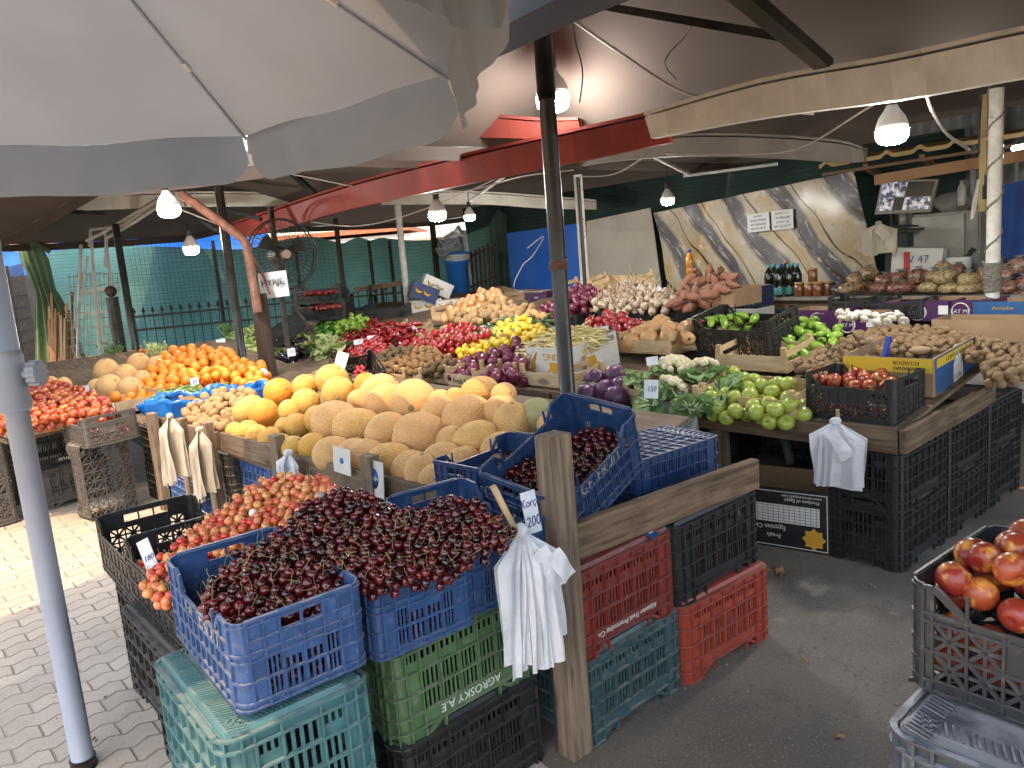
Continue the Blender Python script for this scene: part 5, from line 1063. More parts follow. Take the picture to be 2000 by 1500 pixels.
for i, (x, y) in enumerate(((1163, 742), (1204, 734), (1186, 762), (1214, 756), (1150, 770), (1206, 776))):
    h = kp.hit(x, y); t = thing('red_cabbage', 'dark purple cabbage in the crate right of the black pole', 'cabbage', TR(h, i, .6 * math.sin(i), .5), 'red cabbages'); r = .075
    MB().merge(ball(18, 13, .92, wob=.02, seed=i), Matrix.Scale(r, 4)).build('head', M_rc, t)
    for k in range(5):
        a = k * 1.2566 + i; mb = MB()
        mb.grid(6, 6, lambda u, v: Vector((r * 1.05 * math.sin(.15 + 1.9 * v) * math.cos(a + (u - .5) * 1.5), r * 1.05 * math.sin(.15 + 1.9 * v) * math.sin(a + (u - .5) * 1.5), -r * 1.0 * math.cos(.15 + 1.9 * v) + r * .04 * math.sin(9 * u)))); lf = mb.build('outer_leaf', M_rc, t)
        MB().tube([(r * 1.07 * math.sin(.15 + 1.9 * v) * math.cos(a), r * 1.07 * math.sin(.15 + 1.9 * v) * math.sin(a), -r * 1.02 * math.cos(.15 + 1.9 * v)) for v in (0, .25, .5, .75)], [.006, .004, .003, .0015], 4).build('vein', M_rcv, lf)
# beans: nobody could count them
def beans(name, label, poly, pl, m_, L, r, n, seed, cat='beans'):
    rg = random.Random(seed); mb = MB(); xs = [q[0] for q in poly]; ys = [q[1] for q in poly]; k = 0
    while k < n:
        x, y = rg.uniform(min(xs), max(xs)), rg.uniform(min(ys), max(ys))
        if not inpoly(x, y, poly): continue
        k += 1; h = pl.hit(x, y) + pl.n * rg.uniform(-.05, .012); a = rg.gauss(0, .9) + YAW; d = Vector((math.sin(a), -math.cos(a), rg.gauss(0, .22))) * L / 2; c = Vector((rg.gauss(0, 1), rg.gauss(0, 1), rg.uniform(0, 1))) * L * .10
        mb.tube([h - d, h - d * .45 + c, h + d * .45 + c, h + d], [r * .3, r, r, r * .3], 5)
    return tag(mb.build(name, m_), label, cat, kind='stuff')
beans('yellow_beans', 'heap of flat yellow beans in the white printed box', [(1018, 686), (1050, 662), (1075, 648), (1110, 640), (1150, 640), (1180, 655), (1160, 672), (1095, 682), (1030, 690)], FP(1060, 745, .195, .26), mat('wax_bean', (.60, .47, .16), (.52, .44, .20), 20, rough=.5, c3=(.66, .56, .28)), .17, .0075, 420, 2)
beans('yellow_beans', 'strands of yellow bean standing up right of the front pole', [(1128, 660), (1132, 640), (1142, 632), (1150, 650), (1145, 668)], FP(1060, 745, .22, .26), MATS['wax_bean'], .15, .007, 30, 3)
BP_ = Plane(atZ(340, 775, .765), .05, .10)
beans('green_beans', 'green beans in the nearer open blue bag', [(300, 775), (315, 767), (350, 757), (385, 752), (390, 760), (352, 770), (310, 780)], BP_, mat('green_bean', (.10, .20, .05), (.16, .26, .08), 20, rough=.5), .10, .006, 200, 4)
beans('green_beans', 'green beans in the farther open blue bag', [(398, 762), (410, 755), (440, 750), (448, 757), (420, 764)], BP_, MATS['green_bean'], .10, .006, 80, 5)
beans('mottled_beans', 'purple mottled beans in the pale crate left of the timber post', [(470, 700), (478, 685), (500, 678), (508, 688), (506, 704)], FP(490, 715, .08, .2, pl=Plane((3.66, 8, .72), .14, .03)), mat('mottled_bean', (.55, .45, .42), (.25, .10, .14), 60, rough=.5), .10, .007, 120, 6)
M_mush = mat('mushroom_cap', (.55, .50, .42), (.48, .42, .34), 12, rough=.7)
MUSH = [proto([('mushroom', MB().lathe([(.02, -.1), (.8, -.05), (1, .2), (.85, .62), (.5, .85), (.05, .95)], 12), M_mush), ('stalk', MB().lathe([(.25, -.7), (.33, -.65), (.3, -.05)], 8), M_mush)])]
# ================================================================ BACKDROP OF THE STALL: fences, nets, boards
FH = Vector((_F.x, _F.y, 0)).normalized(); RH = Vector((FH.y, -FH.x, 0))
def poly_y(lst, x):
    for (x0, y0), (x1, y1) in zip(lst, lst[1:]):
        if x <= x1: return y0 + (y1 - y0) * (x - x0) / (x1 - x0)
    return lst[-1][1]
def net_mat2(name, c, c2, trans, sc=300, holes=0.):
    m = sheet_mat(name, c, c2, 2.0, trans, .85); t = m.node_tree; v = coords(t, (1, 1, 1), False)
    w1 = N(t, 'TexWave', wave_type='BANDS', bands_direction='Z'); w1.inputs['Scale'].default_value = 6; w1.inputs['Distortion'].default_value = 3.5; w1.inputs['Detail'].default_value = 3; t.links.new(v, w1.inputs[0])
    b = t.nodes['Principled BSDF']; old = b.inputs['Base Color'].links[0].from_socket
    c_ = mixc(t, math_(t, 'MULTIPLY', ramp(t, w1.outputs[1], .55, .95), .30), old, tuple(x * .35 for x in c)); t.links.new(c_, b.inputs['Base Color']); t.links.new(c_, t.nodes['Translucent BSDF'].inputs[0]); return m
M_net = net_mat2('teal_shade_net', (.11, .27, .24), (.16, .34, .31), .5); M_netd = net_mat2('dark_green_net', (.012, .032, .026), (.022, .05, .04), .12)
M_tarp = sheet_mat('blue_tarp', (.03, .17, .62), (.05, .23, .72), 3, .45, .5, (3, .5))
def hang(name, label, cat, x0, x1, tops, d, material, bot=0., nu=60, wav=.04, seed=0, group=None, d2=None):
    """a sheet hung from the line seen at tops, d metres off, down to height bot"""
    rg = random.Random(seed); ph = [rg.uniform(0, 6) for _ in range(4)]; mb = MB()
    def fn(u, v):
        x = x0 + (x1 - x0) * u; p = atD(x, poly_y(tops, x), d + ((d2 or d) - d) * u); z = p.z + (bot - p.z) * v
        return Vector((p.x, p.y, z)) + FH * (wav * (math.sin(u * 40 + ph[0]) * v + .6 * math.sin(u * 17 + v * 3 + ph[1]) + .4 * math.sin(v * 9 + u * 6 + ph[2])))
    mb.grid(nu, 12, fn); return tag(mb.build(name, material), label, cat, group)
NT = [(95, 492), (150, 484), (250, 480), (330, 482), (430, 488), (485, 486), (560, 466), (590, 462), (620, 463), (668, 476), (700, 462), (722, 470), (745, 464), (800, 470), (862, 468), (905, 460), (970, 436)]
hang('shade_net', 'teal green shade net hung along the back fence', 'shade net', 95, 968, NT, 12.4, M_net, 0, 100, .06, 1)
hang('blue_tarp', 'bright blue tarpaulin showing above the green net at the left', 'tarpaulin', -60, 520, [(-60, 490), (40, 492), (110, 474), (200, 466), (330, 460), (440, 450), (520, 448)], 14.5, M_tarp, 1.45, 40, .08, 2)
# spear-topped iron fence in front of the net
ft = thing('iron_fence', 'black iron fence with spear tips before the green net', 'fence', TR(atZ(400, 700, 0)))
inv = ft.matrix_world.inverted()
for k in range(34):
    x = 262 + k * 18.2; 
    if x > 850: break
    p = atD(x, 612 - (x - 262) * .092, 12.1); mb = MB(); mb.bar((p.x, p.y, 0), (p.x, p.y, p.z), .011); mb.tube([(p.x, p.y, p.z - .01), (p.x, p.y, p.z + .02), (p.x, p.y, p.z + .09)], [.012, .028, .002], 6)
    mb.build('bar', M_iron, ft).data.transform(inv)
for yo in (8, 34, 100):
    MB().bar(atD(255, 612 + yo, 12.08), atD(860, 556 + yo, 12.08), .02, .03).build('rail', M_iron, ft).data.transform(inv)
for x in (415, 575, 720, 760):
    p = atD(x, 470, 12.15); MB().bar((p.x, p.y, 0), p, .04).build('upright', M_iron, ft).data.transform(inv)
# wire grid fixed on the net
wm = MB()
for k in range(46): x = 250 + k * 9; a = atD(x, poly_y(NT, x) - 6, 12.25); wm.bar((a.x, a.y, .9), a, .0032)
for k in range(14): wm.bar(atD(250, 478 + k * 10, 12.25), atD(660, 458 + k * 9.4, 12.25), .0032)
tag(wm.build('wire_mesh', M_iron), 'thin wire grid stretched over the green net at the left', 'wire mesh')
# far houses seen in the strip above the net
hs = thing('house', 'distant pale house with orange tiles above the net', 'house', TR(atD(650, 600, 24)))
inv = hs.matrix_world.inverted()
def flat_box(name, x0, x1, yt, yb, d, th, material, parent, ground=False):
    p = [atD(x0, yt, d), atD(x1, yt, d), atD(x1, yb, d), atD(x0, yb, d)]; z0 = 0 if ground else (p[2].z + p[3].z) / 2; z1 = (p[0].z + p[1].z) / 2
    a, b = p[0], p[1]; M = frame((a.x, a.y, 0), Vector((b.x - a.x, b.y - a.y, 0))); L = Vector((b.x - a.x, b.y - a.y, 0)).length
    o = MB().bx((0, 0, z0), (L, th, z1)).build(name, material, None, M)
    if parent: o.matrix_world = parent.matrix_world.inverted() @ M; o.parent = parent
    return o
flat_box('wall', 560, 880, 462, 600, 24, 5, mat('pale_wall', (.55, .50, .42), (.48, .44, .38), 2, rough=.8), hs, True)
flat_box('roof', 500, 800, 452, 461, 23.8, 5.4, mat('orange_tiles', (.42, .15, .07), (.35, .11, .05), 8, rough=.8), hs)
flat_box('eave', 610, 870, 466, 473, 23.6, .3, mat('white_eave', (.6, .58, .55), rough=.7), hs)
mb = MB(); mb.grid(10, 10, lambda u, v: atD(-25 + 46 * u, 610 + 80 * v, 12.8) + FH * (.03 * math.sin(u * 14 + v))); tag(mb.build('cloth', sheet_mat('pale_blue_cloth', (.42, .50, .66), (.38, .46, .62), 5, .3, .9)), 'pale blue cloth hanging behind the iron fence at the left edge', 'cloth')
sh = thing('backdrop', 'added dark low shed behind the iron fence at the left edge', 'backdrop', TR(atD(-20, 650, 14)))  # plain dark backing added to fill the gap behind the fence
flat_box('wall', -260, 112, 548, 640, 14, 1.5, mat('dark_backdrop', (.03, .033, .036), (.02, .022, .025), 4, rough=.8), sh, True)
h2 = thing('house', 'peach coloured house wall at the far left', 'house', TR(atD(0, 600, 22)))
flat_box('wall', -200, 130, 462, 600, 22, 5, mat('peach_wall', (.62, .42, .27), (.56, .38, .25), 2, rough=.8), h2, True)
# left: dark iron fence, curtain, lath bundle, whitewashed frames
lf = thing('iron_fence', 'dark iron mesh fence at the left edge behind the parasol pole', 'fence', TR(atD(0, 720, 11.6)))
inv = lf.matrix_world.inverted(); mb = MB()
a, b = atD(8, 520, 11.6), atD(42, 512, 12.4)
MB().bar((a.x, a.y, 0), a, .09).build('upright', M_iron, lf).data.transform(inv)
for k in range(16): q = a.lerp(b, k / 15); mb.bar((q.x, q.y, .2), (q.x, q.y, q.z - .02), .010)
for k in range(9): mb.bar((a.x, a.y, .2 + k * .18), (b.x, b.y, .2 + k * .18), .010)
mb.build('bars', M_iron, lf).data.transform(inv)
M_curt = sheet_mat('green_curtain', (.15, .22, .12), (.20, .28, .15), 20, .15, .9)
cu = thing('curtain', 'green cloth curtain tied in a knot at the far left', 'curtain', TR(atD(65, 730, 11.3)))
def cur(u, v):
    ww = [.13, .20, .14, .26, .34, .42, .46]; k = v * (len(ww) - 1); i = min(int(k), len(ww) - 2); w_ = ww[i] + (ww[i + 1] - ww[i]) * (k - i)
    a = (u - .5) * 2; p = atD(48 + 22 * min(1, v * 2.6), 452, 11.3); top = atD(48, 452, 11.3).z
    return Vector((p.x, p.y, top * (1 - v) + .0 * v)) + RH * (a * w_) + FH * (.05 * math.sin(a * 13 + 1.5 * v) * min(1, v * 2 + .2) - .06 * (1 - a * a))
MB().grid(60, 24, cur).build('cloth', M_curt, cu).data.transform(cu.matrix_world.inverted())
MB().tube([atD(20, 447, 11.3), atD(60, 470, 11.25), atD(98, 492, 11.4)], .035, 8).build('tied_knot', M_curt, cu).data.transform(cu.matrix_world.inverted())
for k in range(24):
    rg = random.Random(k); x = 93 + k * 2.0 + rg.uniform(-2, 2); base = atZ(x - 6 + rg.uniform(-3, 6), 742, .02); d_ = Vector((base.x, base.y, 0)); sc_ = 11.5 / proj(base)[2]; base = CAM + (base - CAM) * sc_; base.z = 0
    t_ = atD(x + 2, 570 + rg.uniform(-2, 70), 11.5 + rg.uniform(-.15, .15))
    tag(MB().bar(base, t_, .035, .02, FH).build('wooden_lath', wood('lath_wood', (.42, .24, .13), (.30, .16, .08), 2) if k % 3 else PALEZ), 'thin wooden lath in the sunlit bundle beside the green curtain', 'lath', 'bundle of wooden laths')
fr_ = thing('trellis', 'whitewashed wire trellis leaning by the lath bundle', 'trellis', TR(atD(190, 715, 10.6))); inv = fr_.matrix_world.inverted()
for (a, b) in (((158, 478), (150, 735)), ((172, 500), (146, 640)), ((205, 455), (236, 715)), ((178, 460), (196, 720)), ((160, 570), (232, 560)), ((150, 615), (226, 606)), ((182, 520), (205, 690))):
    MB().bar(atD(*a, 10.6), atD(*b, 10.6), .035, .03).build('pole', M_whitepaint, fr_).data.transform(inv)
mb = MB(); rg = random.Random(5)
for k in range(12): x = 135 + k * 8.5; mb.tube([atD(x, 535 + rg.uniform(-4, 4), 10.7), atD(x + 2 + rg.uniform(-3, 3), 600, 10.65), atD(x + 4 + rg.uniform(-4, 4), 690, 10.7)], .006, 5)
for k in range(9): y = 538 + k * 17; mb.tube([atD(132, y + 4, 10.68), atD(180, y + rg.uniform(-6, 6), 10.64), atD(234, y - 4, 10.68)], .006, 5)
mb.build('wire_grid', M_whitepaint, fr_).data.transform(inv)
mb = MB()
for pts_ in ([(330, 376, 8.4), (258, 420, 9.2), (200, 455, 9.8), (170, 470, 10.2)], [(345, 378, 8.4), (265, 432, 9.2), (208, 465, 9.8), (206, 520, 10.2)], [(320, 384, 8.6), (240, 440, 9.4), (178, 448, 10), (175, 480, 10.4)]): mb.tube([atD(*q) for q in pts_], .022, 7)
tag(mb.build('pipe_bundle', M_whitepaint), 'bundle of whitewashed pipes slanting up to the left bulb', 'pipes')
bp_ = thing('gate_post', 'dark square gate post with a round ball cap behind the pale melons', 'post', TR((lambda q: (q.x, q.y, 0))(atD(238, 700, 9.8))))
zt = above(220, 580, bp_.location).z
MB().bx((-.06, -.06, 0), (.06, .06, zt)).build('shaft', M_iron, bp_); MB().merge(ball(14, 10), Matrix.Translation((0, 0, zt + .07)) @ Matrix.Scale(.07, 4)).build('ball_cap', mat('rusty_iron', (.09, .06, .045), (.05, .035, .03), 20, rough=.8), bp_)
# ---- the X = 7.9 side: dark net, boards, patterned sheet
XW = 7.95
def on_wall(name, label, cat, quad, material, x=XW, nu=24, nv=16, wav=.012, seed=0, th=.006):
    P = [atX(px, py, x) for px, py in quad]; rg = random.Random(seed); ph = [rg.uniform(0, 6) for _ in range(3)]
    def fn(u, v):
        p = P[0].lerp(P[1], u).lerp(P[3].lerp(P[2], u), v); return p + Vector((-wav * (math.sin(u * 11 + ph[0]) * math.sin(v * 5 + ph[1]) + .5 * math.sin(u * 23 + v * 7 + ph[2])), 0, 0))
    return tag(MB().slab(nu, nv, fn, (th, 0, 0)).build(name, material), label, cat)
def wallnet(u, v): Y = 10.6 + (2.9 - 10.6) * u; return Vector((8.15 + .05 * math.sin(u * 50) * (.3 + v) + .04 * math.sin(u * 19 + v * 8), Y, 2.47 * (1 - v)))
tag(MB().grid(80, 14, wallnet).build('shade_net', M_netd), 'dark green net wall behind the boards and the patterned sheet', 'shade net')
hang('shade_net', 'torn paler green net left of the blue board', 'shade net', 955, 1000, [(955, 440), (972, 408), (1000, 430)], 12.2, sheet_mat('old_net', (.10, .17, .13), (.05, .09, .07), 3, .4, .9), 0, 20, .04, 4)
on_wall('blue_board', 'flat blue plastic board leaning at the back', 'board', [(989, 456), (1130, 436), (1140, 600), (1003, 600)], mat('board_blue', (.02, .12, .52), (.025, .14, .56), 1.5, rough=.35), 7.9, 12, 8, .004, 1)
on_wall('pale_board', 'creased off white cardboard sheet left of the patterned sheet', 'board', [(1146, 432), (1270, 406), (1296, 590), (1146, 600)], mat('board_cream', (.46, .43, .37), (.40, .37, .31), 2, rough=.7, bmp=(4, .3, .03)), 7.86, 16, 10, .014, 2)
def marble():
    m, t, b = newmat('marbled_sheet'); v = coords(t, (1, 1, 1), False); sp = N(t, 'SeparateXYZ'); t.links.new(v, sp.inputs[0]); y, z = sp.outputs[1], sp.outputs[2]
    A = math_(t, 'SUBTRACT', math_(t, 'MULTIPLY', y, .82), math_(t, 'MULTIPLY', z, .57)); B = math_(t, 'ADD', math_(t, 'MULTIPLY', y, .57), math_(t, 'MULTIPLY', z, .82))
    cb = N(t, 'CombineXYZ'); t.links.new(A, cb.inputs[0]); t.links.new(math_(t, 'MULTIPLY', B, .34), cb.inputs[1])
    ad = N(t, 'VectorMath', operation='MULTIPLY_ADD'); t.links.new(noise(t, cb.outputs[0], 2.3, 2, .5, 1), ad.inputs[0]); ad.inputs[1].default_value = (.42, .2, 0); t.links.new(cb.outputs[0], ad.inputs[2]); V = ad.outputs[0]
    def wv(sc, dist, ph):
        w_ = N(t, 'TexWave', wave_type='BANDS', bands_direction='X'); w_.inputs['Scale'].default_value = sc; w_.inputs['Distortion'].default_value = dist; w_.inputs['Detail'].default_value = 3; w_.inputs['Detail Scale'].default_value = 1.6; w_.inputs['Phase Offset'].default_value = ph; t.links.new(V, w_.inputs[0]); return w_.outputs[1]
    g = wv(.62, 1.2, 0.); c = mixc(t, ramp(t, g, .45, .75), (.45, .40, .30), (.10, .095, .11))
    c = mixc(t, math_(t, 'MULTIPLY', ramp(t, noise(t, V, 7, 8, .72), .45, .62), ramp(t, g, .7, .2)), c, (.42, .25, .055))
    c = mixc(t, math_(t, 'MULTIPLY', ramp(t, noise(t, V, 14, 8, .72), .52, .66), .8), c, (.60, .575, .52))
    c = mixc(t, ramp(t, wv(1.25, 2.5, 1.2), .975, .995), c, (.07, .04, .02)); c = mixc(t, ramp(t, noise(t, V, 30, 3), .62, .72), c, (.30, .26, .20))
    t.links.new(c, b.inputs['Base Color']); b.inputs['Roughness'].default_value = .3; return m
on_wall('patterned_sheet', 'glossy sheet with grey, cream and gold marble swirls on the back wall', 'wall sheet', [(1276, 416), (1668, 334), (1716, 545), (1310, 575)], marble(), 7.85, 30, 18, .018, 3)
M_ink = mat('black_ink', (.02, .02, .022), rough=.7); M_paper = mat('white_paper', (.66, .66, .68), rough=.6)
for quad, lines, lab in (([(1458, 420), (1501, 414), (1505, 449), (1461, 455)], ['SHITET', 'APARTAMENT', 'NE SARANDE', '069 363 60 77'], 'left white notice pinned on the marbled sheet'), ([(1505, 413), (1547, 408), (1552, 445), (1509, 450)], ['SHITET 2+1', 'I MOBILUAR', 'ZOGU I ZI', '069 363 60 77'], 'right white notice pinned on the marbled sheet')):
    P = [atX(x, y, 7.81) for x, y in quad]; c = sum(P, Vector()) / 4; rt = (P[1] - P[0]).normalized(); F_ = face(c, rt, (-1, 0, 0)); W_ = (P[1] - P[0]).length; H_ = (P[3] - P[0]).length
    t = thing('paper_notice', lab, 'notice', F_, 'notices on the marbled sheet'); MB().bx((-W_ / 2, -H_ / 2, -.001), (W_ / 2, H_ / 2, .001)).build('sheet', M_paper, t)
    for k, s_ in enumerate(lines): text(s_, H_ * .17, M_ink, t, TR((0, H_ * (.33 - .22 * k), .002)), width=.95)
# grey corrugated wall and yellow roof edge at the right
mb = MB(); mb.grid(160, 1, lambda u, v: Vector((8.2 + .02 * math.sin(u * 320), 3.6 - 6 * u, 2.6 * (1 - v)))); tag(mb.build('corrugated_wall', mat('grey_sheet_metal', (.16, .165, .165), (.12, .125, .125), 3, rough=.5, metal=.3)), 'grey corrugated wall behind the refrigerator', 'wall')
rf = thing('lean_to_roof', 'yellow corrugated roof edge with wooden battens at the right', 'roof', TR((7.2, 2, 2.1))); inv = rf.matrix_world.inverted()
A_, B_ = atX(1600, 322, 7.0), atX(2080, 244, 7.0)
M_yel = mat('yellow_roof', (.46, .36, .16), (.38, .29, .12), 4, rough=.6)
mb = MB(); mb.grid(90, 2, lambda u, v: A_.lerp(B_, u) + Vector((1.2 * v, 0, .10 * v + .035 * max(-.3, math.sin(u * 44)) ** 3))); mb.grid(90, 1, lambda u, v: A_.lerp(B_, u) + Vector((-.004, 0, .035 * max(-.3, math.sin(u * 44)) ** 3 - .035 * v))); mb.build('sheet', M_yel, rf).data.transform(inv)
MB().hexa([p + Vector((a, 0, b)) for a, b, p in ((.05, -.10, A_), (.05, -.10, B_), (1.2, -.02, B_), (1.2, -.02, A_), (.05, -.075, A_), (.05, -.075, B_), (1.2, .0, B_), (1.2, .0, A_))]).build('underside', mat('plywood', (.19, .12, .075), (.15, .095, .06), 3, rough=.8), rf).data.transform(inv)
MB().bar(atX(1710, 352, 7.25), atX(2080, 290, 7.25), .05, .09).build('batten', mat('batten_wood', (.36, .21, .10), (.28, .16, .08), 4, rough=.7), rf).data.transform(inv)
for x in (1690, 1800, 1930): MB().bar(atX(x, 325 - (x - 1690) * .16, 7.1), atX(x + 30, 345 - (x - 1690) * .16, 7.9), .04, .05).build('rafter', MATS['batten_wood'], rf).data.transform(inv)
tag(MB().bx((-.02, -.025, -.45), (.02, .025, .45)).build('wooden_batten', M_yel, None, TR(atD(1921, 300, 6.2))), 'yellow upright batten behind the rope-wound pole', 'batten')
mb = MB(); mb.grid(24, 10, lambda u, v: atX(1944, 365, 7.3) + Vector((.03 * math.sin(u * 22) + .02 * math.sin(u * 9 + 3 * v), -.9 * u, -1.25 * v + .03 * math.sin(u * 5)))); tag(mb.build('blue_cloth', sheet_mat('blue_cloth', (.02, .06, .24), (.025, .08, .30), 4, .1, .9)), 'dark blue cloth hanging at the right edge behind the nut bags', 'cloth')

# ================================================================ COUNTER WITH BOTTLES, JARS, BAGS
cA, cB = atX(1470, 582, 6.75), atX(2100, 574, 6.75); CZ = (cA.z + atX(1990, 575, 6.75).z) / 2
ct = thing('counter', 'long counter with grey slab top carrying bottles and nut bags', 'counter', TR((7.1, 2.5, 0)))
inv = ct.matrix_world.inverted(); Yc0, Yc1 = cA.y + .02, 1.0
MB().bx((6.72, Yc1, CZ - .03), (7.45, Yc0, CZ)).build('slab', mat('counter_slab', (.30, .275, .24), (.22, .20, .175), 8, rough=.6), ct, bevel=.004).data.transform(inv)
MB().bx((6.85, Yc1, .2), (6.88, Yc0 - .35, CZ - .12)).build('front_panel', mat('white_planks', (.46, .44, .40), (.36, .34, .31), 4, rough=.7, stretch=(1, 1, 14)), ct).data.transform(inv)
MB().bx((6.80, Yc1, CZ - .12), (6.85, Yc0, CZ - .032)).build('apron', mat('plywood', (.19, .12, .075)), ct).data.transform(inv)
for y in (Yc0 - .1, 3.0, 1.2): MB().bx((7.3, y - .04, 0), (7.38, y + .04, CZ - .03)).build('leg', WZ, ct).data.transform(inv)
def onc(x, y=None, X=6.95): p = atX(x, y or 575, X); p.z = CZ + .001; return p
M_dglass = mat('dark_bottle', (.012, .014, .012), rough=.08, spec=.7, coat=.4); M_capT = mat('teal_cap', (.08, .33, .36), rough=.5); M_labT = mat('teal_label', (.10, .32, .30), (.05, .22, .22), 40, rough=.5); M_capB = mat('blue_cap', (.02, .06, .40), rough=.5); M_capP = mat('pink_cap', (.5, .2, .2), rough=.5)
def bottle(label, p, h, r, mt, cap, lab=None, group=None, name='bottle'):
    t = thing(name, label, 'bottle', TR(p), group)
    MB().lathe([(r * .85, 0), (r, .01), (r, h * .30), (r * .93, h * .36), (r, h * .42), (r, h * .64), (r * .75, h * .78), (r * .36, h * .88), (r * .34, h * .92)], 16).build('glass', mt, t)
    MB().lathe([(r * .42, h * .91), (r * .44, h * .92), (r * .43, h * .985), (r * .40, h)], 12).build('cap', cap, t)
    if lab: MB().lathe([(r * 1.015, h * .06), (r * 1.02, h * .065), (r * 1.02, h * .285), (r * 1.01, h * .29)], 16).build('label_band', lab, t)
for i, (x, X, c) in enumerate(((1502, 6.92, M_capT), (1521, 6.82, M_capT), (1541, 6.90, M_capT), (1558, 7.0, M_capT), (1512, 7.10, M_capT), (1527, 7.08, M_capB), (1536, 7.16, M_capP), (1549, 7.14, M_capT))):
    bottle('dark oil bottle with ' + ['teal', 'teal', 'teal', 'teal', 'teal', 'dark blue', 'pink', 'teal'][i] + ' cap in the cluster on the counter', onc(x, X=X), .30 if i != 6 else .33, .042, M_dglass, c, M_labT if i < 6 else None, 'oil bottles on the counter')
bottle('orange juice bottle with blue cap left of the sweet potatoes', TABLE.hit(1326, 585) + Vector((.2, 0, .2)), .28, .042, mat('juice', (.55, .22, .03), rough=.15, coat=.4), M_capB, None, None, 'juice_bottle')
M_hon = mat('honey_jar', (.16, .055, .018), (.22, .08, .025), 10, rough=.1, coat=.5); M_lid = mat('jar_lid', (.40, .24, .10), rough=.4)
def jar(label, p, h=.13, r=.045, mt=M_hon):
    t = thing('honey_jar', label, 'jar', TR(p), 'honey jars'); MB().lathe([(r * .9, 0), (r, .01), (r, h * .8), (r * .86, h * .88)], 16).build('glass', mt, t); MB().lathe([(r * .93, h * .88), (r * .96, h * .89), (r * .96, h), (r * .9, h * 1.01)], 16).build('lid', M_lid, t)
for i, x in enumerate((1561, 1580, 1597, 1616)): jar('amber honey jar standing in the row right of the dark bottles', onc(x, X=6.85 if i != 3 else 6.92))
jar('single honey jar standing on top of the jar row', onc(1588, X=6.98) + Vector((0, 0, .115)), .135, .042); jar('honey jar at the rear of the row, under the single one', onc(1588, X=6.98), .115)
# nut bags
M_film = mat('clear_film', (.9, .9, .9), rough=.08, trans=.0)
def nut_mat(name, c, c2, sc):
    m, t, b = newmat(name); v = coords(t); vo = N(t, 'TexVoronoi'); vo.inputs['Scale'].default_value = sc; t.links.new(v, vo.inputs['Vector'])
    sp = N(t, 'SeparateColor'); t.links.new(vo.outputs['Color'], sp.inputs[0]); col = mixc(t, sp.outputs[0], c, c2); col = mixc(t, ramp(t, vo.outputs[0], .45, .75), col, tuple(x * .3 for x in c))
    t.links.new(col, b.inputs['Base Color']); b.inputs['Roughness'].default_value = .5; b.inputs['Coat Weight'].default_value = .8; b.inputs['Coat Roughness'].default_value = .12
    bump(t, b, vo.outputs[0], -.6, .008); nb = N(t, 'Bump'); nb.inputs['Strength'].default_value = .5; nb.inputs['Distance'].default_value = .02; t.links.new(noise(t, v, 14, 3), nb.inputs['Height']); t.links.new(nb.outputs[0], b.inputs['Coat Normal']); return m
NUT = {'a': nut_mat('bagged_almonds', (.30, .17, .085), (.40, .25, .13), 42), 'r': nut_mat('bagged_red_nuts', (.23, .09, .06), (.34, .16, .11), 48), 'p': nut_mat('bagged_chickpeas', (.48, .35, .16), (.40, .28, .12), 62), 'w': nut_mat('bagged_peanuts', (.42, .25, .15), (.26, .12, .08), 55), 'k': nut_mat('bagged_dark_seeds', (.03, .03, .035), (.06, .055, .06), 90)}
NL = {'a': 'clear bag of light brown nuts on the counter', 'r': 'clear bag of reddish brown nuts on the counter', 'p': 'clear bag of pale chickpeas on the counter', 'w': 'clear bag of mixed peanuts near the rope-wound pole', 'k': 'dark plastic bag beside the honey jars'}
def nutbag(x, y, w_, h_, k, X, seed):
    rg = random.Random(seed); p = atX(x, y, X); s = proj(p)[2] / FPX; W, H = w_ * s * .60, h_ * s * .46; t = thing('nut_bag', NL[k], 'bag', TR(p, VIEWROT * .3 + rg.uniform(-.4, .4)), 'nut bags' if k != 'k' else None)
    b = ball(20, 12, 1, wob=.07, seed=seed); pw = lambda q, e: math.copysign(abs(q) ** e, q); b.v = [(pw(a, .7), pw(c, .7) * .62, max(pw(d, .8), -.80) - .12 * a * a + .05 * math.sin(5 * a + seed)) for a, c, d in b.v]
    MB().merge(b, Matrix.Diagonal((W, W, H, 1))).build('filled_bag', NUT[k], t)
    mb = MB()
    mb.lathe([(.34, .62), (.16, .90), (.30, 1.15), (.52, 1.28)], 12, Matrix.Diagonal((W, W * .7, H, 1)), wob=lambda a, u: 1 + .25 * math.sin(5 * a + seed) * u); mb.build('tied_top', M_bagclear, t)
M_bagclear = sheet_mat('clear_plastic', (.55, .54, .52), None, 5, .6, .2)
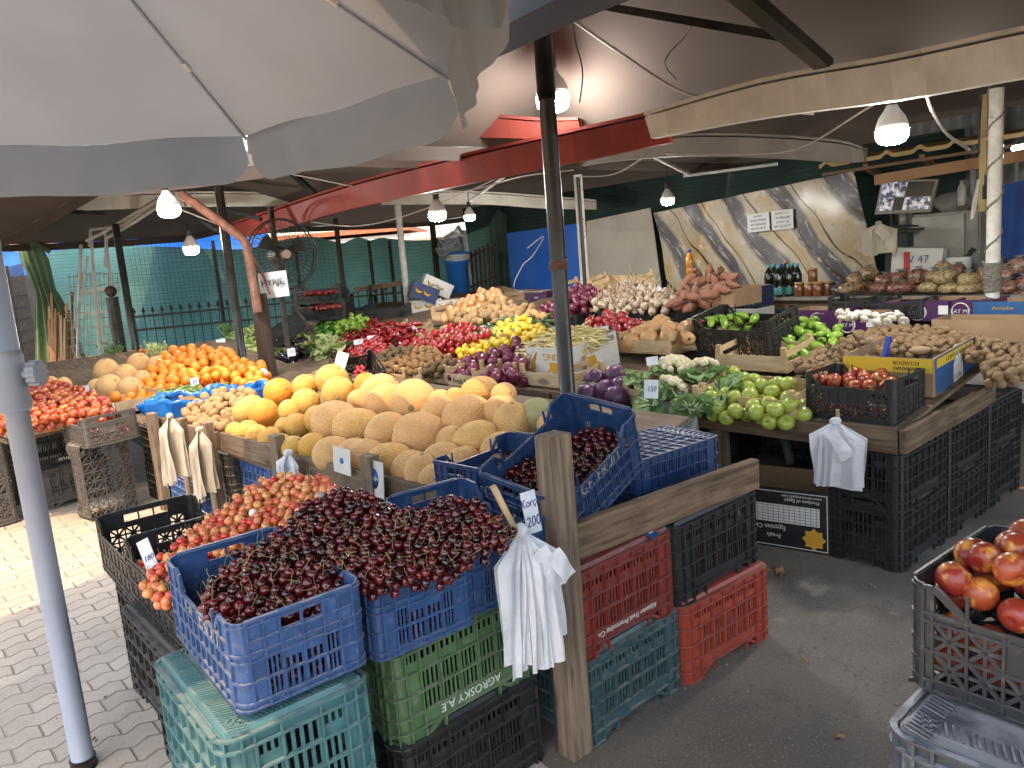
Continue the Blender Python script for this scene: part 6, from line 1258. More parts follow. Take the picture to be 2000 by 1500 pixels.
for i, a in enumerate(((1640, 566, 38, 26, 'k', 6.9), (1663, 562, 42, 24, 'a', 6.85), (1672, 545, 40, 24, 'a', 6.92), (1695, 535, 36, 30, 'a', 7.0), (1690, 560, 34, 28, 'a', 7.0), (1722, 562, 46, 22, 'r', 6.85), (1730, 546, 46, 26, 'r', 6.95), (1765, 560, 56, 24, 'r', 6.85), (1762, 543, 44, 30, 'r', 6.98), (1795, 540, 40, 34, 'r', 6.9), (1798, 562, 40, 22, 'r', 6.95), (1820, 560, 46, 26, 'p', 6.85), (1826, 540, 40, 30, 'p', 6.95), (1846, 540, 42, 32, 'p', 6.85), (1842, 524, 30, 26, 'p', 7.05), (1872, 528, 34, 28, 'r', 7.1), (1860, 562, 46, 24, 'p', 6.85), (1892, 545, 42, 30, 'p', 6.88), (1895, 563, 44, 22, 'p', 6.85), (1922, 540, 30, 50, 'w', 7.0), (1962, 535, 44, 34, 'w', 7.0), (1990, 520, 40, 36, 'w', 7.1), (1968, 560, 48, 30, 'r', 6.88), (2000, 555, 44, 36, 'r', 6.95), (1950, 515, 34, 30, 'w', 7.15), (1998, 575, 40, 22, 'r', 6.85))): nutbag(*a, i)
# refrigerator, monitor and small things behind the counter
fg = thing('refrigerator', 'dull white refrigerator behind the counter', 'refrigerator', TR((7.85, 2.95, 0)))
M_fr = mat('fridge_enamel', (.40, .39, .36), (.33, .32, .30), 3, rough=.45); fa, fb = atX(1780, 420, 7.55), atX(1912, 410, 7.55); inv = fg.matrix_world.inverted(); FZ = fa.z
MB().bx((7.58, fb.y, .05), (8.12, fa.y, FZ)).build('cabinet', M_fr, fg, bevel=.012).data.transform(inv)
my = atX(1884, 470, 7.55).y
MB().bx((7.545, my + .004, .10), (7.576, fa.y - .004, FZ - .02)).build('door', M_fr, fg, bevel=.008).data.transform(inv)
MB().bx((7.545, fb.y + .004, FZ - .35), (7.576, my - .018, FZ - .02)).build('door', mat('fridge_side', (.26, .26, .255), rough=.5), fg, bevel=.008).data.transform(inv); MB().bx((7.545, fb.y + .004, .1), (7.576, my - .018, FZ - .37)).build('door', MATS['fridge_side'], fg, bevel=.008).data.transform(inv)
MB().bar((7.53, my - .02, FZ - .42), (7.53, fb.y + .03, FZ - .33), .02, .035).build('handle', M_cabledk, fg).data.transform(inv)
mn = thing('monitor', 'tilted screen showing camera views above the refrigerator corner', 'monitor', TR(atX(1770, 385, 7.25)))
P = [atX(x, y, 7.25) for x, y in ((1722, 352), (1832, 350), (1816, 414), (1708, 419))]; inv = mn.matrix_world.inverted()
MB().slab(1, 1, lambda u, v: P[0].lerp(P[1], u).lerp(P[3].lerp(P[2], u), v), (.035, 0, 0)).build('bezel', mat('silver_bezel', (.20, .19, .18), rough=.4), mn).data.transform(inv)
def scr():
    m, t, b = newmat('camera_views'); v = coords(t, (1, 1, 1), False); n1 = noise(t, v, 28, 5, .6, 1); c = mixc(t, ramp(t, noise(t, v, 20, 3), .45, .6), (.03, .03, .05), n1); c = mixc(t, ramp(t, noise(t, v, 34, 2), .55, .65), c, (.30, .30, .42))
    b.inputs['Base Color'].default_value = (.01, .01, .01, 1); b.inputs['Roughness'].default_value = .2; t.links.new(c, b.inputs['Emission Color']); b.inputs['Emission Strength'].default_value = .22; return m
M_scr = scr(); q = lambda u, v: P[0].lerp(P[1], u).lerp(P[3].lerp(P[2], u), v) + Vector((-.004, 0, 0))
for (u0, u1, v0, v1, mt) in ((.04, .31, .06, .50, M_scr), (.32, .49, .06, .50, M_scr), (.50, .96, .06, .50, mat('screen_dark', (.008, .008, .012), rough=.15)), (.04, .31, .52, .90, M_scr), (.32, .49, .52, .90, MATS['screen_dark']), (.50, .96, .52, .90, M_scr)):
    MB().grid(1, 1, lambda u, v: q(u0 + (u1 - u0) * u, v0 + (v1 - v0) * v)).build('screen', mt, mn).data.transform(inv)
MB().tube([P[3].lerp(P[2], .5) + Vector((.03, 0, 0)), P[3].lerp(P[2], .5) + Vector((.03, 0, -.10))], .03, 8).build('neck', MATS['silver_bezel'], mn).data.transform(inv)
MB().lathe([(.02, -.13), (.13, -.128), (.13, -.115), (.03, -.10)], 18, Matrix.Translation(P[3].lerp(P[2], .5) + Vector((.03, 0, 0)))).build('stand', M_cabledk, mn).data.transform(inv)
sb = thing('shelf_bracket', 'dark wall bracket under the tilted screen', 'bracket', TR(atX(1760, 480, 7.4))); MB().bx((-.1, -.10, -.45), (.02, .10, .12)).build('panel', mat('dark_panel', (.02, .028, .03), rough=.7), sb); MB().bx((-.15, -.16, .13), (.1, .16, .15)).build('shelf', M_iron, sb)
def carton(label, p, rz, L, W, H, outer, inner, texts=(), group=None, flaps=True, t_=.006, name='cardboard_box', rx=0, ry=0, extra=None):
    """open box: base, four walls, lettering on walls; text = (string, size, side, offset, z, upside down)"""
    t = thing(name, label, 'box', TR(p, rz, rx, ry), group); x, y = L / 2, W / 2
    for nm, a, b in (('wall', (-x, -y, 0), (x, -y + t_, H)), ('wall', (-x, y - t_, 0), (x, y, H)), ('wall', (-x, -y + t_ + .001, .001), (-x + t_, y - t_ - .001, H)), ('wall', (x - t_, -y + t_ + .001, .001), (x, y - t_ - .001, H)), ('base', (-x + t_ + .001, -y + t_ + .001, .002), (x - t_ - .001, y - t_ - .001, t_))):
        MB().bx(a, b).build(nm, outer if nm == 'wall' else inner, t)
    g = .0015
    MB().bx((-x + t_ + g, -y + t_ + g, t_ + g), (-x + t_ + g + .001, y - t_ - g, H - .001)).bx((x - t_ - g - .001, -y + t_ + g, t_ + g), (x - t_ - g, y - t_ - g, H - .001)).bx((-x + t_ + g, -y + t_ + g, t_ + g), (x - t_ - g, -y + t_ + g + .001, H - .001)).bx((-x + t_ + g, y - t_ - g - .001, t_ + g), (x - t_ - g, y - t_ - g, H - .001)).build('lining', inner, t)
    for s_, size, side, off, z, ud, lm in texts:
        pos = {'+x': ((x + .002, off, z), (0, 1, 0), (1, 0, 0)), '-x': ((-x - .002, off, z), (0, -1, 0), (-1, 0, 0)), '+y': ((off, y + .002, z), (-1, 0, 0), (0, 1, 0)), '-y': ((off, -y - .002, z), (1, 0, 0), (0, -1, 0))}[side]
        F_ = face(*pos); F_ = F_ @ Matrix.Rotation(math.pi, 4, 'Z') if ud else F_
        text(s_, size, lm, t, F_)
    if extra: extra(t, x, y, H)
    return t
M_kraft = mat('kraft_board', (.33, .215, .125), (.28, .18, .10), 6, rough=.85); M_wbox = mat('white_board', (.62, .61, .58), (.55, .54, .51), 5, rough=.6); M_purp = mat('purple_board', (.060, .012, .075), (.045, .010, .06), 5, rough=.45); M_navyb = mat('navy_board', (.012, .025, .09), (.02, .04, .12), 6, rough=.45); M_yelb = mat('yellow_board', (.62, .42, .03), rough=.5); M_bluep = mat('blue_print', (.015, .07, .20), (.02, .09, .24), 6, rough=.45); M_gold = mat('gold_print', (.55, .30, .03), rough=.45); M_blackb = mat('black_board', (.012, .012, .014), rough=.5)
def patch(t, side, x, y, u0, u1, v0, v1, m_, name='printed_panel', out=.0012):
    if side == '-x': MB().bx((-x - out, u0, v0), (-x - .0002, u1, v1)).build(name, m_, t)
    elif side == '-y': MB().bx((u0, -y - out, v0), (u1, -y - .0002, v1)).build(name, m_, t)
# yellow and blue banana box on the table corner
def ban(t, x, y, H):
    patch(t, '-x', x, y, -y + .002, y - .002, H - .075, H - .002, M_yelb, 'yellow_band'); patch(t, '-y', x, y, -x + .03, x - .02, .005, H - .005, M_bluep, 'blue_panel'); patch(t, '-y', x, y, -x + .05, x - .04, H - .06, H - .012, M_yelb, 'yellow_stripe', .002)
    F_ = face((.04, -y - .0022, .09), (1, 0, 0), (0, -1, 0)); MB().add([(-.07, -.10, 0), (.07, -.10, 0), (.07, .02, 0), (0, .09, 0), (-.07, .02, 0)], [(0, 1, 2, 3, 4)]).build('badge', M_letw, t, F_)
carton('yellow and blue fruit box with brown flaps behind the black corner crate', (4.42, 1.83, .80), .03, .62, .46, .20, M_kraft, M_kraft, [('BANANAS', .028, '-x', -.10, .145, True, M_letk), ('ECUADOR', .028, '-x', -.10, .175, True, M_letk), ('PATTY', .035, '-y', .04, .045, True, M_bluep), ('PREMIUM QUALITY', .032, '-y', .0, .165, True, M_letk)], extra=ban, ry=-.06)
tag(MB().merge(ball(12, 8, .5, seed=3, wob=.2), Matrix.Scale(.05, 4)).build('crumpled_paper', M_kraft, None, TR((4.48, 1.80, .965))), 'crumpled brown paper inside the yellow and blue box', 'paper'); tag(MB().bar((4.30, 1.92, .92), (4.32, 1.90, 1.06), .022, .03).build('blue_knife', mat('blue_handle', (.01, .05, .45), rough=.35)), 'blue handle sticking up inside the yellow and blue box', 'knife')
# white printed box holding the yellow beans
def king(t, x, y, H):
    for side, off in (('-x', -.06), ('-y', -.03)):
        pos = ((-x - .002, off, H * .42), (0, -1, 0), (-1, 0, 0)) if side == '-x' else ((off, -y - .002, H * .40), (1, 0, 0), (0, -1, 0)); F_ = face(*pos)
        MB().add([(-.085, .035, 0), (-.045, .0, 0), (-.04, -.05, 0), (.04, -.05, 0), (.045, .0, 0), (.085, .035, 0), (.03, .015, 0), (0, .055, 0), (-.03, .015, 0)], [(0, 1, 8), (1, 2, 3, 4, 6, 8), (4, 5, 6), (6, 7, 8)]).build('crown_print', M_gold, t, F_ @ Matrix.Rotation(math.pi, 4, 'Z'))
    F_ = face((-x - .002, .13, H * .5), (0, -1, 0), (-1, 0, 0)); MB().tube([(.03, .10, 0), (-.02, .03, 0), (-.03, -.04, 0), (.0, -.10, 0)], [.004, .018, .018, .004], 8, T=F_ @ Matrix.Diagonal((1, 1, .05, 1))).build('banana_print', M_gold, t)
hk = TABLE.hit(1108, 748); KB = (hk.x + .28, hk.y + .19, hk.z + .01)
carton('white printed fruit box full of yellow beans beside the front black pole', KB, 0, .52, .44, .27, M_wbox, M_kraft, [('KING', .075, '-x', -.05, .205, True, M_gold), ('KING', .075, '-y', -.03, .20, True, M_gold), ('Luxury Quality Bananas', .022, '-x', 0, .035, True, M_letk), ('Like the finest', .018, '-x', -.02, .062, True, M_letk), ('||||||||', .04, '-y', .19, .235, False, M_letk)], extra=king, ry=-.13)
# Egyptian citrus carton on the ground
def egy(t, x, y, H):
    F_ = face((-x - .0022, -y + .09, .075), (0, -1, 0), (-1, 0, 0)); n = 16
    MB().add([(math.cos(k * math.pi / 8) * (.062 if k % 2 == 0 else .046), math.sin(k * math.pi / 8) * (.062 if k % 2 == 0 else .046), 0) for k in range(n)], [tuple(range(n))]).build('gold_star', M_gold, t, F_)
    patch(t, '-x', x, y, -y + .06, y - .03, .145, .245, M_letw, 'size_table', .0016)
    g = MB()
    for k in range(15): yy = -y + .075 + k * .028; g.bx((-x - .0026, yy, .147), (-x - .0018, yy + .002, .243))
    for k in range(6): zz = .155 + k * .016; g.bx((-x - .0026, -y + .062, zz), (-x - .0018, y - .032, zz + .002))
    g.build('table_lines', M_letk, t)
    b = MB(); b.bx((-x - .002, -y + .02, .012), (-x - .0004, y - .02, .016)).bx((-x - .002, -y + .02, H - .02), (-x - .0004, y - .02, H - .016)).bx((-x - .002, -y + .02, .017), (-x - .0004, -y + .024, H - .021)); b.build('border_line', M_letw, t)
carton('black printed citrus carton standing open on the asphalt under the table', (3.80, 2.22, 0), .22, .40, .56, .335, M_blackb, M_kraft, [('Produce of Egypt', .026, '-x', -.13, .275, True, M_letw), ('www.citruscompany.com', .020, '-x', -.13, .297, True, M_letw), ('Fresh', .034, '-x', .02, .07, True, M_letw), ('Egyptian Citrus', .034, '-x', .06, .115, True, M_letw)], extra=egy)
# purple boxes and others before the counter
def emb(t, x, y, H):
    F_ = face((-x - .002, -.02, H * .45), (0, -1, 0), (-1, 0, 0)); mb = MB(); mb.tube([(.052 * math.cos(a), .052 * math.sin(a), 0) for a in [k * math.pi / 12 for k in range(25)]], .004, 5); mb.build('round_badge', M_letw, t, F_)
    MB().bx((-x - .0015, -.21, H * .35), (-x - .0003, -.15, H * .8)).build('sticker', M_letw, t)
for x, y, lab in ((1648, 660, 'purple printed fruit box behind the green peppers'), (1785, 636, 'purple printed fruit box with white sticker beside the mushroom crates'), (1868, 634, 'purple printed fruit box left of the rope-wound pole'), (1590, 650, 'purple printed fruit box half hidden by the black pepper crate')):
    h = TABLE.hit(x, y); carton(lab, (h.x + .16, h.y, h.z + .03), 0, .30, .42, .13, M_purp, M_kraft, [('EAT ME', .036, '-x', -.02, .055, False, M_letw)], 'purple fruit boxes', extra=emb)
h = TABLE.hit(1985, 640); carton('blue avocado box at the right edge behind the walnuts', (h.x + .16, h.y, h.z + .03), 0, .30, .50, .13, M_bluep, M_kraft, [('Avocados', .03, '-x', .08, .09, False, M_gold)])
h = TABLE.hit(1925, 668); carton('plain brown box behind the walnuts at the right', (h.x + .16, h.y, h.z + .0), 0, .30, .62, .13, M_kraft, M_kraft)
for x, y, lab in ((1668, 632, 'black mesh crate of mushrooms left of the other one'), (1735, 638, 'black mesh crate of mushrooms beside the purple box')):
    h = TABLE.hit(x, y); c_ = (h.x + .16, h.y, h.z + .06); crate('mesh', M_blk, lab, c_, HP, sc=(.85, .85, .7), group='mushroom crates')
    produce('mushroom', 'white mushroom in a black mesh crate before the counter', 'mushroom', 'mushrooms', spots([(x - 30, y - 14), (x + 26, y - 18), (x + 30, y - 6), (x - 26, y - 3)], Plane(Vector(c_) + Vector((0, 0, .11)), 0, 0), .03, 2., 1, seed=x), MUSH, .028, 'lean', 300, None, x)
# ================================================================ BACK CORNER AND SMALL THINGS
def lobox(label, x, y, d, w_, hgt, dep, outer, rz=.0, rx=0, ry=0, texts=(), extra=None, group=None, closed=False):
    p = atD(x, y, d); s = d / FPX
    return carton(label, p, VIEWROT + rz, w_ * s, dep, hgt * s, outer, M_kraft, texts, group, rx=rx, ry=ry, extra=extra)
def banp(t, x, y, H):
    for u in (-.5, .15): F_ = face((u * x, -y - .002, H * .5), (1, 0, 0), (0, -1, 0)); MB().tube([(-.05, .03, 0), (-.02, -.01, 0), (.02, -.02, 0), (.06, .0, 0)], [.004, .016, .016, .004], 8, T=F_ @ Matrix.Diagonal((1, 1, .06, 1))).build('banana_print', M_gold, t)
lobox('white banana box on the dark crates left of the potatoes', 832, 608, 10.4, 62, 24, .4, M_wbox, .12, extra=banp); lobox('white banana box touching the onions', 884, 604, 10.2, 48, 20, .35, M_wbox, -.2, extra=banp)
lobox('blue and green banana box tipped on the white box', 822, 585, 10.3, 52, 30, .38, M_navyb, .2, ry=.45, extra=banp); lobox('white banana box tipped over behind the blue one', 846, 572, 10.6, 58, 28, .38, M_wbox, .2, ry=.5, extra=banp, texts=[('bananas', .05, '-y', 0, .1, False, M_bluep)])
q = atD(897, 572, 11.4); bk = thing('bucket', 'blue plastic bucket full of pale baskets in the back corner', 'bucket', TR((q.x, q.y, q.z)))
MB().lathe([(.13, 0), (.14, .005), (.165, .44), (.178, .445), (.178, .47), (.162, .47), (.13, .01)], 22).build('body', mat('bucket_blue', (.02, .13, .42), rough=.4), bk)
for k in range(4): MB().lathe([(.14, .47 + .03 * k), (.17, .475 + .03 * k), (.175, .495 + .03 * k), (.15, .497 + .03 * k)], 20, TR((.01 * k, 0, 0), 0, .06)).build('nested_basket', mat('pale_basket', (.42, .42, .42), rough=.6) if k < 3 else mat('bucket_blue', (.02, .13, .42)), bk)
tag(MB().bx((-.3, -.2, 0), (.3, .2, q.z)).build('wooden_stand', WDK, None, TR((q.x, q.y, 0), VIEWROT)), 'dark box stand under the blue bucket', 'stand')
for i, (x, y, a, lab) in enumerate(((880, 493, -.35, 'black crate tipped on the blue bucket, lower one'), (884, 470, -.45, 'black crate tipped on top of the bucket pile'))): crate('mesh', M_blk, lab, atD(x, y, 11.3), VIEWROT + .1, rx=0, ry=a, sc=(.75, .8, .8), group='black crates at the back')
pl = thing('pallet', 'brown slatted pallet standing right of the bucket', 'pallet', TR(atD(945, 575, 11.6))); inv = pl.matrix_world.inverted()
for k in range(6): MB().bar(atD(926 + k * 8, 570, 11.6 - k * .05), atD(920 + k * 8, 492 - k * 4, 11.6 - k * .05), .025, .03).build('slat', WDK, pl).data.transform(inv)
for y in (500, 560): MB().bar(atD(920, y, 11.62), atD(968, y - 22, 11.3), .04, .03).build('cross_bar', WDK, pl).data.transform(inv)
MB().bar(atD(905, 450, 11.8), atD(925, 560, 11.8), .05).build('post', M_whitepaint, pl).data.transform(inv)
pr_ = thing('wooden_rail', 'brown plank rail with upright slats standing before the net', 'rail', TR(atD(740, 630, 11))); inv = pr_.matrix_world.inverted()
MB().bar(atD(692, 566, 11.1), atD(792, 552, 11.0), .03, .07).build('rail', WX, pr_).data.transform(inv)
for x in (722, 745, 768, 785): b_ = atD(x + 6, 630, 11.05); MB().bar((b_.x, b_.y, 0), atD(x, 556, 11.05), .05, .025).build('slat', WDK, pr_).data.transform(inv)
ht = thing('hand_truck', 'blue steel hand truck with curved black grips before the net', 'hand truck', TR(atD(705, 640, 10.2))); inv = ht.matrix_world.inverted(); M_htb = mat('blue_steel', (.02, .05, .12), rough=.4)
for x in (683, 722): MB().tube([atD(x + 5, 640, 10.2), atD(x, 590, 10.2)], .018, 8).build('side_tube', M_htb, ht).data.transform(inv); MB().tube([atD(x, 590, 10.2), atD(x + 2, 578, 10.15), atD(x + 8, 573, 10.0)], .022, 8).build('grip', M_cabledk, ht).data.transform(inv)
for y in (603, 628): MB().tube([atD(684, y, 10.2), atD(724, y - 2, 10.2)], .014, 8).build('cross_tube', M_htb, ht).data.transform(inv)
for lab, x, y, d, s, rz, rx, ry in (('upper black crate of dark fruit stacked before the net', 628, 590, 9.6, (1, 1, 1), .0, 0, 0), ('lower black crate of dark fruit stacked before the net', 634, 622, 9.5, (1.15, 1.1, 1.05), -.08, 0, 0), ('black crate tipped on its side right of the timber post', 566, 660, 8.9, (.9, 1, 1.2), .3, 0, -.5), ('black crate standing left of the white pole', 762, 628, 10.3, (1.05, 1, 1.1), .05, 0, 0), ('dark crate under the white banana boxes', 838, 640, 10.2, (1.1, 1, 1.1), .1, 0, 0), ('black crate left of the tomatoes, half in shade', 835, 665, 9.0, (1, 1, 1.1), .3, 0, 0)):
    crate('lat', M_blk, lab, atD(x, y, d), VIEWROT + rz, rx=rx, ry=ry, sc=s, group='black crates at the back')
produce('plum', 'small dark plum in the stacked black crates at the back', 'plum', 'dark plums', spots([(598, 577), (658, 572), (655, 566), (600, 570)], Plane(atD(628, 572, 9.6), 0, 0), .03, 2, 1, seed=50) + spots([(605, 605), (665, 602), (660, 594), (610, 598)], Plane(atD(634, 600, 9.5), 0, 0), .03, 2, 1, seed=51), PLM, .024, 'rand', 300, None, 50)
for x0, lab in ((895, 'first'), (945, 'second'), (1010, 'third'), (1062, 'fourth')):
    h = TABLE.hit(x0 + 25, 652); crate('lat', M_blk, lab + ' black crate from the left in the row under the potatoes', (h.x + .22, h.y, h.z - .02), HP, sc=(.80, 1, .9), group='black crates under the back row')
for x0, lab in ((1185, 'first'), (1240, 'second'), (1310, 'third')):
    h = TABLE.hit(x0 + 10, 640); crate('lat', M_blk, lab + ' black crate right of the white pole in the row under the garlic', (h.x + .22, h.y, h.z - .02), HP, sc=(.85, 1, 1.05), group='black crates under the back row')
h = TABLE.hit(1375, 645); carton('brown box under the sweet potatoes', (h.x + .25, h.y, h.z + .18), 0, .4, .5, .14, M_kraft, M_kraft)
crate('lat', M_blk2, 'tilted black crate of pale green peppers in front of the garlic', (lambda h: (h.x + .14, h.y, h.z + .06))(TABLE.hit(1440, 706)), HP - .08, rx=-.20, ry=.0, sc=(1.08, .9, 1.25), group=None)
h = TABLE.hit(1452, 712); crate('lat', M_blk, 'black crate under the tilted pepper crate', (h.x + .25, h.y, h.z - .12), HP, sc=(1, .9, 1))
def avo(t, x, y, H):
    for u in (-.17, .17): F_ = face((-x - .002, u, H * .5), (0, -1, 0), (-1, 0, 0)); MB().lathe([(.001, 0), (.030, .001), (.001, .002)], 14, F_ @ Matrix.Diagonal((.8, 1.2, 1, 1))).build('avocado_print', mat('print_lime', (.40, .42, .08), rough=.5), t); MB().lathe([(.001, .002), (.013, .003), (.001, .004)], 12, F_).build('stone_print', mat('print_brown', (.25, .09, .03), rough=.5), t)
for k, (y, lab) in enumerate(((608, 'lower'), (580, 'upper'))):
    h = TABLE.hit(1450, 640); p = atX(1455, 596 - 20 * k, 6.45); carton(f'{lab} dark blue avocado box beside the sweet potatoes', p, 0, .3, .42, .085, M_navyb, M_kraft, [('Luboni', .045, '-x', 0, .045, False, M_gold)], 'blue avocado boxes', extra=avo)
p = atX(1455, 617, 6.45); carton('white fruit box printed upside down under the blue avocado boxes', p, 0, .3, .44, .085, M_wbox, M_kraft, [('LOBELLO', .04, '-x', -.02, .04, True, M_letk)])
p = atX(1398, 600, 6.45); carton('purple fruit box under the sweet potatoes', p, 0, .3, .34, .10, M_purp, M_kraft, [('me', .045, '-x', 0, .05, False, M_letw)]); p = atX(1398, 618, 6.45); carton('black tomato box below the purple one', p, 0, .3, .34, .08, M_blackb, M_kraft, [('Cherry Tomatoes', .03, '-x', -.02, .04, True, M_letw)])
tag(MB().bx((6.42, 4.7, .6), (6.9, 5.6, 1.02)).build('wooden_block', WY), 'brown plank base under the stacked fruit boxes', 'block')
h = TABLE.hit(1140, 610); carton('torn purple box among the red onions', atX(1060, 588, 6.6), .3, .3, .3, .13, M_purp, M_kraft, [('me', .05, '-x', 0, .06, False, M_letw)]); carton('brown carton with dark print behind the potatoes', atX(1020, 585, 6.9), .1, .3, .36, .12, M_kraft, M_kraft, [('CLEMENTI', .035, '-x', 0, .06, False, M_letk)]); carton('green printed box at the top of the potatoes', atX(985, 578, 7.1), .3, .3, .30, .10, mat('green_board', (.02, .13, .05), rough=.5), M_kraft, [('gust', .06, '-x', 0, .05, False, M_letw)], rx=.3)
carton('flattened yellow and brown box under the butternuts', FP(1300, 690, .03, .3).hit(1300, 685) + Vector((.05, 0, 0)), HP, .40, .3, .10, M_kraft, M_kraft, [('BIO', .03, '+y', 0, .05, False, M_gold)])
crate('agro', M_grn2, 'bright green crate under the eggplants right of the timber post', (lambda h: (h.x + .25, h.y, h.z - .22))(TABLE.hit(585, 742)), HP + .05, sc=(1.1, .9, .8))
crate('lat', M_blk, 'tipped black crate of small red and white fruit behind the round melons', atD(695, 748, 6.2), VIEWROT + .55, rx=.5, ry=.0, sc=(.62, .8, .9))
produce('radish', 'small red and white radish in the tipped black crate', 'radish', 'radishes', spots([(690, 738), (700, 718), (712, 716), (715, 738)], Plane(atD(702, 730, 6.15), .3, .3), .018, 2, 1, seed=61), [proto([('radish', ball(9, 7, 1), fruit_mat('radish_skin', [(.40, .02, .03), (.6, .5, .45), (.35, .02, .04)], .4))])], .018)
tag(MB().bx((-.045, -.001, -.10), (.045, .001, .10)).build('price_card', M_card, None, face(atD(662, 712, 6.1), RH * .3 + FH * .2 + Vector((0, 0, .9)), -FH + Vector((0, 0, .3))) @ Matrix.Rotation(HP, 4, 'Y') if False else TR(atD(664, 712, 6.1), VIEWROT, -.3, .35)), 'blank white card stuck in the tipped black crate', 'card')
crate('mesh', M_letw, 'white crate of mottled beans left of the timber post', (lambda h: (h.x + .15, h.y, h.z - .10))(Plane((3.66, 8, .72), .14, .03).hit(490, 722)), HP, sc=(.8, 1, .8))
# celery and carrots behind the pale melons
rg = random.Random(9)
def greens(label, p, n, h_, m_, seed, cat, name, group=None):
    rg = random.Random(seed); t = thing(name, label, cat, TR(p), group); mb = MB(); sm = MB()
    for k in range(n):
        a = rg.uniform(0, 6.28); o = rg.uniform(.1, .7); d = Vector((math.cos(a) * o, math.sin(a) * o, 1)) * h_ * rg.uniform(.6, 1); sm.tube([(0, 0, 0), d * .5, d], [.006, .005, .003], 4)
        for j in range(9): q = d * rg.uniform(.55, 1.08); T = Matrix.LocRotScale(q + Vector((rg.gauss(0, .025), rg.gauss(0, .025), rg.gauss(0, .02))), Euler((rg.uniform(0, 6), rg.uniform(0, 6), rg.uniform(0, 6))), Vector((1, 1, 1)) * rg.uniform(.7, 1.3)); mb.add([(-.018, 0, 0), (0, -.012, .004), (.022, 0, 0), (0, .014, .004)], [(0, 1, 2, 3)], T)
    sm.build('stems', M_vein, t); mb.build('leaves', m_, t); return t
greens('bright leafy celery bunch left of the oranges', atD(308, 700, 8.3), 22, .17, M_lfp, 1, 'greens', 'celery'); greens('dark leafy herbs behind the courgettes', atD(447, 665, 10.2), 22, .2, M_lf, 2, 'greens', 'herbs'); greens('leek tops at the foot of the trellis', atD(228, 715, 9.6), 20, .3, M_lf, 3, 'greens', 'leek_tops'); greens('spring onion leaves behind the nectarines', atD(118, 745, 8.6), 16, .12, M_lf, 4, 'greens', 'spring_onions')
M_car = fruit_mat('carrot_skin', [(.55, .16, .03), (.48, .12, .03)], .5, 0); CAR = [taper(k, 6, 1.0, M_car, 'carrot', .1, 8) for k in range(2)]
produce('carrot', 'orange carrot behind the pale melons', 'carrot', 'carrots', spots([(256, 702), (262, 690), (292, 686), (298, 696)], Plane(atD(275, 697, 8.6), .1, .1), .04, 1.4, 1, seed=62), CAR, .02, 'side')
# ---------------------------------------------------------------- open blue plastic bags
M_bb = sheet_mat('blue_bag', (.012, .14, .50), (.02, .20, .60), 6, .35, .22, (9, .8))
def openbag(label, p, rx_, ry_, h_, seed):
    rg = random.Random(seed); ph = [rg.uniform(0, 6) for _ in range(5)]; mb = MB()
    def fn(u, v):
        a = u * 2 * math.pi; k = [.72, .95, 1.0, 1.04, .96, .86, .84]; q = v * 6; i = min(5, int(q)); s = k[i] + (k[i + 1] - k[i]) * (q - i); z = [0, .35, .65, .95, 1.02, .95, .80]; zz = (z[i] + (z[i + 1] - z[i]) * (q - i)) * h_
        w_ = .05 * math.sin(5 * a + ph[0] + 4 * v) + .035 * math.sin(11 * a + ph[1] - 6 * v) + .02 * math.sin(19 * a + ph[2])
        return Vector((rx_ * (s + w_) * math.cos(a), ry_ * (s + w_) * math.sin(a), zz + .03 * math.sin(3 * a + ph[3]) * v + .012 * math.sin(13 * a + ph[4]) * v))
    mb.grid(80, 24, fn); return tag(mb.build('plastic_bag', M_bb, None, TR(p, VIEWROT + .25)), label, 'bag', 'open blue bags')
pa, pb2 = atZ(340, 787, .78), atZ(440, 770, .78); pa.z = .60; pb2.z = .62
openbag('crinkled blue plastic bag of green beans, nearer to the cream bags', pa + FH * .24, .33, .24, .19, 1); openbag('crinkled blue plastic bag of green beans between oranges and potatoes', pb2 + FH * .22, .25, .22, .18, 2)
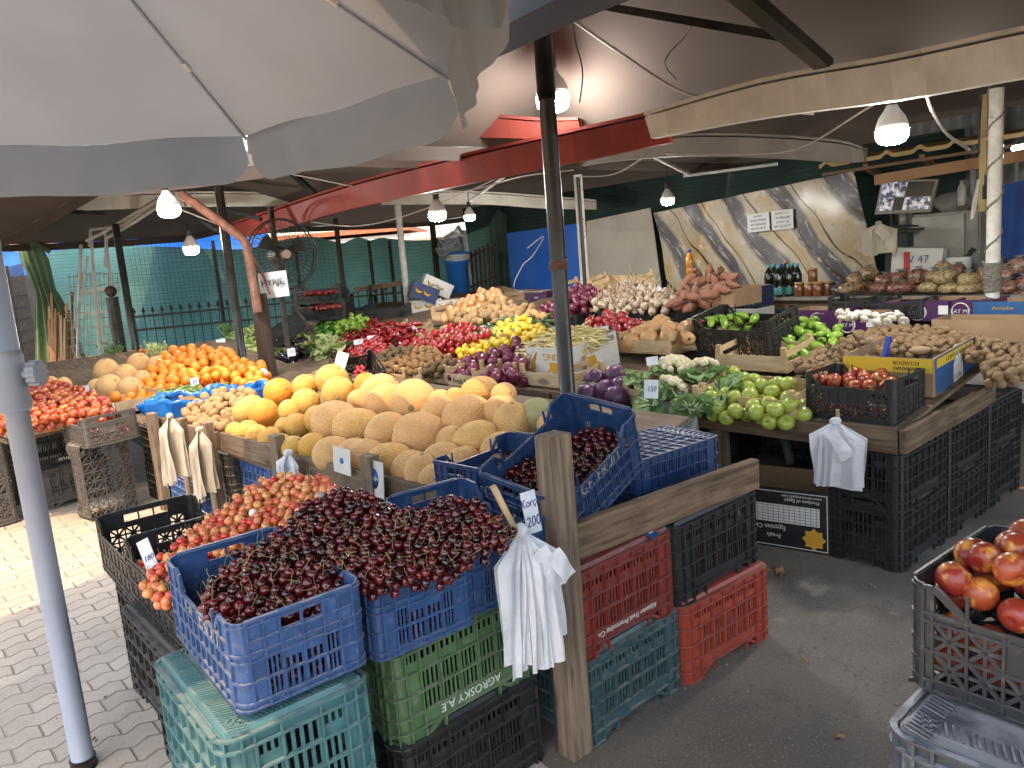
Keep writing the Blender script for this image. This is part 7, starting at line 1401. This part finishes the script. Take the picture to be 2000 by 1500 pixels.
# ---------------------------------------------------------------- bunches of thin carrier bags
M_wbag = sheet_mat('white_carrier', (.78, .79, .82), (.73, .75, .79), 5, .35, .35, (22, .5)); M_cbag = sheet_mat('cream_carrier', (.62, .57, .47), (.56, .51, .42), 5, .30, .5, (14, .35))
def hangbags(label, knot, right, w_, h_, m_, seed, n=5, flaps=0, asym=0., group='hanging carrier bags', wide=3, narrow=3):
    """thin bags tied at one knot: a few flat wide sheets behind, narrow folded strips in front, creased but not pleated"""
    rg = random.Random(seed); t = thing('carrier_bags', label, 'plastic bags', frame(knot, right), group)
    def sheet(xl, zl, xr, zr, bxl, bzl, bxr, bzr, y, fold, ph, name='bag'):
        mb = MB()
        def fn(u, v):
            s = Vector((xl + (xr - xl) * u, 0, zl + (zr - zl) * u)); b_ = Vector((bxl + (bxr - bxl) * u, 0, bzl + (bzr - bzl) * u))
            if v < .3: q = v / .3; p = Vector((s.x * (q * .95 + .05), 0, s.z * q))
            else: p = s.lerp(b_, (v - .3) / .7)
            f = min(1, v / .3); cr = abs(((u * fold + ph) % 1) - .5) * 2
            p.y = y * (.3 + .7 * f) - .014 * w_ / .2 * cr * f + .006 * math.sin(7 * v + 5 * u + ph * 9) * f + .003 * math.sin(23 * u + 13 * v + ph * 20) * (1 - .6 * f)
            return p
        mb.grid(22, 20, fn, smooth=True); mb.build(name, m_, t)
    W = w_ / 2
    for k in range(wide):
        j = lambda q: rg.uniform(-q, q); sh = .20 * h_
        sheet(-W * .80 + j(.1) * W + asym * W, -sh * 1.05 + j(.02) * h_, W * 1.0 + j(.1) * W, -sh + j(.02) * h_, -W * .82 + j(.12) * W + asym * W, -h_ * (.90 + j(.04)), W * 1.0 + j(.06) * W, -h_ * (.86 + j(.04)), -.012 - .010 * k, rg.choice((1.0, 1.5, 2.2)), rg.random())
    for k in range(narrow):
        c = (-.62 + 1.0 * (k + .5) / narrow) * W; hw = W * rg.uniform(.20, .34); c2 = c * 1.25 + rg.uniform(-.12, .06) * W; bz = -h_ * rg.uniform(.92, 1.02)
        sheet(c * .7 - hw * .8, -h_ * .22, c * .7 + hw * .8, -h_ * .20, c2 - hw, bz + rg.uniform(-.03, .03) * h_, c2 + hw, bz + rg.uniform(-.04, .06) * h_, -.045 - .011 * k, rg.choice((1.5, 2.5)), rg.random())
    kn = ball(16, 10, .9, lobes=7, lob=.16, wob=.12, seed=seed); MB().merge(kn, Matrix.Translation((0, -.01, .0)) @ Matrix.Scale(.024 if h_ > .25 else .016, 4)).build('knot', m_, t)
    for k in range(flaps):                                   # handles folded down across the front sheet
        x0, z0, x1, z1 = ((.10, -.10, .68, -.42), (.45, -.14, .95, -.36))[k]; mb = MB(); d = Vector(((x1 - x0) * W, 0, (z1 - z0) * h_)); s_ = Vector((-d.z, 0, d.x)).normalized() * W * .24
        mb.grid(4, 8, lambda u, v: Vector((x0 * W, -.088 - .012 * k, z0 * h_)) + d * v + s_ * (u - .5) * 2 + Vector((0, .006 * math.sin(6 * v + 3 * u), 0))); mb.build('folded_handle', m_, t)
    return t
kz = atY(1014, 1034, 1.70); hangbags('large bunch of white carrier bags hung before the blue crates by the front post', kz, (1, -.15, 0), .215, .42, M_wbag, 3, 5, 2, -.1, wide=3, narrow=4)
tag(MB().bar(atY(963, 950, 1.72), atY(1008, 1040, 1.70), .022, .016).build('wooden_peg', PALEZ), 'pale wooden peg holding the front white bags', 'peg')
tag(MB().tube([atX(1636, 800, 3.60), atX(1636, 830, 3.60)], .010, 8).build('wooden_peg', PALEZ), 'wooden peg above the white bags on the table beam', 'peg')
hangbags('bunch of white carrier bags hung from the table beam below the corner crate', atX(1634, 822, 3.585), (0, -1, 0), .30, .36, M_wbag, 5, 5, 1, .1, wide=4, narrow=1)
hangbags('white carrier bags hung from the beam behind the upturned blue crate', atX(1330, 770, 3.59), (0, -1, 0), .26, .28, M_wbag, 6, 4); tag(MB().bar(atX(1328, 745, 3.6), atX(1332, 775, 3.6), .018, .012).build('wooden_peg', PALEZ), 'wooden peg above the bags behind the upturned crate', 'peg')
hangbags('small white carrier bags hung on the melon rail', atX(566, 884, 1.72), (.1, -1, 0), .20, .26, M_wbag, 7, 4)
hangbags('cream carrier bags hung on the leftmost rail post', atX(334, 812, 1.53), (.5, -1, 0), .23, .46, M_cbag, 8, narrow=5); hangbags('cream carrier bags hung on the second rail post', atX(392, 838, 1.60), (.5, -1, 0), .20, .46, M_cbag, 9, narrow=5)
hangbags('white carrier bags hanging below the tilted screen', atX(1717, 436, 7.0), (0, -1, 0), .32, .30, M_cbag, 10, 4, 1, narrow=1)
# ---------------------------------------------------------------- price cards
def card(label, p, right, out, w_, h_, s_='', size=.05, m_=None):
    t = thing('price_card', label, 'price card', face(p, right, out), 'hand written price cards'); MB().bx((-w_ / 2, -h_ / 2, -.0015), (w_ / 2, h_ / 2, .0015)).build('card', m_ or M_card, t)
    for k, q in enumerate(s_.split('|') if s_ else []): text(q, size * (.8 if k == 0 and '|' in s_ else 1), M_pen, t, TR((0, h_ * (.22 - .45 * k) if '|' in s_ else 0, .0025), .05), shear=.25, width=.8)
TC = -FH + Vector((0, 0, .25))
card('tall white card with two written lines behind the front white bags', atY(1037, 1000, 1.755), (1, -.1, 0), (-.1, -1, .2), .055, .13, 'Korçë|200', .045)
card('white price stick standing in the pale cherries', atD(291, 1090, 2.55), RH * .9 + FH * .2 + Vector((0, 0, .15)), -RH * .4 - FH + Vector((0, 0, .2)), .042, .15, '180', .03)
card('price card reading 150 among the cauliflowers', atD(1272, 760, 4.15), RH - Vector((0, 0, .12)), TC, .075, .10, '150', .042)
for lab, x, y, d, w_, h_, s_ in (('white card on top of the cauliflower heap', 1274, 705, 4.6, .07, .05, ''), ('small price card reading 120 on the oranges', 376, 690, 8.2, .085, .06, '120'), ('price card reading 50 on the blue bags', 380, 746, 6.9, .075, .075, '50'), ('white price card on the red peppers', 727, 662, 7.9, .10, .07, '1.80'), ('triangular white card low on the red peppers', 700, 668, 7.8, .09, .05, '1.50'), ('price card on the eggplant crate', 569, 688, 7.4, .075, .075, '10'), ('white card standing in the tomatoes behind the printed box', 1180, 648, 6.2, .08, .09, '5'), ('small white card on the black crate left of the white pole', 1079, 613, 7.6, .06, .05, ''), ('small white card just right of the white pole', 1131, 609, 7.6, .06, .06, '8'), ('white card below the garlic', 1186, 607, 7.3, .06, .05, ''), ('white card at the end of the garlic row', 1328, 597, 6.9, .07, .04, ''), ('white card beside the nectarines at the left', 160, 762, 6.6, .12, .07, '70'), ('white card on the courgettes left of the timber post', 431, 667, 9.2, .11, .06, '')):
    card(lab, atD(x, y, d), RH + Vector((0, 0, .08)), TC, w_, h_, s_, h_ * .7)
fd = thing('folded_leaflet', 'folded blue leaflet lying on the dark red crate', 'leaflet', TR((2.12, 1.80, .655), .35, .5)); MB().bx((-.085, -.045, 0), (.085, .045, .004)).build('cover', M_bluep, fd); MB().bx((-.07, -.028, .0042), (.07, .028, .0052)).build('picture', mat('leaflet_picture', (.55, .53, .48), (.22, .17, .12), 30, rough=.5), fd); MB().bx((-.085, .04, -.04), (.085, .045, -.002)).build('spine', M_letw, fd)
tag(MB().tube([(1.68, 1.80, .655), (2.0, 1.815, .665)], .011, 8).build('white_tube', M_letw), 'thin white tube lying on the dark red crate', 'tube'); tag(MB().bar((1.74, 1.79, .642), (1.98, 1.80, .645), .02, .008).build('wood_strip', PALEX), 'splintered wood strip on the dark red crate', 'strip')
card('small white price scrap on the black crate under the rail', (2.32, 1.775, .675), (1, 0, 0), (0, -1, .3), .07, .045, '200', .03)
# printed cardboard flaps wedged behind the melon rail
for lab, x, y, w_, h_, a in (('white cardboard flap wedged at the melon rail, left one', 668, 900, .17, .13, .1), ('white cardboard flap with blue round print wedged at the melon rail', 733, 935, .15, .17, .05)):
    t = thing('cardboard_flap', lab, 'cardboard', face(atX(x, y, 1.755), (.0, -1, .0), (-1, 0, .08))); MB().bx((-w_ / 2, -h_ / 2, -.002), (w_ / 2, h_ / 2, .002)).build('sheet', M_wbox, t)
    MB().lathe([(.001, .002), (.036, .0024), (.038, .0026), (.001, .0030)], 20, Matrix.Diagonal((.85, 1.25, 1, 1)) if h_ > .15 else Matrix.Diagonal((.5, .4, 1, 1))).build('round_print', mat('print_blue', (.02, .14, .45), rough=.5), t)
    if h_ > .15: text('FRESH', .022, M_letw, t, TR((0, 0, .004)))
# ---------------------------------------------------------------- the fan on its pole and the paper sign
fc = atD(553, 497, 8.0); fan = thing('fan', 'large dark wire cage fan fixed to a slim pole right of the timber post', 'fan', frame(fc, RH * .80 + FH * .60)); Rf = .355
mb = MB()
for yy, rr in ((.05, 1.0), (-.05, .98), (0, 1.02)): mb.tube([(rr * Rf * math.cos(a), yy, rr * Rf * math.sin(a)) for a in [k * math.pi / 20 for k in range(41)]], .007, 5)
mb.build('cage_ring', M_iron, fan); mb = MB()
for k in range(44):
    a = k * math.pi / 22; c, s_ = math.cos(a), math.sin(a)
    for sg in (-1, 1): mb.tube([(.05 * c, sg * .095, .05 * s_), (.55 * Rf * c, sg * .09, .55 * Rf * s_), (Rf * c, sg * .05, Rf * s_)], .0022, 4)
for q in (.35, .6, .8):
    for sg in (-1, 1): mb.tube([(q * Rf * math.cos(a), sg * .088, q * Rf * math.sin(a)) for a in [k * math.pi / 16 for k in range(33)]], .002, 4)
mb.build('cage_wires', M_iron, fan)
for k in range(3):
    a0 = k * 2.094 + .4; mb = MB(); mb.slab(6, 6, lambda u, v: Vector(((.05 + .21 * v) * math.cos(a0 + (u - .5) * (.35 + .35 * v)), .03 * (u - .5) * 2, (.05 + .21 * v) * math.sin(a0 + (u - .5) * (.35 + .35 * v)))), (0, .003, 0)); mb.build('blade', mat('fan_blade', (.02, .02, .02), rough=.6), fan)
MB().tube([(0, -.03, 0), (0, -.10, 0)], .045, 14).build('hub', mat('fan_hub', (.32, .25, .16), rough=.5), fan); MB().tube([(0, .06, 0), (0, .10, 0), (0, .24, 0), (0, .28, 0)], [.06, .09, .085, .04], 14).build('motor', M_iron, fan); MB().tube([(0, .17, -.05), (.02, .18, -.18), (-.08, .22, -.26)], .03, 8).build('bracket', M_iron, fan)
q = fc + (RH * -.14 + FH * .25); pole('fan_pole', 'slim dark pole carrying the wire cage fan', (q.x, q.y), atD(515, 405, 8.2).z, .03, M_iron)
sg = thing('paper_sign', 'white paper sign with black capitals below the fan', 'sign', face(atD(535, 556, 7.45), RH - Vector((0, 0, .0)) + FH * .1, -FH)); MB().grid(10, 10, lambda u, v: Vector(((u - .5) * .265, (.5 - v) * .245, .012 * math.sin(u * 5 + v * 3)))).build('sheet', M_paper, sg); text('HYRJE', .078, M_ink, sg, TR((-.005, .02, .03)), extr=.004)
# right part: odds and ends
tag(MB().merge(ball(20, 14, .7, wob=.18, seed=8), Matrix.Scale(.14, 4)).build('plastic_bag', M_bagclear, None, TR(atX(1862, 396, 7.7))), 'crumpled clear bags on top of the refrigerator', 'bags'); bottle('clear empty bottle on the refrigerator', atX(1878, 402, 7.6), .22, .035, mat('clear_bottle', (.45, .46, .46), rough=.1, spec=.7), M_capP, None, None, 'clear_bottle')
wb = thing('paper_box', 'white scribbled box with a red tag behind the nut bags', 'box', TR(atX(1793, 532, 7.3))); MB().bx((-.12, -.20, 0), (.12, .20, .22)).build('body', M_wbox, wb, TR((0, 0, 0), .2, .08)); MB().bx((-.135, .04, .03), (-.128, .09, .19)).build('red_tag', M_letred, wb, TR((0, 0, 0), .2)); text('V 47', .09, M_bluep, wb, face((-.15, -.06, .12), (.2, -1, 0), (-1, -.2, 0)))
tag(MB().lathe([(.09, 0), (.095, .005), (.095, .16), (.08, .165)], 20).build('paper_roll', M_letw, None, TR(atX(1872, 540, 7.25))), 'white paper roll standing behind the chickpea bags', 'paper roll')
tag(MB().lathe([(.02, 0), (.22, .0), (.23, .02), (.22, .05), (.05, .06)], 24).build('stool_seat', mat('dusty_disc', (.10, .09, .08), (.05, .045, .04), 9, rough=.8), None, TR(atZ(1545, 930, .18), 0, .5)), 'dusty round disc leaning in the dark under the table', 'disc'); tag(MB().tube([atX(1528, 840, 4.2), atX(1545, 905, 4.2)], .028, 10).build('steel_tube', mat('dull_steel', (.12, .12, .125), rough=.5)), 'dull steel tube in the dark under the table', 'tube')
tag(MB().bx((-.03, -.02, -.05), (.03, .02, .05)).build('security_camera', M_letw, None, TR(atD(1952, 297, 5.7), .6)), 'small white camera fixed beside the rope-wound pole', 'camera'); tag(MB().tube([atD(1978, 290, 5.6), atD(2020, 282, 5.6)], .018, 8).build('tube_lamp', mat('lamp_tube', (1, .98, .95), emit=6)), 'lit tube lamp at the right edge', 'lamp')
tag(MB().bx((-.02, -.02, -.05), (.02, .02, .05)).bx((-.035, -.025, -.12), (-.005, .025, -.02)).build('cable_clamp', M_cabledk, None, TR(atD(1930, 355, 5.55))), 'dark clamp tied on the rope-wound pole', 'clamp')
# litter on the ground
lb = MB(); lb.slab(8, 4, lambda u, v: Vector(((u - .5) * .12, (v - .5) * .05 * math.sin(math.pi * max(.05, min(.95, u))), .006 + .012 * math.sin(u * 7 + v * 4))), (0, 0, .001)); tag(lb.build('fallen_leaf', mat('dry_leaf', (.30, .17, .07), (.22, .12, .05), 30, rough=.8), None, TR(atZ(1525, 1118, 0), .5)), 'dry brown leaf on the asphalt before the citrus carton', 'leaf')
rg = random.Random(4); mb = MB()
for k in range(70):
    p = Vector((rg.uniform(1.6, 3.6), rg.uniform(.9, 1.75), .004)) if k < 40 else Vector((rg.uniform(.1, 1.2), rg.uniform(2.6, 6.0), .008)); mb.merge(ball(6, 5, .7, wob=.15, seed=k), Matrix.Translation(p) @ Matrix.Scale(rg.uniform(.003, .007), 4))
tag(mb.build('ground_litter', mat('litter', (.35, .27, .17), (.2, .14, .09), 20, rough=.9)), 'small stones, stems and pits scattered on the ground', 'litter', kind='stuff')
for i, (x, y) in enumerate(((1497, 1113), (1575, 1290), (1640, 1440), (60, 1190), (185, 1445))):
    rg = random.Random(i); tag(lb.build('fallen_leaf', MATS['dry_leaf'], None, TR(atZ(x, y, .003), rg.uniform(0, 6), s=.35)), ['crumb of dry leaf by the orange red crate', 'crumb of dry leaf in the middle of the asphalt', 'crumb of dry leaf near the lower edge of the asphalt', 'small dry leaf on the sunlit pavers', 'dry leaf on the pavers near the parasol foot'][i], 'leaf')
